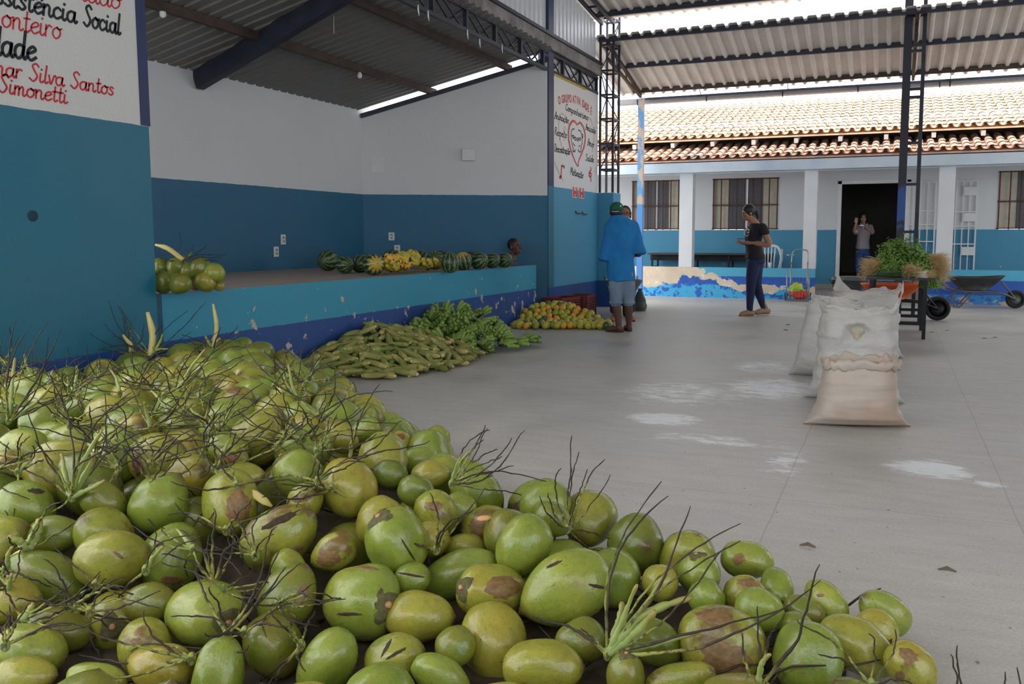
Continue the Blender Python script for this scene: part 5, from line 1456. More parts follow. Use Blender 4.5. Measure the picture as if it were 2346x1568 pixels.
ACC = {'ê': ('e', [[(.2,1.25),(.48,1.6),(.72,1.25)]]), 'ã': ('a', [[(.15,1.3),(.35,1.5),(.55,1.3),(.8,1.5)]]), 'ç': ('c', [[(.42,0),(.55,-.2),(.3,-.42)]]), 'ú': ('u', [[(.35,1.3),(.6,1.65)]])}
for ch, (b_, ex) in ACC.items(): G[ch] = (G[b_][0], G[b_][1] + ex)
def ribbon(s, pts, w, X):
    """flat brush stroke on the wall plane, pts in (Y, Z)"""
    P2 = catmull([Vector((0, y, z)) for y, z in pts], 5); n = len(P2); vs = []
    for i, p in enumerate(P2):
        t = (P2[min(i+1, n-1)] - P2[max(i-1, 0)]); t = t.normalized() if t.length > 1e-9 else Vector((0, 1, 0))
        q = Vector((0, -t.z, t.y)) * w / 2
        if i == 0: p = p - t * w * .3
        if i == n - 1: p = p + t * w * .3
        for dx in (0, .0025): vs += [(X + dx, (p + q).y, (p + q).z), (X + dx, (p - q).y, (p - q).z)]
    fs = []
    for i in range(n - 1):
        a = 4 * i; b = a + 4
        fs += [(a+2, a+3, b+3, b+2), (a, a+2, b+2, b), (a+3, a+1, b+1, b+3)]
    s.add(vs, fs)
def letter_line(name, text, p0, p1, xh, mat, parent, label, w, slant=.12, X=-4.7495, anchor=None):
    """text set along the wall from pixel p0 to pixel p1 (baseline)"""
    a = on_x(p0[0], p0[1], -4.75); b = on_x(p1[0], p1[1], -4.75)
    W = sum(G[c][0] if c != ' ' else .7 for c in text); sx = (b.y - a.y) / W
    s = MB(); u = 0
    for c in text:
        if c == ' ': u += .7; continue
        for st in G[c][1]:
            pts = []
            for (x, y) in st:
                yy = a.y + (u + x + slant * y) * sx; zz = a.z + (b.z - a.z) * (u + x) / W + y * xh
                pts.append((yy, zz))
            ribbon(s, pts, w, X)
        u += G[c][0]
    o = s.build(name, mat, parent); o['label'] = label; return o
INK = simple('black_lettering_paint', srgb(24, 28, 34), .6, 0, .2); RED = simple('red_lettering_paint', srgb(188, 40, 46), .6, 0, .2)
WX = -4.7495
def ext(text, keep, p0, p1):   # start point so that the visible tail ends at p1
    return p0
letter_line('lettering', 'nado', (172, -2), (276, 22), .066, RED, wall_left, 'red handwriting at the top, ending in nado', 0.0095)
letter_line('lettering', 'ssistência', (-12, 6), (175, 54), .066, INK, wall_left, 'black handwriting reading ssistencia', 0.0150)
letter_line('lettering', 'Social', (190, 58), (276, 80), .066, INK, wall_left, 'black handwritten word Social', 0.0150)
letter_line('lettering', 'onteiro', (2, 60), (140, 91), .068, RED, wall_left, 'red handwriting ending in onteiro', 0.0095)
letter_line('lettering', 'dade', (-28, 122), (82, 140), .080, INK, wall_left, 'larger black handwriting ending in dade', 0.0177)
letter_line('lettering', 'mar Silva Santos', (-18, 169), (260, 219), .052, RED, wall_left, 'red handwritten name ending in Silva Santos', 0.0102)
letter_line('lettering', 'Simonetti', (-6, 210), (154, 238), .052, RED, wall_left, 'red handwritten word Simonetti', 0.0102)
xh = .052
for (t_, p0, p1, x_) in (('Companheirismo', (1295, 252), (1347, 276), .052), ('Animação', (1270, 271), (1302.5, 283), .052), ('Respeito', (1270.5, 309), (1298, 317), .058), ('Descontração', (1270, 347), (1306, 355), .058),
                         ('Amizade', (1341, 297), (1364.5, 307), .052), ('Amor', (1345.5, 332), (1361, 339), .056), ('Saúde', (1341, 368), (1360, 372), .056), ('Motivação', (1306.5, 400), (1336, 409), .060)):
    letter_line('lettering', t_, p0, p1, x_, INK, wall_far, 'black handwritten word ' + t_, .013)
# block capitals along an arc
ARC = [Vector((0, *on_x(x, y, -4.75)[1:])) for x, y in ((1280, 240), (1287, 236.5), (1297.5, 234.5), (1310, 235), (1322, 238), (1334, 244.5), (1344, 253), (1351.5, 260), (1356.5, 266))]
ARC = catmull(ARC, 8); cum = [0]
for a, b in zip(ARC[:-1], ARC[1:]): cum.append(cum[-1] + (b - a).length)
title = 'O GRUPO ATIVA IDADE É:'
wt = {' ': .55, 'I': .45, ':': .4, 'G': 1.0, 'O': 1.0}
W = sum(wt.get(c, .9) for c in title); u = 0; verts = MB()
for c in title:
    cw = wt.get(c, .9)
    if c != ' ':
        sd = (u + cw / 2) / W * cum[-1]; i = max(j for j in range(len(cum)) if cum[j] <= sd); i = min(i, len(ARC) - 2)
        f = (sd - cum[i]) / (cum[i+1] - cum[i]); p = ARC[i].lerp(ARC[i+1], f); t = (ARC[i+1] - ARC[i]).normalized()
        cu = bpy.data.curves.new('g', 'FONT'); cu.body = c; cu.size = .165; cu.align_x = 'CENTER'; cu.extrude = .001; cu.offset = .004
        og = bpy.data.objects.new('g', cu); COL.objects.link(og); dg = bpy.context.evaluated_depsgraph_get(); me = bpy.data.meshes.new_from_object(og.evaluated_get(dg))
        nrm = Vector((0, -t.z, t.y)); sxx = cw / W * cum[-1] / .9 / .115
        verts.add([Vector((WX + v.co.z + .001, 0, 0)) + Vector((0, p.y, p.z)) + t * v.co.x * sxx * .80 + nrm * v.co.y for v in me.vertices], [list(q.vertices) for q in me.polygons])
        bpy.data.objects.remove(og); bpy.data.meshes.remove(me)
    u += cw
o = verts.build('lettering', RED, wall_far); o['label'] = 'red capitals in an arc: O GRUPO ATIVA IDADE E'
def wpts(L): return [tuple(on_x(1270 + x / 5.807, 200 + y / 5.807, -4.75)[1:]) for x, y in L]
def strokes(name, L, mat, label, w):
    s = MB()
    for pts in L: ribbon(s, wpts(pts), w, WX)
    o = s.build(name, mat, wall_far); o['label'] = label
s = MB()
for pts, ws_ in (([(300,498),(270,455),(235,452),(200,510),(187,600),(190,700),(212,810),(245,910),(280,1000),(308,1048)], (.02,.05,.06,.075,.085,.085,.08,.06,.035,.015)), ([(310,492),(345,472),(385,530),(408,620),(410,710),(392,800),(360,890),(330,960),(318,1010),(320,1048)], (.015,.045,.07,.085,.085,.075,.06,.045,.025,.012))):
    q = wpts(pts)
    for i in range(len(q) - 1): ribbon(s, [q[i], q[i+1]], (ws_[i] + ws_[i+1]) / 2 * .62, WX)
    ribbon(s, q, .03, WX + .0005)
o = s.build('heart', simple('heart_paint', srgb(206, 74, 66), .6), wall_far); o['label'] = 'painted red open heart'
strokes('faint_heart', [[(190,470),(140,380),(90,360),(60,470),(70,650),(110,850)], [(440,450),(480,420),(520,560),(525,720),(505,850)], [(165,560),(130,540),(130,700)], [(0,1000),(60,1130),(120,1250)], [(540,1120),(575,1040)]], simple('faint_pink_paint', srgb(220, 190, 186), .6), 'faint pink outlines around the heart', .03)
strokes('drawing', [[(265,558),(238,560),(222,620),(225,700),(240,780),(252,830),(250,860),(262,845),(272,862),(275,830)], [(318,570),(350,590),(365,650),(368,740),(355,800),(352,850),(335,862),(318,840),(316,825)], [(230,640),(240,650)], [(240,655),(250,680),(262,660),(250,640),(240,655)], [(265,675),(275,705),(290,690),(282,665),(265,672)], [(300,690),(308,715),(322,700),(315,678),(300,685)], [(328,685),(338,705),(350,690),(340,672),(328,680)], [(248,740),(258,765),(272,778)], [(325,790),(338,778)], [(368,620),(380,640),(372,680),(365,640)]], INK, 'black line drawing of two smiling old people with glasses', .018)
strokes('music_note', [[(95,1045),(88,1190)], [(95,1045),(130,1055),(125,1075)], [(88,1185),(72,1190),(70,1205),(82,1210),(90,1195)]], RED, 'red music note', .03)
strokes('music_clef', [[(482,1065),(488,1100),(465,1130),(460,1175),(478,1195),(492,1170),(485,1140),(470,1150),(472,1170)], [(480,1190),(488,1240),(482,1252)]], RED, 'red clef sign', .026)
# dark smudge and scribbles on the near wall
p = on_x(75, 495, -4.749)
s = MB(); s.lathe([(0, 0), (.034, .0005), (.02, .003), (0, .004)], 14, Matrix.Translation(p) @ Matrix.Rotation(PI / 2, 4, 'Y'))
o = s.build('smudge', simple('dark_smudge', srgb(24, 60, 80), .8), wall_left); o['label'] = 'dark round smudge on the teal paint'
# ================================================================== sacks, table, barrows and the rest
def sack_mat(name, c, tint, tintc, bmp=.5):
    k = Mat(name, rough=0.5)
    v = k.coord('Object'); n = k.noise(v, 3.0, 5, .6); n2 = k.noise(k.coord('Object', (1, 1, 1.6)), 13, 6, .6, 1.2)
    col = k.mix(k.math('MULTIPLY', k.val(n, .42, .68), tint), c, tintc)
    sp = k.node('ShaderNodeSeparateXYZ'); k.link(v, sp.inputs[0])
    w1 = k.math('SINE', k.math('MULTIPLY', sp.outputs['X'], 1400)); w2 = k.math('SINE', k.math('MULTIPLY', sp.outputs['Z'], 1400))
    col = k.mix(.10, col, k.ramp(k.math('MULTIPLY', w1, w2), [(0, (.4,) * 3), (1, (.65,) * 3)]), 'OVERLAY')
    k.base(col); k.bump(n2, bmp, .025)
    k.b.inputs['Sheen Weight'].default_value = .1
    return k.m
SW = sack_mat('white_woven_sack', srgb(192, 190, 185), .45, srgb(172, 162, 146))
SP = sack_mat('dusty_pink_sack', srgb(184, 172, 160), .7, srgb(184, 148, 120), .14)
def sack_body(hw, hd, H, lean, seed, wr=.012, prof=None, dent=None):
    """woven sack: flat wide bottom seam, fuller body, gathered mouth"""
    rings = []; n = 56; rows = 34
    prof = prof or [(0, 1.38, .16), (.02, 1.36, .35), (.08, 1.2, .72), (.2, 1.04, .98), (.4, .98, 1.05), (.65, .94, 1.0), (.85, .92, .85), (.95, .90, .62), (1, .86, .45)]
    def at(t):
        for (a, w0, d0), (b, w1, d1) in zip(prof[:-1], prof[1:]):
            if a <= t <= b:
                f = (t - a) / (b - a); f = f * f * (3 - 2 * f); return w0 + (w1 - w0) * f, d0 + (d1 - d0) * f
        return prof[-1][1:]
    for i in range(rows + 1):
        t = i / rows; w, d = at(t); ring = []
        for j in range(n):
            ph = 2 * PI * j / n; c, s_ = math.cos(ph), math.sin(ph)
            ex = .72 if t > .1 else .9
            x = hw * w * math.copysign(abs(c) ** ex, c); y = hd * d * math.copysign(abs(s_) ** ex, s_)
            wv = wr * (vnoise((x * 6, y * 6, t * 3.0), 1.6, seed) + .6 * vnoise((x * 3, y * 3, t * 16), 1.5, seed + 3)) * min(1, t * 6)
            wv += wr * .55 * (vnoise((x * 1.5 + z_off(seed), y * 2, t * 30), 1.0, seed + 5) * math.exp(-((t - .62) / .18) ** 2) + vnoise((ph * 5.5, 0, t * 3), 1.0, seed + 6) * max(0, t - .7) * 3)
            r = Vector((c, s_, 0)); z = H * t
            if dent and s_ < 0:
                q = ((x - dent[0]) / dent[2]) ** 2 + ((t - dent[1]) / dent[3]) ** 2; y += dent[4] * math.exp(-q * q) - dent[4] * .25 * math.exp(-(q - 1.6) ** 2 * 2)
            ring.append((x + r.x * wv + lean * t * t, y + r.y * wv, z + (.5 * wv if t > .9 else 0)))
        rings.append(ring)
    s = MB(); s.loft(rings); return s
z_off = lambda s_: s_ * .37
def crown(hw, hd, z, base, peaks, seed, lean=0.0, flare=.08):
    """loose upright cloth of an open sack mouth, rising into soft points"""
    rings = []; n = 80; k_ = 9
    for i in range(k_):
        t = i / (k_ - 1); ring = []
        for j in range(n):
            ph = 2 * PI * j / n; c, s_ = math.cos(ph), math.sin(ph)
            h = base * (1 + .5 * vnoise((c * 2, s_ * 2, 0), 1.3, seed))
            tip = 0
            for (pa, am, sg) in peaks:
                d = (ph - pa + PI) % (2 * PI) - PI; g = am * math.exp(-abs(d / sg) ** 1.3); h += g; tip = max(tip, g)
            f_ = 1 + flare * math.sin(t * 2.2) + .10 * t * vnoise((c * 3, s_ * 3, t * 2), 1.4, seed + 2) + .9 * tip * t * t
            ring.append((hw * f_ * math.copysign(abs(c) ** .8, c) + lean, hd * f_ * math.copysign(abs(s_) ** .8, s_), z + h * t + .012 * vnoise((c * 6, s_ * 6, t * 5), 1.2, seed + 4)))
        rings.append(ring)
    s = MB(); s.loft(rings, cap=False)
    return s
def collar(hw, hd, z, h, seed, puff=.04, lean=0.0):
    """the mouth of the sack rolled outwards"""
    rings = []; n = 64
    for i, (o, dz) in enumerate(((-.1, .1), (-.05, .8), (.2, 1.0), (.55, .72), (.62, .2), (.55, -.28), (.35, -.42), (.05, -.1))):
        ring = []
        for j in range(n):
            ph = 2 * PI * j / n; c, s_ = math.cos(ph), math.sin(ph)
            fold = 1 + .6 * vnoise((c * 2.2, s_ * 2.2, i * .25), 1.2, seed) + .55 * vnoise((c * 5.5, s_ * 5.5, i * .22), 1.2, seed + 1)
            x = (hw + puff * o * fold) * math.copysign(abs(c) ** .7, c); y = (hd + puff * o * fold) * math.copysign(abs(s_) ** .7, s_)
            ring.append((x + lean, y, z + h * dz * (.75 + .5 * vnoise((c * 1.7, s_ * 1.7, 0), 1.2, seed + 9)) + .03 * vnoise((c * 4, s_ * 4, i * .25), 1.2, seed)))
        rings.append(ring)
    s = MB(); s.loft(rings); return s
def ear_flap(p, tip, w, seed):
    s = MB(); rings = []
    p = Vector(p); tip = Vector(tip)
    for i in range(7):
        t = i / 6; c = p.lerp(tip, t); r = w * (1 - t) ** .7 + .008
        rings.append([(c.x + r * math.cos(a) , c.y + r * .35 * math.sin(a) + .02 * math.sin(t * 4), c.z + .01 * vnoise((a, t * 3, 0), 1.5, seed)) for a in [2 * PI * j / 14 for j in range(14)]])
    s.loft(rings); return s
# front dusty sack
c0 = (on_z(1838, 980) + on_z(2082, 986)) / 2
dr_ = (on_z(2082, 986) - on_z(1838, 980)); rz = math.atan2(dr_.y, dr_.x)
D = depth_of(c0); m_px = D / FPX
t = thing('sack', 'dusty pinkish woven sack with a rolled mouth, in front of the white sacks', 'sack', c0 + Vector((0, .12, 0)), rz)
hw = (2040 - 1873) / 2 * m_px; H_ = (985 - 838) * m_px / math.cos(PITCH) * .98
sack_body(hw, .15, H_, .012, 1, .008, [(0, 1.46, .14), (.012, 1.45, .25), (.06, 1.36, .66), (.18, 1.20, .98), (.38, 1.06, 1.08), (.65, 1.0, 1.0), (.88, .98, .88), (1, .96, .75)]).build('body', SP, t, True)
o = collar(hw * .90, .105, H_ - .012, .07, 5, .05, .012).build('rolled_mouth', SP, t, True); 
MB().box((-hw * 1.44, -.02, 0), (hw * 1.44, .01, .006)).build('bottom_seam', simple('rust_stained_seam', srgb(140, 92, 64), .8), t)
# tall white sacks behind it
def white_sack(px0, px1, pyb, ytop, label, seed, hd=.17, dy=.15, lean=0, base=.04, peaks=(), prof=None, wrk=.018, dent=None):
    c = (on_z(px0, pyb) + on_z(px1, pyb)) / 2; D = depth_of(c); m = D / FPX
    t = thing('sack', label, 'sack', c + Vector((0, dy, 0)))
    hw = (px1 - px0) / 2 * m / 1.2; H = (pyb - ytop) * m
    prof = prof or [(0, 1.22, .14), (.02, 1.2, .35), (.08, 1.1, .75), (.2, 1.0, 1.0), (.45, .97, 1.06), (.7, .95, 1.02), (.88, .93, .9), (.97, .90, .66), (1, .84, .5)]
    sack_body(hw, hd, H, lean, seed, wrk, prof, dent).build('body', SW, t, True)
    if peaks:
        o = crown(hw * .86, hd * .62, H - .05, base, peaks, seed + 3, lean).build('open_mouth', SW, t, True)
        so = o.modifiers.new('thickness', 'SOLIDIFY'); so.thickness = .004
    return t, hw, H
ts, hw2, H2 = white_sack(1842, 2062, 925, 712, 'tall dirty white sack with a stained hole, right behind the dusty pink one', 11, .17, .14, .02, .06, [(0.0, .19, .30), (PI, .05, .5), (2.2, .06, .4), (4.2, .02, .5)], None, .024, (0.0, .76, .075, .10, .07))
h_ = MB(); h_.ell((0.02, -.085, H2 * .765), (.062, .05, .075), 20, 12, fn=lambda d: 1 + .15 * math.sin(3 * math.atan2(d.z, d.x)))
h_.build('torn_hole', simple('stained_sack_tear', srgb(178, 168, 148), .8, 0, .25, 12), ts, True)
white_sack(1806, 1960, 868, 690, 'translucent grey-white sack at the left, behind the tall stained one', 21, .16, .15, .10, .06, [(PI * .9, .06, .5), (1.2, .05, .6)], None, .016)
white_sack(1880, 2064, 820, 672, 'white sack with a pointed corner standing up, third in the row', 31, .16, .14, .02, .05, [(PI * .78, .17, .30), (0.2, .10, .4)])
white_sack(1900, 2052, 785, 672, 'white sack hindmost in the row, by the table legs', 41, .16, .14, 0, .05, [(PI * .3, .07, .5)])
# ---- black table with greens
T0 = on_z(2115, 778); TX1 = T0.x + .10; TX0 = TX1 - .755; TY0 = T0.y; TY1 = TY0 + 2.05
tb = thing('market_table', 'long black metal table loaded with herbs', 'table', ((TX0 + TX1) / 2, TY0, 0)); ox = (TX0 + TX1) / 2
BLK = M['black']
MB().box((TX0 - ox, -.03, .695), (TX1 - ox, 2.08, .72)).build('tabletop', simple('black_tabletop', srgb(44, 44, 46), .5), tb)
for yy in (0, 1.02, 2.05):
    for xx in (TX0 - ox + .06, TX1 - ox - .10): MB().box((xx - .02, yy - .02, 0), (xx + .02, yy + .02, .695)).build('leg', BLK, tb)
    MB().box((TX0 - ox + .06, yy - .015, .165), (TX1 - ox - .10, yy + .015, .205)).build('rail', BLK, tb)
for xx in (TX0 - ox + .06, TX1 - ox - .10): MB().box((xx - .012, 0, .63), (xx + .012, 2.05, .69)).build('apron', BLK, tb)
# herbs
k = Mat('parsley_leaf', rough=.5); k.base(k.ramp(k.math('ADD', k.math('MULTIPLY', k.noise(k.world(), 5, 3), .8), k.math('MULTIPLY', k.noise(k.world(), 60, 1), .2)), [(.3, srgb(62, 98, 30)), (.5, srgb(108, 150, 48)), (.7, srgb(152, 180, 76))])); LEAF = k.m
ROOT = simple('straw_roots', srgb(208, 182, 134), .8, 0, .25, 30); SCG = simple('scallion_green', srgb(52, 84, 42), .5, 0, .3, 12); SCWH = simple('scallion_white', srgb(222, 220, 204), .4, 0, .08)
def bunch(loc, rx, ry, rz, nleaf, nroot, root_dir, label, seed, group=None):
    rg = random.Random(seed); t = thing('herb_bunch', label, 'herbs', loc, 0, group)
    s = MB()
    for i in range(nleaf):
        th = rg.uniform(0, 2 * PI); v_ = rg.uniform(-.1, 1); q = math.sqrt(max(0, 1 - v_ * v_)); rr = rg.uniform(.75, 1.06)
        p = Vector((rx * q * math.cos(th), ry * q * math.sin(th), rz * max(0, v_))) * rr * (1 + .32 * vnoise((q * math.cos(th), q * math.sin(th), v_), 2.4, seed))
        nrm = Vector((q * math.cos(th) + rg.uniform(-.6, .6), q * math.sin(th) + rg.uniform(-.6, .6), v_ + rg.uniform(-.3, .6))).normalized()
        a = nrm.orthogonal().normalized(); a.rotate(Quaternion(nrm, rg.uniform(0, 6))); b = nrm.cross(a); sz = rg.uniform(.011, .024)
        vs = [p]
        for j in range(9):
            an = 2 * PI * j / 9; r_ = sz * (1.0 if j % 3 else .55)
            vs.append(p + a * math.cos(an) * r_ + b * math.sin(an) * r_ + nrm * .2 * r_ * (1 if j % 2 else -1))
        s.add(vs, [(0, 1 + j, 1 + (j + 1) % 9) for j in range(9)])
    s.build('leaves', LEAF, t)['kind'] = 'stuff'
    sb = MB(); sb.ell((0, 0, 0), (rx * .8, ry * .8, rz * .8), 14, 8, fn=lambda d: 1 + .1 * vnoise(d, 3, seed)); sb.v = [(x, y, max(z, 0.0)) for x, y, z in sb.v]; sb.build('stems', simple('herb_stems', srgb(48, 70, 30), .8) if 'herb_stems' not in bpy.data.materials else bpy.data.materials['herb_stems'], t, True)
    if nroot:
        s = MB(); d0 = Vector(root_dir)
        for i in range(nroot):
            st = Vector((d0.x * rx * .7 + rg.uniform(-.08, .08), d0.y * ry * .7 + rg.uniform(-.1, .1), rg.uniform(.0, rz * .8)))
            e = st + Vector((d0.x * rg.uniform(.03, .13) + rg.uniform(-.06, .06), d0.y * .1 + rg.uniform(-.10, .08), rg.uniform(-.09, .07)))
            s.tube([st, (st + e) / 2 + Vector((rg.uniform(-.03, .03), rg.uniform(-.03, .03), rg.uniform(-.01, .03))), e], [.0020, .0016, .0008], 3, False)
        s.build('roots', ROOT, t)['kind'] = 'stuff'
    return t
zt_ = .72
yh = TY0 + .75
bunch((ox + .02, yh + .15, zt_ + .02), .34, .50, .44, 3000, 0, (0, 0, 0), 'big heaped bunch of bright green herbs crowning the table', 1)
bunch((ox - .17, yh - .1, zt_ + .005), .15, .32, .22, 600, 1200, (-1, -.3, 0), 'bunch of herbs with straw roots at the left of the table', 2)
bunch((ox + .26, yh, zt_ + .005), .17, .42, .30, 700, 1400, (1, -.4, 0), 'bunch of herbs with a beard of straw roots at the right of the table', 3)
bunch((TX1 - .02, yh + .1, zt_ - .14), .12, .35, .22, 600, 120, (1, 0, 0), 'green bunch drooping over the right table edge', 4)
bunch((ox + .06, yh - .45, zt_ + .005), .24, .22, .17, 600, 400, (.3, -1, 0), 'darker bunch of herbs low in front of the heap', 5)
def scallions(loc, label, seed, n=26):
    rg = random.Random(seed); t = thing('scallion_bunch', label, 'scallions', loc)
    g = MB(); w = MB(); r_ = MB()
    for i in range(n):
        y = rg.uniform(-.09, .09); z = rg.uniform(0.01, .09) * (1 - abs(y) * 4)
        x1 = rg.uniform(.10, .17)
        w.tube([(x1 - .13, y * .8, z), (x1 - .03, y, z), (x1, y * 1.05, z), (x1 + .015, y * 1.05, z)], [.006, .008, .011, .004], 6)
        g.tube([(x1 - .12, y * .8, z), (-.15, y * .9, z + rg.uniform(0, .03)), (-.38 + rg.uniform(-.06, .06), y * 1.5, max(.006, z - .01))], [.006, .007, .002], 5)
        for q in range(5): r_.tube([(x1 + .01, y * 1.05, z), (x1 + .06 + rg.uniform(0, .05), y * 1.1 + rg.uniform(-.04, .04), max(.002, z + rg.uniform(-.04, .03)))], [.0022, .001], 3, False)
    w.build('white_ends', SCWH, t, True); g.build('green_leaves', SCG, t, True); r_.build('roots', ROOT, t)['kind'] = 'stuff'
    return t
scallions((ox + .12, TY0 + .14, zt_ + .002), 'bunch of scallions with white ends at the front edge of the table', 1)
scallions((ox + .16, TY0 + .36, zt_ + .002), 'second bunch of scallions just behind the front one', 2)
# ---- wheelbarrows
def barrow(label, tray_mat, frame_mat, loc, rz, wheel_r=.175):
    """wheel towards +x, handles towards -x"""
    t = thing('wheelbarrow', label, 'wheelbarrow', loc, rz)
    zb, ztp = .30, .52
    s = MB(); rings = []
    for (z, x0, x1, hy) in ((ztp, -.46, .42, .29), (ztp - .02, -.445, .40, .28), (.40, -.36, .27, .22), (zb, -.26, .14, .16)):
        ring = []
        for j in range(32):
            ph = 2 * PI * j / 32; c, s_ = math.cos(ph), math.sin(ph)
            ring.append(((x0 + x1) / 2 + (x1 - x0) / 2 * math.copysign(abs(c) ** .6, c), hy * math.copysign(abs(s_) ** .6, s_), z + (.03 * max(0, c) if z > .45 else 0)))
        rings.append(ring)
    s.loft(rings, cap=False); s.f.append([3 * 32 + j for j in range(32)][::-1]); s.m.append(0)
    o = s.build('tray', tray_mat, t, True); so = o.modifiers.new('thickness', 'SOLIDIFY'); so.thickness = .006; so.offset = 0
    for sy in (-1, 1):
        MB().tube(catmull([(.60, sy * .05, wheel_r), (.30, sy * .13, .27), (-.30, sy * .20, .29), (-.62, sy * .25, .46), (-.86, sy * .27, .54)], 4), .017, 8).build('handle', frame_mat, t, True)
        MB().tube(catmull([(-.06, sy * .18, .285), (-.20, sy * .19, .10), (-.28, sy * .19, .015), (-.36, sy * .19, .015), (-.36, sy * .20, .28)], 4), .012, 8).build('leg', frame_mat, t, True)
        MB().tube([(.60, sy * .045, wheel_r), (.38, sy * .11, .44)], .010, 6).build('strut', frame_mat, t)
    w = MB(); 
    Mx = Matrix.Translation((.60, 0, wheel_r)) @ Matrix.Rotation(PI / 2, 4, 'X')
    w.lathe([(wheel_r - .055, -.03), (wheel_r - .02, -.04), (wheel_r - .004, -.022), (wheel_r, 0), (wheel_r - .004, .022), (wheel_r - .02, .04), (wheel_r - .055, .03), (wheel_r - .055, -.03)], 28, Mx, cap=False)
    tyre = w.build('wheel', M['rubber'], t, True)
    MB().lathe([(.0, -.012), (wheel_r - .05, -.012), (wheel_r - .05, .012), (0, .012)], 24, Mx).build('rim', frame_mat, tyre, True)
    MB().lathe([(0, -.055), (.022, -.055), (.022, .055), (0, .055)], 12, Mx).build('hub', frame_mat, tyre, True)
    return t
OR = simple('orange_tray_paint', srgb(202, 84, 34), .5, 0, .2); BKT = simple('worn_black_tray', srgb(52, 50, 50), .55, .1, .4, 6); GYT = simple('grey_mortar_tray', srgb(110, 108, 100), .7, .1, .3); FR_ = simple('grey_barrow_frame', srgb(92, 92, 94), .5, .3, .25)
p = on_z(2147, 735); barrow('orange wheelbarrow parked behind the table of herbs', OR, BLK, (p.x - .60, p.y, 0), 0.05)
p = on_z(2326, 707); barrow('worn black wheelbarrow against the low dark blue wall', BKT, FR_, (p.x - .60, p.y, 0), 0.04, .155)
p = on_z(1436, 712); barrow('grey wheelbarrow standing behind the man in blue', GYT, FR_, (p.x + .08, p.y - .45, 0), -PI / 2 + .35)
p = on_z(1962, 700); b4 = barrow('dark wheelbarrow rim showing above the white sacks', simple('dark_grey_tray', srgb(70, 74, 78), .5, .2, .2), FR_, (p.x - .05, 14.75, 0), PI / 2)
p = on_z(1466, 712)
s = sack_body(.075, .07, .36, 0, 77, .012, [(0, 1.25, 1.1), (.15, 1.4, 1.35), (.5, 1.2, 1.1), (.8, .7, .7), (.92, .35, .4), (1, .55, .55)])
o = s.build('dark_bag', simple('dark_grey_bag', srgb(78, 80, 78), .6, 0, .25), None, True); o.location = p; tag(o, 'dark grey tied bag on the floor right behind the man in blue', 'bag')
# ---- hand trolley with shopping bags
p = on_z(1830, 689); tr_ = thing('hand_trolley', 'wire hand trolley standing before the peeling low wall', 'trolley', (p.x, 16.55, 0))
CHR = M['chrome']
for sx in (-.20, .20):
    MB().tube([(sx, -.12, .02), (sx, -.10, .62)], .011, 8).build('front_post', CHR, tr_, True)
    MB().tube([(sx * .75, .06, .05), (sx * .75, .10, .70)], .011, 8).build('rear_post', CHR, tr_, True)
    MB().lathe([(.025, -.018), (.075, -.018), (.08, 0), (.075, .018), (.025, .018)], 18, Matrix.Translation((sx * 1.15, .10, .08)) @ Matrix.Rotation(PI / 2, 4, 'Y')).build('wheel', M['rubber'], tr_, True)
MB().tube(catmull([(-.15, .10, .70), (-.13, .11, .90), (-.06, .11, .96), (.10, .11, .96), (.15, .11, .90), (.15, .10, .70)], 5), .012, 8).build('handle', CHR, tr_, True)
MB().tube([(-.24, .10, .86), (-.10, .10, .86)], .011, 8).build('side_grip', CHR, tr_, True)
s = MB()
for i in range(7): s.tube([(-.20, -.12 + .04 * i, .03), (.20, -.12 + .04 * i, .03)], .004, 5)
for i in range(8): s.tube([(-.2 + .057 * i, -.115, .03), (-.2 + .057 * i, -.10, .6)], .0022, 4)
for i in range(6): s.tube([(-.2, -.115, .1 + .09 * i), (.2, -.115, .1 + .09 * i)], .0022, 4)
s.build('wire_basket', CHR, tr_)
def lump(name, loc, r, mat, seed, label, cat):
    s = MB(); s.ell((0, 0, 0), r, 26, 16, fn=lambda d: 1 + .28 * vnoise(d, 2.2, seed) + .10 * vnoise(d, 6, seed))
    o = s.build(name, mat, None, True); o.location = loc; return tag(o, label, cat)
lump('shopping_bag', (p.x + .02, 16.55, .125), (.17, .10, .085), simple('red_plastic_bag', srgb(206, 52, 40), .4, 0, .15), 3, 'crumpled red plastic bag low in the hand trolley', 'bag')
lump('shopping_bag', (p.x - .03, 16.56, .245), (.12, .09, .10), simple('lime_plastic_bag', srgb(176, 206, 50), .4, 0, .15), 7, 'crumpled lime green plastic bag on top of the red one', 'bag')
# ---- white plastic chair and cup
cx_ = on_y(1760, 600, 17.55).x
ch = thing('plastic_chair', 'white plastic armchair behind the low wall, next to the woman in black', 'chair', (cx_, 17.55, .10), 0.12)
wp = M['white_plastic']
bevel(MB().box((-.22, -.21, .42), (.22, .21, .445)).build('seat', wp, ch), .02, 3)
for sx in (-1, 1):
    for sy in (-1, 1): MB().tube([(sx * .20, sy * .19, .43), (sx * .25, sy * .25, 0)], [.022, .018], 8).build('leg', wp, ch, True)
    MB().tube(catmull([(sx * .23, .20, .43), (sx * .25, .18, .64), (sx * .26, -.10, .66), (sx * .26, -.22, .86)], 5), .018, 8, flat=1.4).build('arm', wp, ch, True)
s = MB(); s.tube(catmull([(-.21, -.19, .44), (-.25, -.27, .70), (-.18, -.31, .90), (0, -.32, .93), (.18, -.31, .90), (.25, -.27, .70), (.21, -.19, .44)], 6), .020, 8, flat=1.5); s.build('back_frame', wp, ch, True)
for i in range(5):
    x = -.12 + .06 * i; MB().tube([(x * .85, -.20, .44), (x, -.27, .70), (x * 1.1, -.31, .90)], .013, 6).build('back_slat', wp, ch, True)
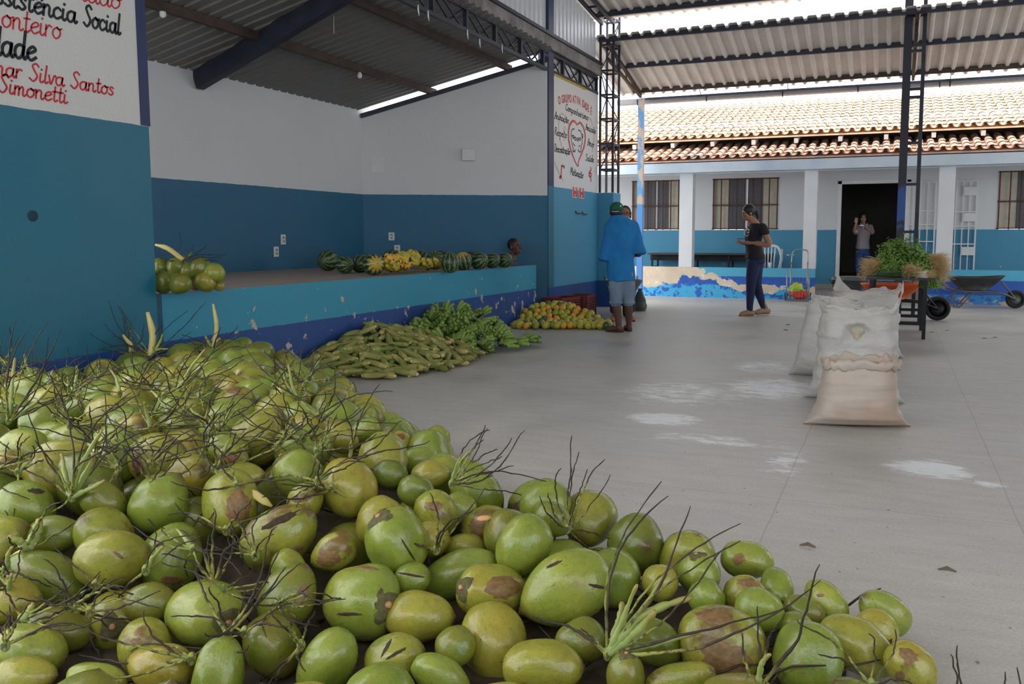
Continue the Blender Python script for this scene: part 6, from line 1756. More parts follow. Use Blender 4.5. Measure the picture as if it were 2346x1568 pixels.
p = on_y(1764, 614, 16.97); cup = MB().lathe([(.026, 0), (.036, .10), (.038, .105), (.034, .105), (.024, .006)], 18).build('plastic_cup', simple('translucent_white_cup', srgb(222, 226, 232), .3, 0, .02), None, True); cup.location = (p.x, 16.97, .601)
tag(cup, 'white disposable cup on the low wall in front of the plastic chair', 'cup')
# ---- dark long tables on the veranda
def vtable(x0, x1, label):
    t = thing('long_table', label, 'table', ((x0 + x1) / 2, 18.0, .10)); w = x1 - x0
    MB().box((-w/2, -.28, .73), (w/2, .28, .76)).build('tabletop', simple('dark_tabletop', srgb(66, 60, 58), .6) if 'dark_tabletop' not in bpy.data.materials else bpy.data.materials['dark_tabletop'], t)
    n = max(2, int(w / .75) + 1)
    for i in range(n):
        x = -w/2 + .1 + (w - .2) * i / (n - 1)
        for y in (-.24, .24): MB().box((x - .018, y - .018, 0), (x + .018, y + .018, .73)).build('leg', BLK, t)
        MB().box((x - .015, -.24, .45), (x + .015, .24, .48)).build('crossbar', BLK, t)
    MB().box((-w/2, -.02, .60), (w/2, .02, .73)).build('apron', BLK, t)
vtable(-4.9, -4.08, 'dark long table behind the low wall, left of the first pillar')
vtable(-4.02, -2.32, 'dark long table behind the low wall, between the pillar and the woman in black')
# ---- white gates folded back against the wall
def gate(x0, x1, z0, z1, label, locks):
    t = thing('gate', label, 'gate', (x0, YW - .05, z0)); w = x1 - x0; h = z1 - z0
    for x in (0, w): MB().bar((x, 0, 0), (x, 0, h), .028).build('stile', W2, t)
    for f in (0, .30, .78 - .28, .66, 1): MB().bar((0, 0, h * f), (w, 0, h * f), .022).build('rail', W2, t)
    n = 4
    for i in range(1, n): MB().bar((w * i / n, 0, 0), (w * i / n, 0, h), .018).build('bar', W2, t)
    for z in locks: MB().box((w * .52, -.02, z), (w, .01, z + .16)).build('lock_plate', W2, t)
    return t
gx = [on_y(px, 500, YW - .05).x for px in (2085, 2142, 2174, 2236)]
gate(gx[0] - .08, gx[1] + .0, .62, 2.27, 'white barred gate leaf between the ladder-like column and the pillar', ())
gate(gx[2], gx[3], .55, 2.27, 'white barred gate leaf with lock plates right of the pillar', (.30, .95, 1.45))
# fallen leaves / straw on the floor
for i, (px, py) in enumerate(((2170, 758), (2135, 762), (2255, 776), (2280, 774), (1800, 757), (1850, 1252), (2170, 1308), (1805, 745), (1960, 870))):
    p = on_z(px, py, .004); s = MB(); s.tube([p + Vector((-.03, 0, 0)), p + Vector((0, .01, .006)), p + Vector((.03, 0, 0))], [.003, .008, .003], 5, flat=.4)
    tag(s.build('leaf_scrap', LEAF if i < 4 else M['wood']), ('green leaf scrap on the floor right of the table' if i < 4 else 'brown straw scrap on the open floor'), 'scrap', 'leaf scraps' if i < 4 else 'straw scraps')
# ================================================================== people
def skin_mat(name, c):
    k = Mat(name, rough=.5); n = k.noise(k.coord('Object'), 14, 4)
    k.base(k.ramp(n, [(.3, tuple(x * .85 for x in c[:3]) + (1,)), (.7, c)])); k.b.inputs['Subsurface Weight'].default_value = .05
    k.b.inputs['Subsurface Scale'].default_value = .02; return k.m
def cloth_mat(name, c, var=.12, fade=None):
    k = Mat(name, rough=.85); v = k.coord('Object'); n = k.noise(v, 7, 5); f = k.noise(v, 160, 2)
    col = k.ramp(n, [(.3, tuple(x * (1 - var) for x in c[:3]) + (1,)), (.7, tuple(min(1, x * (1 + var)) for x in c[:3]) + (1,))])
    if fade: col = k.mix(k.math('MULTIPLY', k.val(k.noise(v, 3.2, 4), .48, .68), .6), col, fade)
    k.base(col); k.bump(f, .15, .002); return k.m
SK_D = skin_mat('dark_brown_skin', srgb(92, 62, 48)); SK_M = skin_mat('brown_skin', srgb(166, 116, 90)); SK_L = skin_mat('light_brown_skin', srgb(186, 142, 118))
HAIR = simple('black_hair', srgb(30, 24, 22), .55, 0, .3, 40); EYEW = simple('eye_white', srgb(190, 180, 172), .3, 0, 0); EYED = simple('eye_dark', srgb(24, 18, 16), .3, 0, 0)
class Fig:
    def __init__(s, label, base):
        s.base = Vector(base); s.b = MB(); s.label = label; s.t = None; s.kids = []
    def P(s, p): return Vector(p) - s.base
    def tube(s, pts, rad, m=None, flat=1.0, n=14, k=4, ball=(1, 1)):
        m = m or s.b; P = [s.P(p) for p in pts]; C = catmull(P, k)
        R = np.interp(np.linspace(0, len(P) - 1, len(C)), range(len(P)), rad)
        m.tube(C, list(R), n, flat=flat)
        for b_, p, r in ((ball[0], C[0], R[0]), (ball[1], C[-1], R[-1])):
            if b_: m.ell(p, r * .98, 12, 8)
    def torso(s, secs, R, m=None, n=28):
        m = m or s.b; R = Vector(R).normalized(); rings = []
        cs = [s.P(c) for c, _, _ in secs]; F = R.cross(Vector((0, 0, 1))).normalized() * -1
        C = catmull(cs, 4); W = np.interp(np.linspace(0, len(cs) - 1, len(C)), range(len(cs)), [a for _, a, _ in secs]); Dp = np.interp(np.linspace(0, len(cs) - 1, len(C)), range(len(cs)), [b for _, _, b in secs])
        for c, w, d in zip(C, W, Dp):
            rings.append([c + R * w * math.copysign(abs(math.cos(a)) ** .85, math.cos(a)) + F * d * math.sin(a) for a in [2 * PI * j / n for j in range(n)]])
        m.loft(rings)
    def frame(s, f):
        f = Vector(f).normalized(); r = f.cross(Vector((0, 0, 1))).normalized(); u = r.cross(f); return r, f, u
    def head(s, c, f, sc=1.0):
        r, f, u = s.frame(f); c = s.P(c); M_ = Matrix((r, f, u)).transposed(); s.hc, s.hM, s.hs = c, M_, sc
        def L(x, y, z): return c + M_ @ Vector((x, y, z)) * sc
        s.HL = L
        def E(p, rad): s.b.ell(L(*p), [q * sc for q in rad], 18, 12, M_)
        E((0, -.012, .025), (.074, .093, .095)); E((0, .022, -.045), (.058, .062, .068)); E((0, .045, -.088), (.028, .030, .022))
        E((0, .070, .028), (.050, .020, .024)); E((0, .077, -.055), (.026, .018, .007)); E((0, .075, -.069), (.022, .017, .008))
        E((.045, .055, -.025), (.022, .022, .022)); E((-.045, .055, -.025), (.022, .022, .022))
        s.b.tube([L(0, .078, .02), L(0, .098, -.012), L(0, .104, -.028)], [.010 * sc, .012 * sc, .016 * sc], 8)
        E((0.079, -.012, -.008), (.010, .020, .032)); E((-.079, -.012, -.008), (.010, .020, .032))
        s.b.tube([L(0, -.02, -.06), L(0, -.03, -.14), L(0, -.035, -.20)], [.052 * sc, .052 * sc, .062 * sc], 14)
    def face(s, t):
        for sx in (-1, 1):
            e = MB(); e.ell(s.HL(sx * .031, .0755, .006), [q * s.hs for q in (.0125, .0080, .0065)], 10, 8, s.hM); e.mi = 1; e.ell(s.HL(sx * .031, .0815, .006), .0060 * s.hs, 8, 6); e.build('eye', [EYEW, EYED], t, True)
            b = MB(); b.tube([s.HL(sx * .014, .092, .026), s.HL(sx * .032, .092, .032), s.HL(sx * .052, .078, .026)], .004 * s.hs, 6); b.build('eyebrow', HAIR, t, True)
        m = MB(); m.tube([s.HL(-.022, .090, -.062), s.HL(0, .096, -.061), s.HL(.022, .090, -.062)], [.002, .005, .002], 6); m.build('mouth', simple('lip_colour', srgb(120, 66, 58), .5, 0, 0) if 'lip_colour' not in bpy.data.materials else bpy.data.materials['lip_colour'], t, True)
    def hand(s, w, d, nrm, side=1, curl=.5, sc=1.0):
        """wrist point, finger direction, palm normal; side: +1 thumb on the side d x nrm"""
        w = s.P(w); d = Vector(d).normalized(); nrm = Vector(nrm); nrm = (nrm - d * nrm.dot(d)).normalized(); t = d.cross(nrm) * side
        M_ = Matrix((t, d, nrm)).transposed()
        s.b.ell(w + d * .045 * sc, (.040 * sc, .052 * sc, .017 * sc), 14, 10, M_)
        for i, (off, L) in enumerate(((.030, .072), (.011, .080), (-.010, .074), (-.029, .058))):
            p = w + d * .083 * sc + t * off * sc; a = p; pts = [p - d * .02 * sc, p]; ang = 0
            for q, f_ in enumerate((.45, .32, .23)):
                ang += curl * (.55 + .15 * q); a = a + (d * math.cos(ang) + nrm * math.sin(ang) + t * off * .8) * L * f_ * sc; pts.append(a)
            s.b.tube(pts, [.0095 * sc, .0095 * sc, .0088 * sc, .008 * sc, .0068 * sc], 8)
        p = w + d * .025 * sc + t * .030 * sc
        s.b.tube([p - t * .01, p + t * .022 * sc + d * .022 * sc + nrm * .012, p + t * .030 * sc + d * .050 * sc + nrm * .024], [.013 * sc, .0105 * sc, .008 * sc], 8)
    def finish(s, skin, voxel=.007):
        me = remesh(s.b, voxel, 3, 'person', skin)
        o = link('person', me); o.location = s.base; tag(o, s.label, 'person'); s.t = o; return o
    def cloth(s, name, m, mat, voxel=.010, wr=.012, sc=7, label=None, thin=None):
        me = remesh(m, voxel, 3, name, mat)
        n = len(me.vertices); co = np.zeros(n * 3); me.vertices.foreach_get('co', co); no = np.zeros(n * 3); me.vertex_normals.foreach_get('vector', no)
        co = co.reshape(-1, 3); no = no.reshape(-1, 3)
        a = np.array([mnoise.noise(Vector((c[0] * sc, c[1] * sc, c[2] * sc * .45))) + .5 * mnoise.noise(Vector((c[0] * sc * 2.2, c[1] * sc * 2.2, c[2] * sc * 1.3 + 5))) for c in co])
        co += no * (a * wr)[:, None]
        me.vertices.foreach_set('co', co.ravel()); me.update()
        o = link(name, me, s.t)
        if label: o['label'] = label
        return o
    def foot(s, ankle, d, sole=0.0, sc=1.0, m=None):
        a = s.P(ankle); d = Vector(d); d.z = 0; d.normalize(); m = m or s.b; g = sole - s.base.z
        z = Vector((0, 0, 1)); b = Vector((a.x, a.y, g))
        m.tube([b - d * .055 * sc + z * .035, b + d * .03 * sc + z * .045, b + d * .11 * sc + z * .032, b + d * .17 * sc + z * .022, b + d * .19 * sc + z * .018], [.030 * sc, .036 * sc, .040 * sc, .034 * sc, .015 * sc], 12, flat=1.0)
        m.tube([a, b + z * .05], [.036 * sc, .040 * sc], 12)
    def sole(s, name, ankle, d, mat, sole=0.0, sc=1.0, hgt=.022, strap=None):
        a = s.P(ankle); d = Vector(d); d.z = 0; d.normalize(); r = Vector((d.y, -d.x, 0)); g = sole - s.base.z
        m = MB(); rings = []
        for z in (0, hgt):
            rings.append([Vector((a.x, a.y, g + z)) + d * (.065 + (.135 * math.cos(q))) * sc + r * (.045 - .006 * math.cos(q)) * math.sin(q) * sc for q in [2 * PI * j / 24 for j in range(24)]])
        m.loft(rings); o = m.build(name, mat, s.t)
        if strap:
            c = Vector((a.x, a.y, g)); q = MB()
            q.tube(catmull([c + d * .05 * sc - r * .045 * sc + Vector((0, 0, .015)), c + d * .09 * sc + Vector((0, 0, .078)), c + d * .05 * sc + r * .045 * sc + Vector((0, 0, .015))], 5), .008, 6)
            q.tube(catmull([c + d * .09 * sc + Vector((0, 0, .078)), c + d * .14 * sc + Vector((0, 0, .045))], 3), .006, 6)
            q.build('strap', strap, o, True)
        return o

def joint(D0): return lambda px, py, dd=0.0: at_depth(px, py, D0 + dd)
# ---- 1: man in the blue shirt, seen from behind
D0 = depth_of(on_z(1425, 762)); J = joint(D0); b0 = on_z(1424, 760)
Rv = Vector(_rt); Fv = Vector((-math.sin(YAW), math.cos(YAW), 0))
p1 = Fig('person in a long blue shirt, faded denim shorts and green cap, seen from behind', b0)
p1.head(J(1413, 486), Fv + Rv * .25, 1.0)
for sx, kn, an in ((-1, J(1412, 690, .0), J(1418, 748, .02)), (1, J(1439, 690, .08), J(1441, 742, .14))):
    hip = J(1411 if sx < 0 else 1437, 615, .03)
    p1.tube([hip, kn, kn.lerp(an, .4), an], [.085, .058, .056, .036])
    p1.foot(an, -Rv * .8 + Fv * .55 if sx < 0 else -Rv * .15 + Fv * .9)
p1.torso([(J(1424, 625, .03), .155, .10), (J(1424, 590, .03), .145, .09), (J(1424, 540, .03), .15, .09), (J(1424, 522, .03), .15, .07), (J(1420, 512, .0), .08, .06), (J(1416, 502, -.02), .05, .05)], Rv)
for sx, el, wr_ in ((-1, J(1384, 590, -.02), J(1400, 588, .26)), (1, J(1465, 580, .0), J(1450, 585, .27))):
    sh = J(1394 if sx < 0 else 1456, 516, .03)
    p1.tube([sh, sh.lerp(el, .5), el, el.lerp(wr_, .5), wr_], [.040, .038, .038, .036, .028]); p1.hand(wr_, Fv + Rv * -.4 * sx, Vector((0, 0, 1)), sx, .6)
p1.finish(SK_D)
BLUE = cloth_mat('royal_blue_shirt', srgb(22, 116, 178), .1); DEN = cloth_mat('faded_denim', srgb(112, 130, 150), .15, srgb(158, 170, 182))
m = MB()
p1.torso([(J(1423, 644, .03), .165, .125), (J(1423, 610, .03), .172, .13), (J(1424, 570, .03), .168, .128), (J(1425, 540, .03), .19, .13), (J(1425, 516, .01), .205, .12), (J(1421, 505, -.015), .155, .115), (J(1416, 499, -.02), .095, .095), (J(1414, 493, -.03), .076, .080)], Rv, m)
for sx, el in ((-1, J(1383, 597, .0)), (1, J(1464, 582, .0))):
    sh = J(1398 if sx < 0 else 1453, 519, .03); p1.tube([sh, sh.lerp(el, .5), el], [.076, .072, .082], m, ball=(1, 0))
p1.cloth('shirt', m, BLUE, .010, .028, 6.5)
m = MB(); c = J(1414, 496, -.03); p1.tube([c + Rv * -.072 + Fv * .04, c - Fv * .075 + Vector((0, 0, -.012)), c + Rv * .072 + Fv * .04], [.016, .020, .016], m); p1.cloth('collar', m, BLUE, .008, .004)
m = MB()
for sx in (-1, 1):
    hip = J(1411 if sx < 0 else 1437, 622, .03); kn = J(1411 if sx < 0 else 1439, 692, .0 if sx < 0 else .08); p1.tube([hip, hip.lerp(kn, .5), kn], [.098, .090, .080], m)
p1.torso([(J(1424, 632, .03), .15, .11), (J(1424, 600, .03), .16, .11)], Rv, m)
p1.cloth('shorts', m, DEN, .011, .010, 7)
for sx in (-1, 1):
    kn = J(1411 if sx < 0 else 1439, 693, .0 if sx < 0 else .08); m = MB(); m.tube([p1.P(kn) + Vector((0, 0, .018)), p1.P(kn) - Vector((0, 0, .018))], [.086, .086], 20); m.build('rolled_hem', DEN, p1.t, True)
GC = cloth_mat('green_cap_cloth', srgb(24, 92, 68), .1)
m = MB(); m.ell(p1.HL(0, -.008, .045), (.088, .104, .084), 24, 14, p1.hM, fn=lambda d: 1 if d.z > -.25 else .9); cap = m.build('cap', GC, p1.t, True)
m = MB(); m.tube([p1.HL(-.06, .09, .03), p1.HL(0, .15, .028), p1.HL(.06, .09, .03)], [.03, .045, .03], 10, flat=.18); m.build('peak', GC, cap, True)
m = MB(); m.tube([p1.HL(-.045, -.108, .005), p1.HL(0, -.116, .002), p1.HL(.045, -.108, .005)], .007, 6); m.build('cap_strap', simple('pale_strap', srgb(170, 180, 176)), cap, True)
m = MB(); m.ell(p1.HL(.055, -.075, .07), (.018, .006, .014), 10, 8, p1.hM); m.build('badge', simple('white_cap_badge', srgb(200, 214, 206)), cap, True)
m = MB(); m.ell(p1.HL(0, -.03, -.005), (.080, .080, .072), 20, 12, p1.hM); m.build('hair', HAIR, p1.t, True)
FLIP = simple('dark_flip_flop', srgb(50, 36, 32), .7)
p1.sole('flip_flop', J(1418, 748, .02), -Rv * .8 + Fv * .55, FLIP, strap=FLIP); p1.sole('flip_flop', J(1441, 742, .14), -Rv * .15 + Fv * .9, FLIP, strap=FLIP)
# ---- 2: person with glasses behind him
D0 = depth_of(on_z(1426, 735)); J = joint(D0); b0 = on_z(1424, 735)
p2 = Fig('person with glasses and dark clothes, mostly hidden behind the man in blue', b0)
p2.head(J(1432, 491), -Fv - Rv * .05, .95)
for sx, kn, an in ((-1, J(1409, 660, 0), J(1408, 722, 0)), (1, J(1441, 660, 0), J(1443, 722, .02))):
    p2.tube([J(1424 + sx * 12, 600), kn, kn.lerp(an, .4), an], [.085, .06, .055, .036]); p2.foot(an, -Fv + Rv * .25 * sx)
p2.torso([(J(1425, 610), .15, .10), (J(1426, 575), .12, .09), (J(1428, 535), .14, .095), (J(1430, 522), .15, .08), (J(1431, 510), .06, .06)], Rv)
for sx in (-1, 1):
    sh = J(1430 + sx * 20, 522); el = J(1428 + sx * 26, 568); w = J(1428 + sx * 10, 575, -.22)
    p2.tube([sh, el, w], [.046, .038, .026]); p2.hand(w, -Fv, Vector((0, 0, 1)), -sx, .5)
p2.finish(SK_M); p2.face(p2.t)
NAV = cloth_mat('dark_navy_trousers', srgb(30, 34, 52)); GRT = cloth_mat('dark_blouse', srgb(52, 56, 66))
m = MB(); p2.torso([(J(1425, 605), .160, .115), (J(1426, 575), .145, .105), (J(1428, 535), .155, .11), (J(1430, 520), .165, .09), (J(1431, 511), .07, .065)], Rv, m)
for sx in (-1, 1): p2.tube([J(1430 + sx * 20, 522), J(1428 + sx * 25, 558)], [.060, .058], m)
p2.cloth('blouse', m, GRT, .011, .008)
m = MB(); p2.torso([(J(1425, 618), .155, .11), (J(1425, 590), .145, .105)], Rv, m)
for sx, kn, an in ((-1, J(1409, 660, 0), J(1408, 712, 0)), (1, J(1441, 660, 0), J(1443, 712, .02))): p2.tube([J(1424 + sx * 12, 605), kn, an], [.098, .075, .062], m)
p2.cloth('trousers', m, NAV, .011, .008)
m = MB(); m.ell(p2.HL(0, -.03, .035), (.086, .092, .095), 22, 14, p2.hM); m.tube([p2.HL(-.078, -.01, .03), p2.HL(-.08, -.02, -.06)], [.02, .012], 8); m.tube([p2.HL(.078, -.01, .03), p2.HL(.08, -.02, -.06)], [.02, .012], 8); m.build('hair', HAIR, p2.t, True)
m = MB()
for sx in (-1, 1):
    m.tube([p2.HL(sx * .032 + .024 * math.cos(a), .097, .004 + .018 * math.sin(a)) for a in [2 * PI * j / 14 for j in range(15)]], .0028, 6); m.tube([p2.HL(sx * .056, .095, .008), p2.HL(sx * .078, .0, .008)], .0025, 5)
m.tube([p2.HL(-.008, .1, .006), p2.HL(.008, .1, .006)], .0025, 5); m.build('glasses', M['black'], p2.t, True)
p2.sole('sandal', J(1408, 722, 0), -Fv - Rv * .25, FLIP, strap=FLIP); p2.sole('sandal', J(1443, 722, .02), -Fv + Rv * .25, FLIP, strap=FLIP)
# ---- 3: woman in the black T-shirt, walking to the left
D0 = depth_of(on_z(1730, 724)); J = joint(D0); b0 = on_z(1730, 722)
p3 = Fig('person in a black T-shirt and dark jeans with a ponytail, facing left', b0)
Fl = (-Rv * .95 - Fv * .22).normalized(); Sd = Vector((-Fl.y, Fl.x, 0))      # facing left; Sd: across the shoulders
if Sd.dot(Fv) > 0: Sd = -Sd                                                   # towards the viewer
p3.head(J(1713.5, 489), Fl + Vector((0, 0, -.22)), .98)
p3.tube([J(1719, 500), J(1730, 512)], [.05, .058])
A1, A2 = J(1718, 712, -.02), J(1754, 706, .06)
p3.tube([J(1726, 608, -.045), J(1721, 648, -.06), J(1719, 680, -.04), A1], [.088, .062, .052, .036]); p3.tube([J(1732, 608, .075), J(1734, 652, .08), J(1742, 682, .07), A2], [.088, .060, .050, .036])
p3.foot(A1, Fl, .0, .78); p3.foot(A2, Fl + Fv * .1, .02, .78)
TS = [(J(1730, 594, .01), .145, .108), (J(1729, 578, .01), .15, .115), (J(1726, 555, .01), .14, .105), (J(1727, 535, .01), .155, .12), (J(1731, 519, .01), .165, .09), (J(1731, 511, .01), .085, .065)]
p3.torso([(c, w * .93, d * .9) for c, w, d in TS], Sd)
for sgn in (1, -1):
    sh = J(1736, 522) + Sd * .155 * sgn; el = J(1748 if sgn > 0 else 1750, 560) + Sd * (.20 * sgn if sgn > 0 else -.20); w = J(1706, 556 if sgn > 0 else 558) + Sd * .05 * sgn
    p3.tube([sh, sh.lerp(el, .5), el, el.lerp(w, .5), w], [.056, .050, .043, .040, .027]); p3.hand(w, Fl + Vector((0, 0, .05)), Vector((0, 0, 1)) - Sd * sgn * .3, sgn, .55, .95)
p3.finish(SK_M); p3.face(p3.t)
BT = cloth_mat('black_tshirt', srgb(28, 27, 32), .2); JN = cloth_mat('dark_blue_jeans', srgb(24, 34, 70), .15, srgb(38, 52, 96))
m = MB(); p3.torso([(J(1730, 593, .01), .176, .140), (J(1730, 583, .01), .170, .134)] + [(c, w * 1.04, d * 1.06) for c, w, d in TS[1:5]] + [(J(1729, 512, .01), .10, .072)], Sd, m)
for sgn in (1, -1):
    sh = J(1736, 522) + Sd * .155 * sgn; el = J(1740, 532) + Sd * .175 * sgn; p3.tube([sh, el], [.072, .070], m)
sh_ = p3.cloth('tshirt', m, BT, .010, .010, 8)
m = MB(); p3.torso([(J(1731, 604, .01), .165, .125), (J(1731, 592, .01), .170, .132), (J(1729, 577, .01), .150, .118)], Sd, m)
p3.tube([J(1727, 604, -.05), J(1721, 648, -.06), J(1719, 680, -.04), J(1718, 710, -.02)], [.104, .076, .064, .046], m); p3.tube([J(1733, 604, .08), J(1734, 652, .08), J(1742, 682, .07), J(1749, 704, .06)], [.108, .074, .062, .046], m)
p3.cloth('jeans', m, JN, .010, .006, 9)
# ring emblem on the chest
EM = simple('white_shirt_print', srgb(206, 206, 206), .8, 0, .02)
ec = p3.P(J(1711.5, 533, -.045)); en = (Fl - Fv * .95).normalized(); er = -en.cross(Vector((0, 0, 1))).normalized(); eu = Vector((0, 0, 1))
m = MB(); m.tube([ec + er * .040 * math.cos(a) + eu * .055 * math.sin(a) + en * .004 for a in np.linspace(.5, 5.9, 24)], .012, 6, flat=.6); m.tube([ec + er * .038 + en * .004, ec + en * .004], .010, 6); m.build('shirt_emblem', EM, sh_, True)
m = MB(); m.ell(p3.HL(0, -.028, .040), (.090, .102, .102), 22, 14, p3.hM); m.tube(catmull([p3.HL(0, -.105, .02), p3.HL(.01, -.15, -.01), p3.HL(.01, -.155, -.08), p3.HL(.005, -.135, -.14)], 5), [.028] * 4 + [.034] * 6 + [.026, .022, .018, .013, .010, .006], 12); m.build('hair', HAIR, p3.t, True)
m = MB(); m.ell(p3.HL(0, -.118, .02), (.022, .014, .022), 10, 8, p3.hM); m.build('hair_tie', simple('pale_hair_tie', srgb(190, 186, 180)), p3.t, True)
m = MB(); e_ = p3.HL(-.086 if (p3.hM @ Vector((-1, 0, 0))).dot(Sd) > 0 else .086, -.01, -.05); m.tube([e_ + Vector((0, 0, .014)), e_, e_ - Vector((0, 0, .02))], [.002, .006, .003], 8); m.build('earring', simple('bright_earring', srgb(220, 214, 200), .3, .5), p3.t, True)
ph = J(1697, 552); m = MB(); m.cbox((0, 0, 0), (.075, .145, .010), Matrix.Translation(p3.P(ph)) @ Quaternion((0, 0, 1), math.atan2(Fl.y, Fl.x) - PI / 2).to_matrix().to_4x4()); o = bevel(m.build('mobile_phone', M['black'], None), .003); o.location = p3.base; o.location += Vector((0, 0, .03)); tag(o, 'dark mobile phone held by the person in the black T-shirt', 'phone')
SHO = simple('beige_shoe', srgb(156, 132, 106), .6, 0, .2); SOL = simple('brown_sole', srgb(128, 88, 58), .7)
for an, d_, g_ in ((A1, Fl, 0), (A2, Fl + Fv * .1, .02)):
    m = MB(); a = p3.P(an); d_ = d_.normalized(); b_ = Vector((a.x, a.y, g_ - p3.base.z))
    m.tube([b_ - d_ * .065 + Vector((0, 0, .045)), b_ + d_ * .03 + Vector((0, 0, .055)), b_ + d_ * .09 + Vector((0, 0, .04)), b_ + d_ * .145 + Vector((0, 0, .026)), b_ + d_ * .165 + Vector((0, 0, .02))], [.040, .045, .046, .040, .016], 14); sho = m.build('shoe', SHO, p3.t, True)
    p3.sole('sole', an, d_, SOL, g_, .92, .02).parent = sho
# ---- 4: woman in the doorway
D0 = depth_of(on_z(1972, 637, .36)); J = joint(D0); b0 = on_z(1974, 637, .36)
p4 = Fig('person in a grey T-shirt and jeans standing in the dark doorway, hands raised', b0)
p4.head(J(1978, 499.5), -Fv - Rv * .35, .88)
LG = ((-1, J(1966, 608), J(1966, 630)), (1, J(1986, 608), J(1984, 630)))
for sx, kn, an in LG: p4.tube([J(1976 + sx * 7, 580), kn, kn.lerp(an, .4), an], [.080, .052, .046, .030]); p4.foot(an, -Fv + Rv * .3 * sx, .36, .85)
p4.torso([(J(1976, 580), .125, .09), (J(1977, 552), .105, .08), (J(1980, 530), .125, .085), (J(1980, 519), .13, .07), (J(1979, 513), .05, .05)], Rv)
for sx, el, w in ((-1, J(1957, 530, -.05), J(1961.5, 512, -.20)), (1, J(1998, 532, -.03), J(1983, 519, -.20))):
    sh = J(1979.5 + sx * 14.5, 520); p4.tube([sh, el, w], [.044, .034, .023])
    p4.hand(w, Vector((0, 0, 1)) if sx < 0 else Rv * -.9 - Fv * .1, -Fv * -.5 + Rv * .3 if sx < 0 else Vector((0, 0, 1)), -sx, .6, .85)
p4.finish(SK_L); p4.face(p4.t)
GT = cloth_mat('grey_marl_tshirt', srgb(138, 130, 134), .12, srgb(160, 146, 150)); JB = cloth_mat('mid_blue_jeans', srgb(40, 66, 118), .15, srgb(86, 126, 180)); WT = simple('white_trim', srgb(226, 224, 222), .7)
m = MB(); p4.torso([(J(1976, 571), .145, .105), (J(1977, 552), .125, .095), (J(1980, 530), .14, .10), (J(1980, 518), .145, .082), (J(1979.5, 514), .075, .06)], Rv, m)
for sx in (-1, 1): p4.tube([J(1979.5 + sx * 14.5, 520), J(1979 + sx * 18.5, 532, -.02)], [.056, .056], m)
st4 = p4.cloth('tshirt', m, GT, .010, .008)
m = MB()
for sx in (-1, 1): m.tube([p4.P(J(1979.5 + sx * 8, 512, -.06)), p4.P(J(1979.5 + sx * 4, 518, -.115)), p4.P(J(1978, 524, -.125))], .010, 6)
m.tube([p4.P(J(1996, 531, -.085)), p4.P(J(2000, 531, -.03)), p4.P(J(2001, 531, .03))], .010, 6); m.tube([p4.P(J(1957, 531, .02)), p4.P(J(1958, 531, -.05)), p4.P(J(1964, 531, -.09))], .010, 6); m.build('trim', WT, st4, True)
m = MB(); p4.torso([(J(1976, 583), .128, .095), (J(1977, 569), .125, .092)], Rv, m)
for sx, kn, an in LG: p4.tube([J(1976 + sx * 7, 582), kn, kn.lerp(an, .75)], [.086, .058, .044], m)
p4.cloth('jeans', m, JB, .010, .006, 9)
m = MB(); m.ell(p4.HL(0, -.035, .04), (.092, .10, .10), 22, 14, p4.hM, fn=lambda d: 1 + .08 * vnoise(d, 4, 2)); m.ell(p4.HL(0, -.115, .03), (.05, .05, .055), 14, 10, p4.hM); m.build('hair', HAIR, p4.t, True)
m = MB()
for sx in (-1, 1): m.tube([p4.HL(sx * .032 + .023 * math.cos(a), .097, .004 + .017 * math.sin(a)) for a in [2 * PI * j / 12 for j in range(13)]], .0022, 5)
m.build('glasses', M['black'], p4.t, True)
for sx, kn, an in LG: p4.sole('sandal', an, -Fv + Rv * .3 * sx, SHO, .36, .85, .02, SHO)
m = MB(); m.ell((0, 0, 0), (.05, .05, .018), 14, 8); o = m.build('food_bowl', WT, None, True); o.location = J(1975, 517, -.24); tag(o, 'small pale dish held up by the person in the doorway', 'dish')
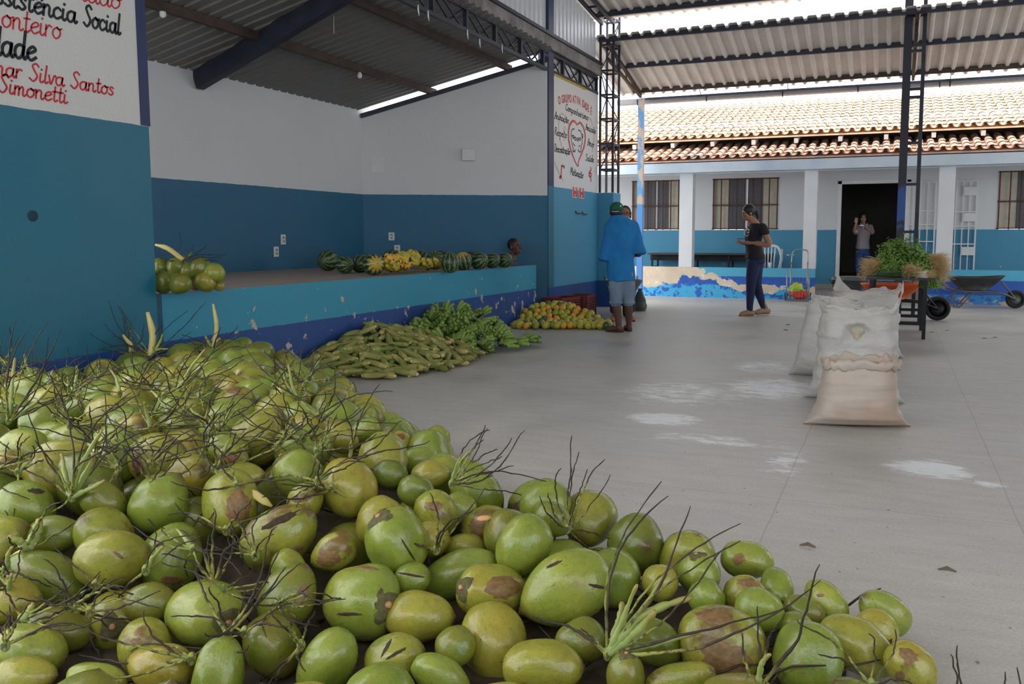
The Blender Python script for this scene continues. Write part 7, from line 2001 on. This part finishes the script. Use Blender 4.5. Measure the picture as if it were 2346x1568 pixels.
# ---- 5: man sitting beyond the stage end
hp = on_x(1179, 566, -5.02); D0 = depth_of(hp); J = joint(D0)
b0 = Vector((-5.08, hp.y, .0))
seat = struct(MB().box((-5.45, 11.02, 0), (-4.90, 11.36, .36)).build('trim_7', M['stage_paint'])); tag(seat, 'low step in the gap beyond the stage end', 'step')
p5 = Fig('person with short black hair sitting beyond the stage, only head and shoulders showing', b0)
fx = Vector((1, -.12, 0)); sd = Vector((0.12, 1, 0)).normalized()
p5.head(hp, fx, 1.0)
b5 = Vector((-5.10, hp.y, 0))
p5.torso([(b5 + Vector((-.04, 0, .44)), .14, .11), (b5 + Vector((-.05, 0, .60)), .13, .10), (b5 + Vector((-.03, 0, .76)), .15, .11), (b5 + Vector((0, 0, .83)), .15, .09), (b5 + Vector((.02, 0, .88)), .06, .06)], sd)
for sg in (-1, 1):
    kn = b5 + Vector((.09, sg * .08, .47)); an = b5 + Vector((.06, sg * .08, .08))
    p5.tube([b5 + Vector((-.02, sg * .08, .44)), kn], [.075, .062]); p5.tube([kn, an], [.058, .036]); p5.foot(an, Vector((1, 0, 0)), 0, .8)
    sh = b5 + Vector((0, sg * .15, .81)); el = b5 + Vector((.04, sg * .17, .58)); w = b5 + Vector((.18, sg * .06, .53)); p5.tube([sh, el, w], [.046, .038, .027]); p5.hand(w, Vector((.4, -.4 * sg, -.6)), Vector((0, 0, -1)), sg, .5, .9)
p5.finish(SK_D); p5.face(p5.t)
m = MB(); p5.torso([(b5 + Vector((-.04, 0, .42)), .155, .125), (b5 + Vector((-.05, 0, .60)), .145, .115), (b5 + Vector((-.03, 0, .76)), .162, .122), (b5 + Vector((0, 0, .83)), .16, .10), (b5 + Vector((.01, 0, .87)), .075, .07)], sd, m)
for sg in (-1, 1): p5.tube([b5 + Vector((0, sg * .15, .81)), b5 + Vector((.02, sg * .165, .68))], [.058, .056], m)
p5.cloth('shirt', m, cloth_mat('grey_blue_shirt', srgb(62, 82, 100)), .011, .006)
m = MB()
for sg in (-1, 1): p5.tube([b5 + Vector((-.02, sg * .08, .45)), b5 + Vector((.09, sg * .08, .47)), b5 + Vector((.08, sg * .08, .28))], [.085, .075, .068], m)
p5.cloth('shorts', m, NAV, .011, .006)
m = MB(); m.ell(p5.HL(0, -.022, .035), (.080, .093, .092), 22, 14, p5.hM); m.build('hair', HAIR, p5.t, True)
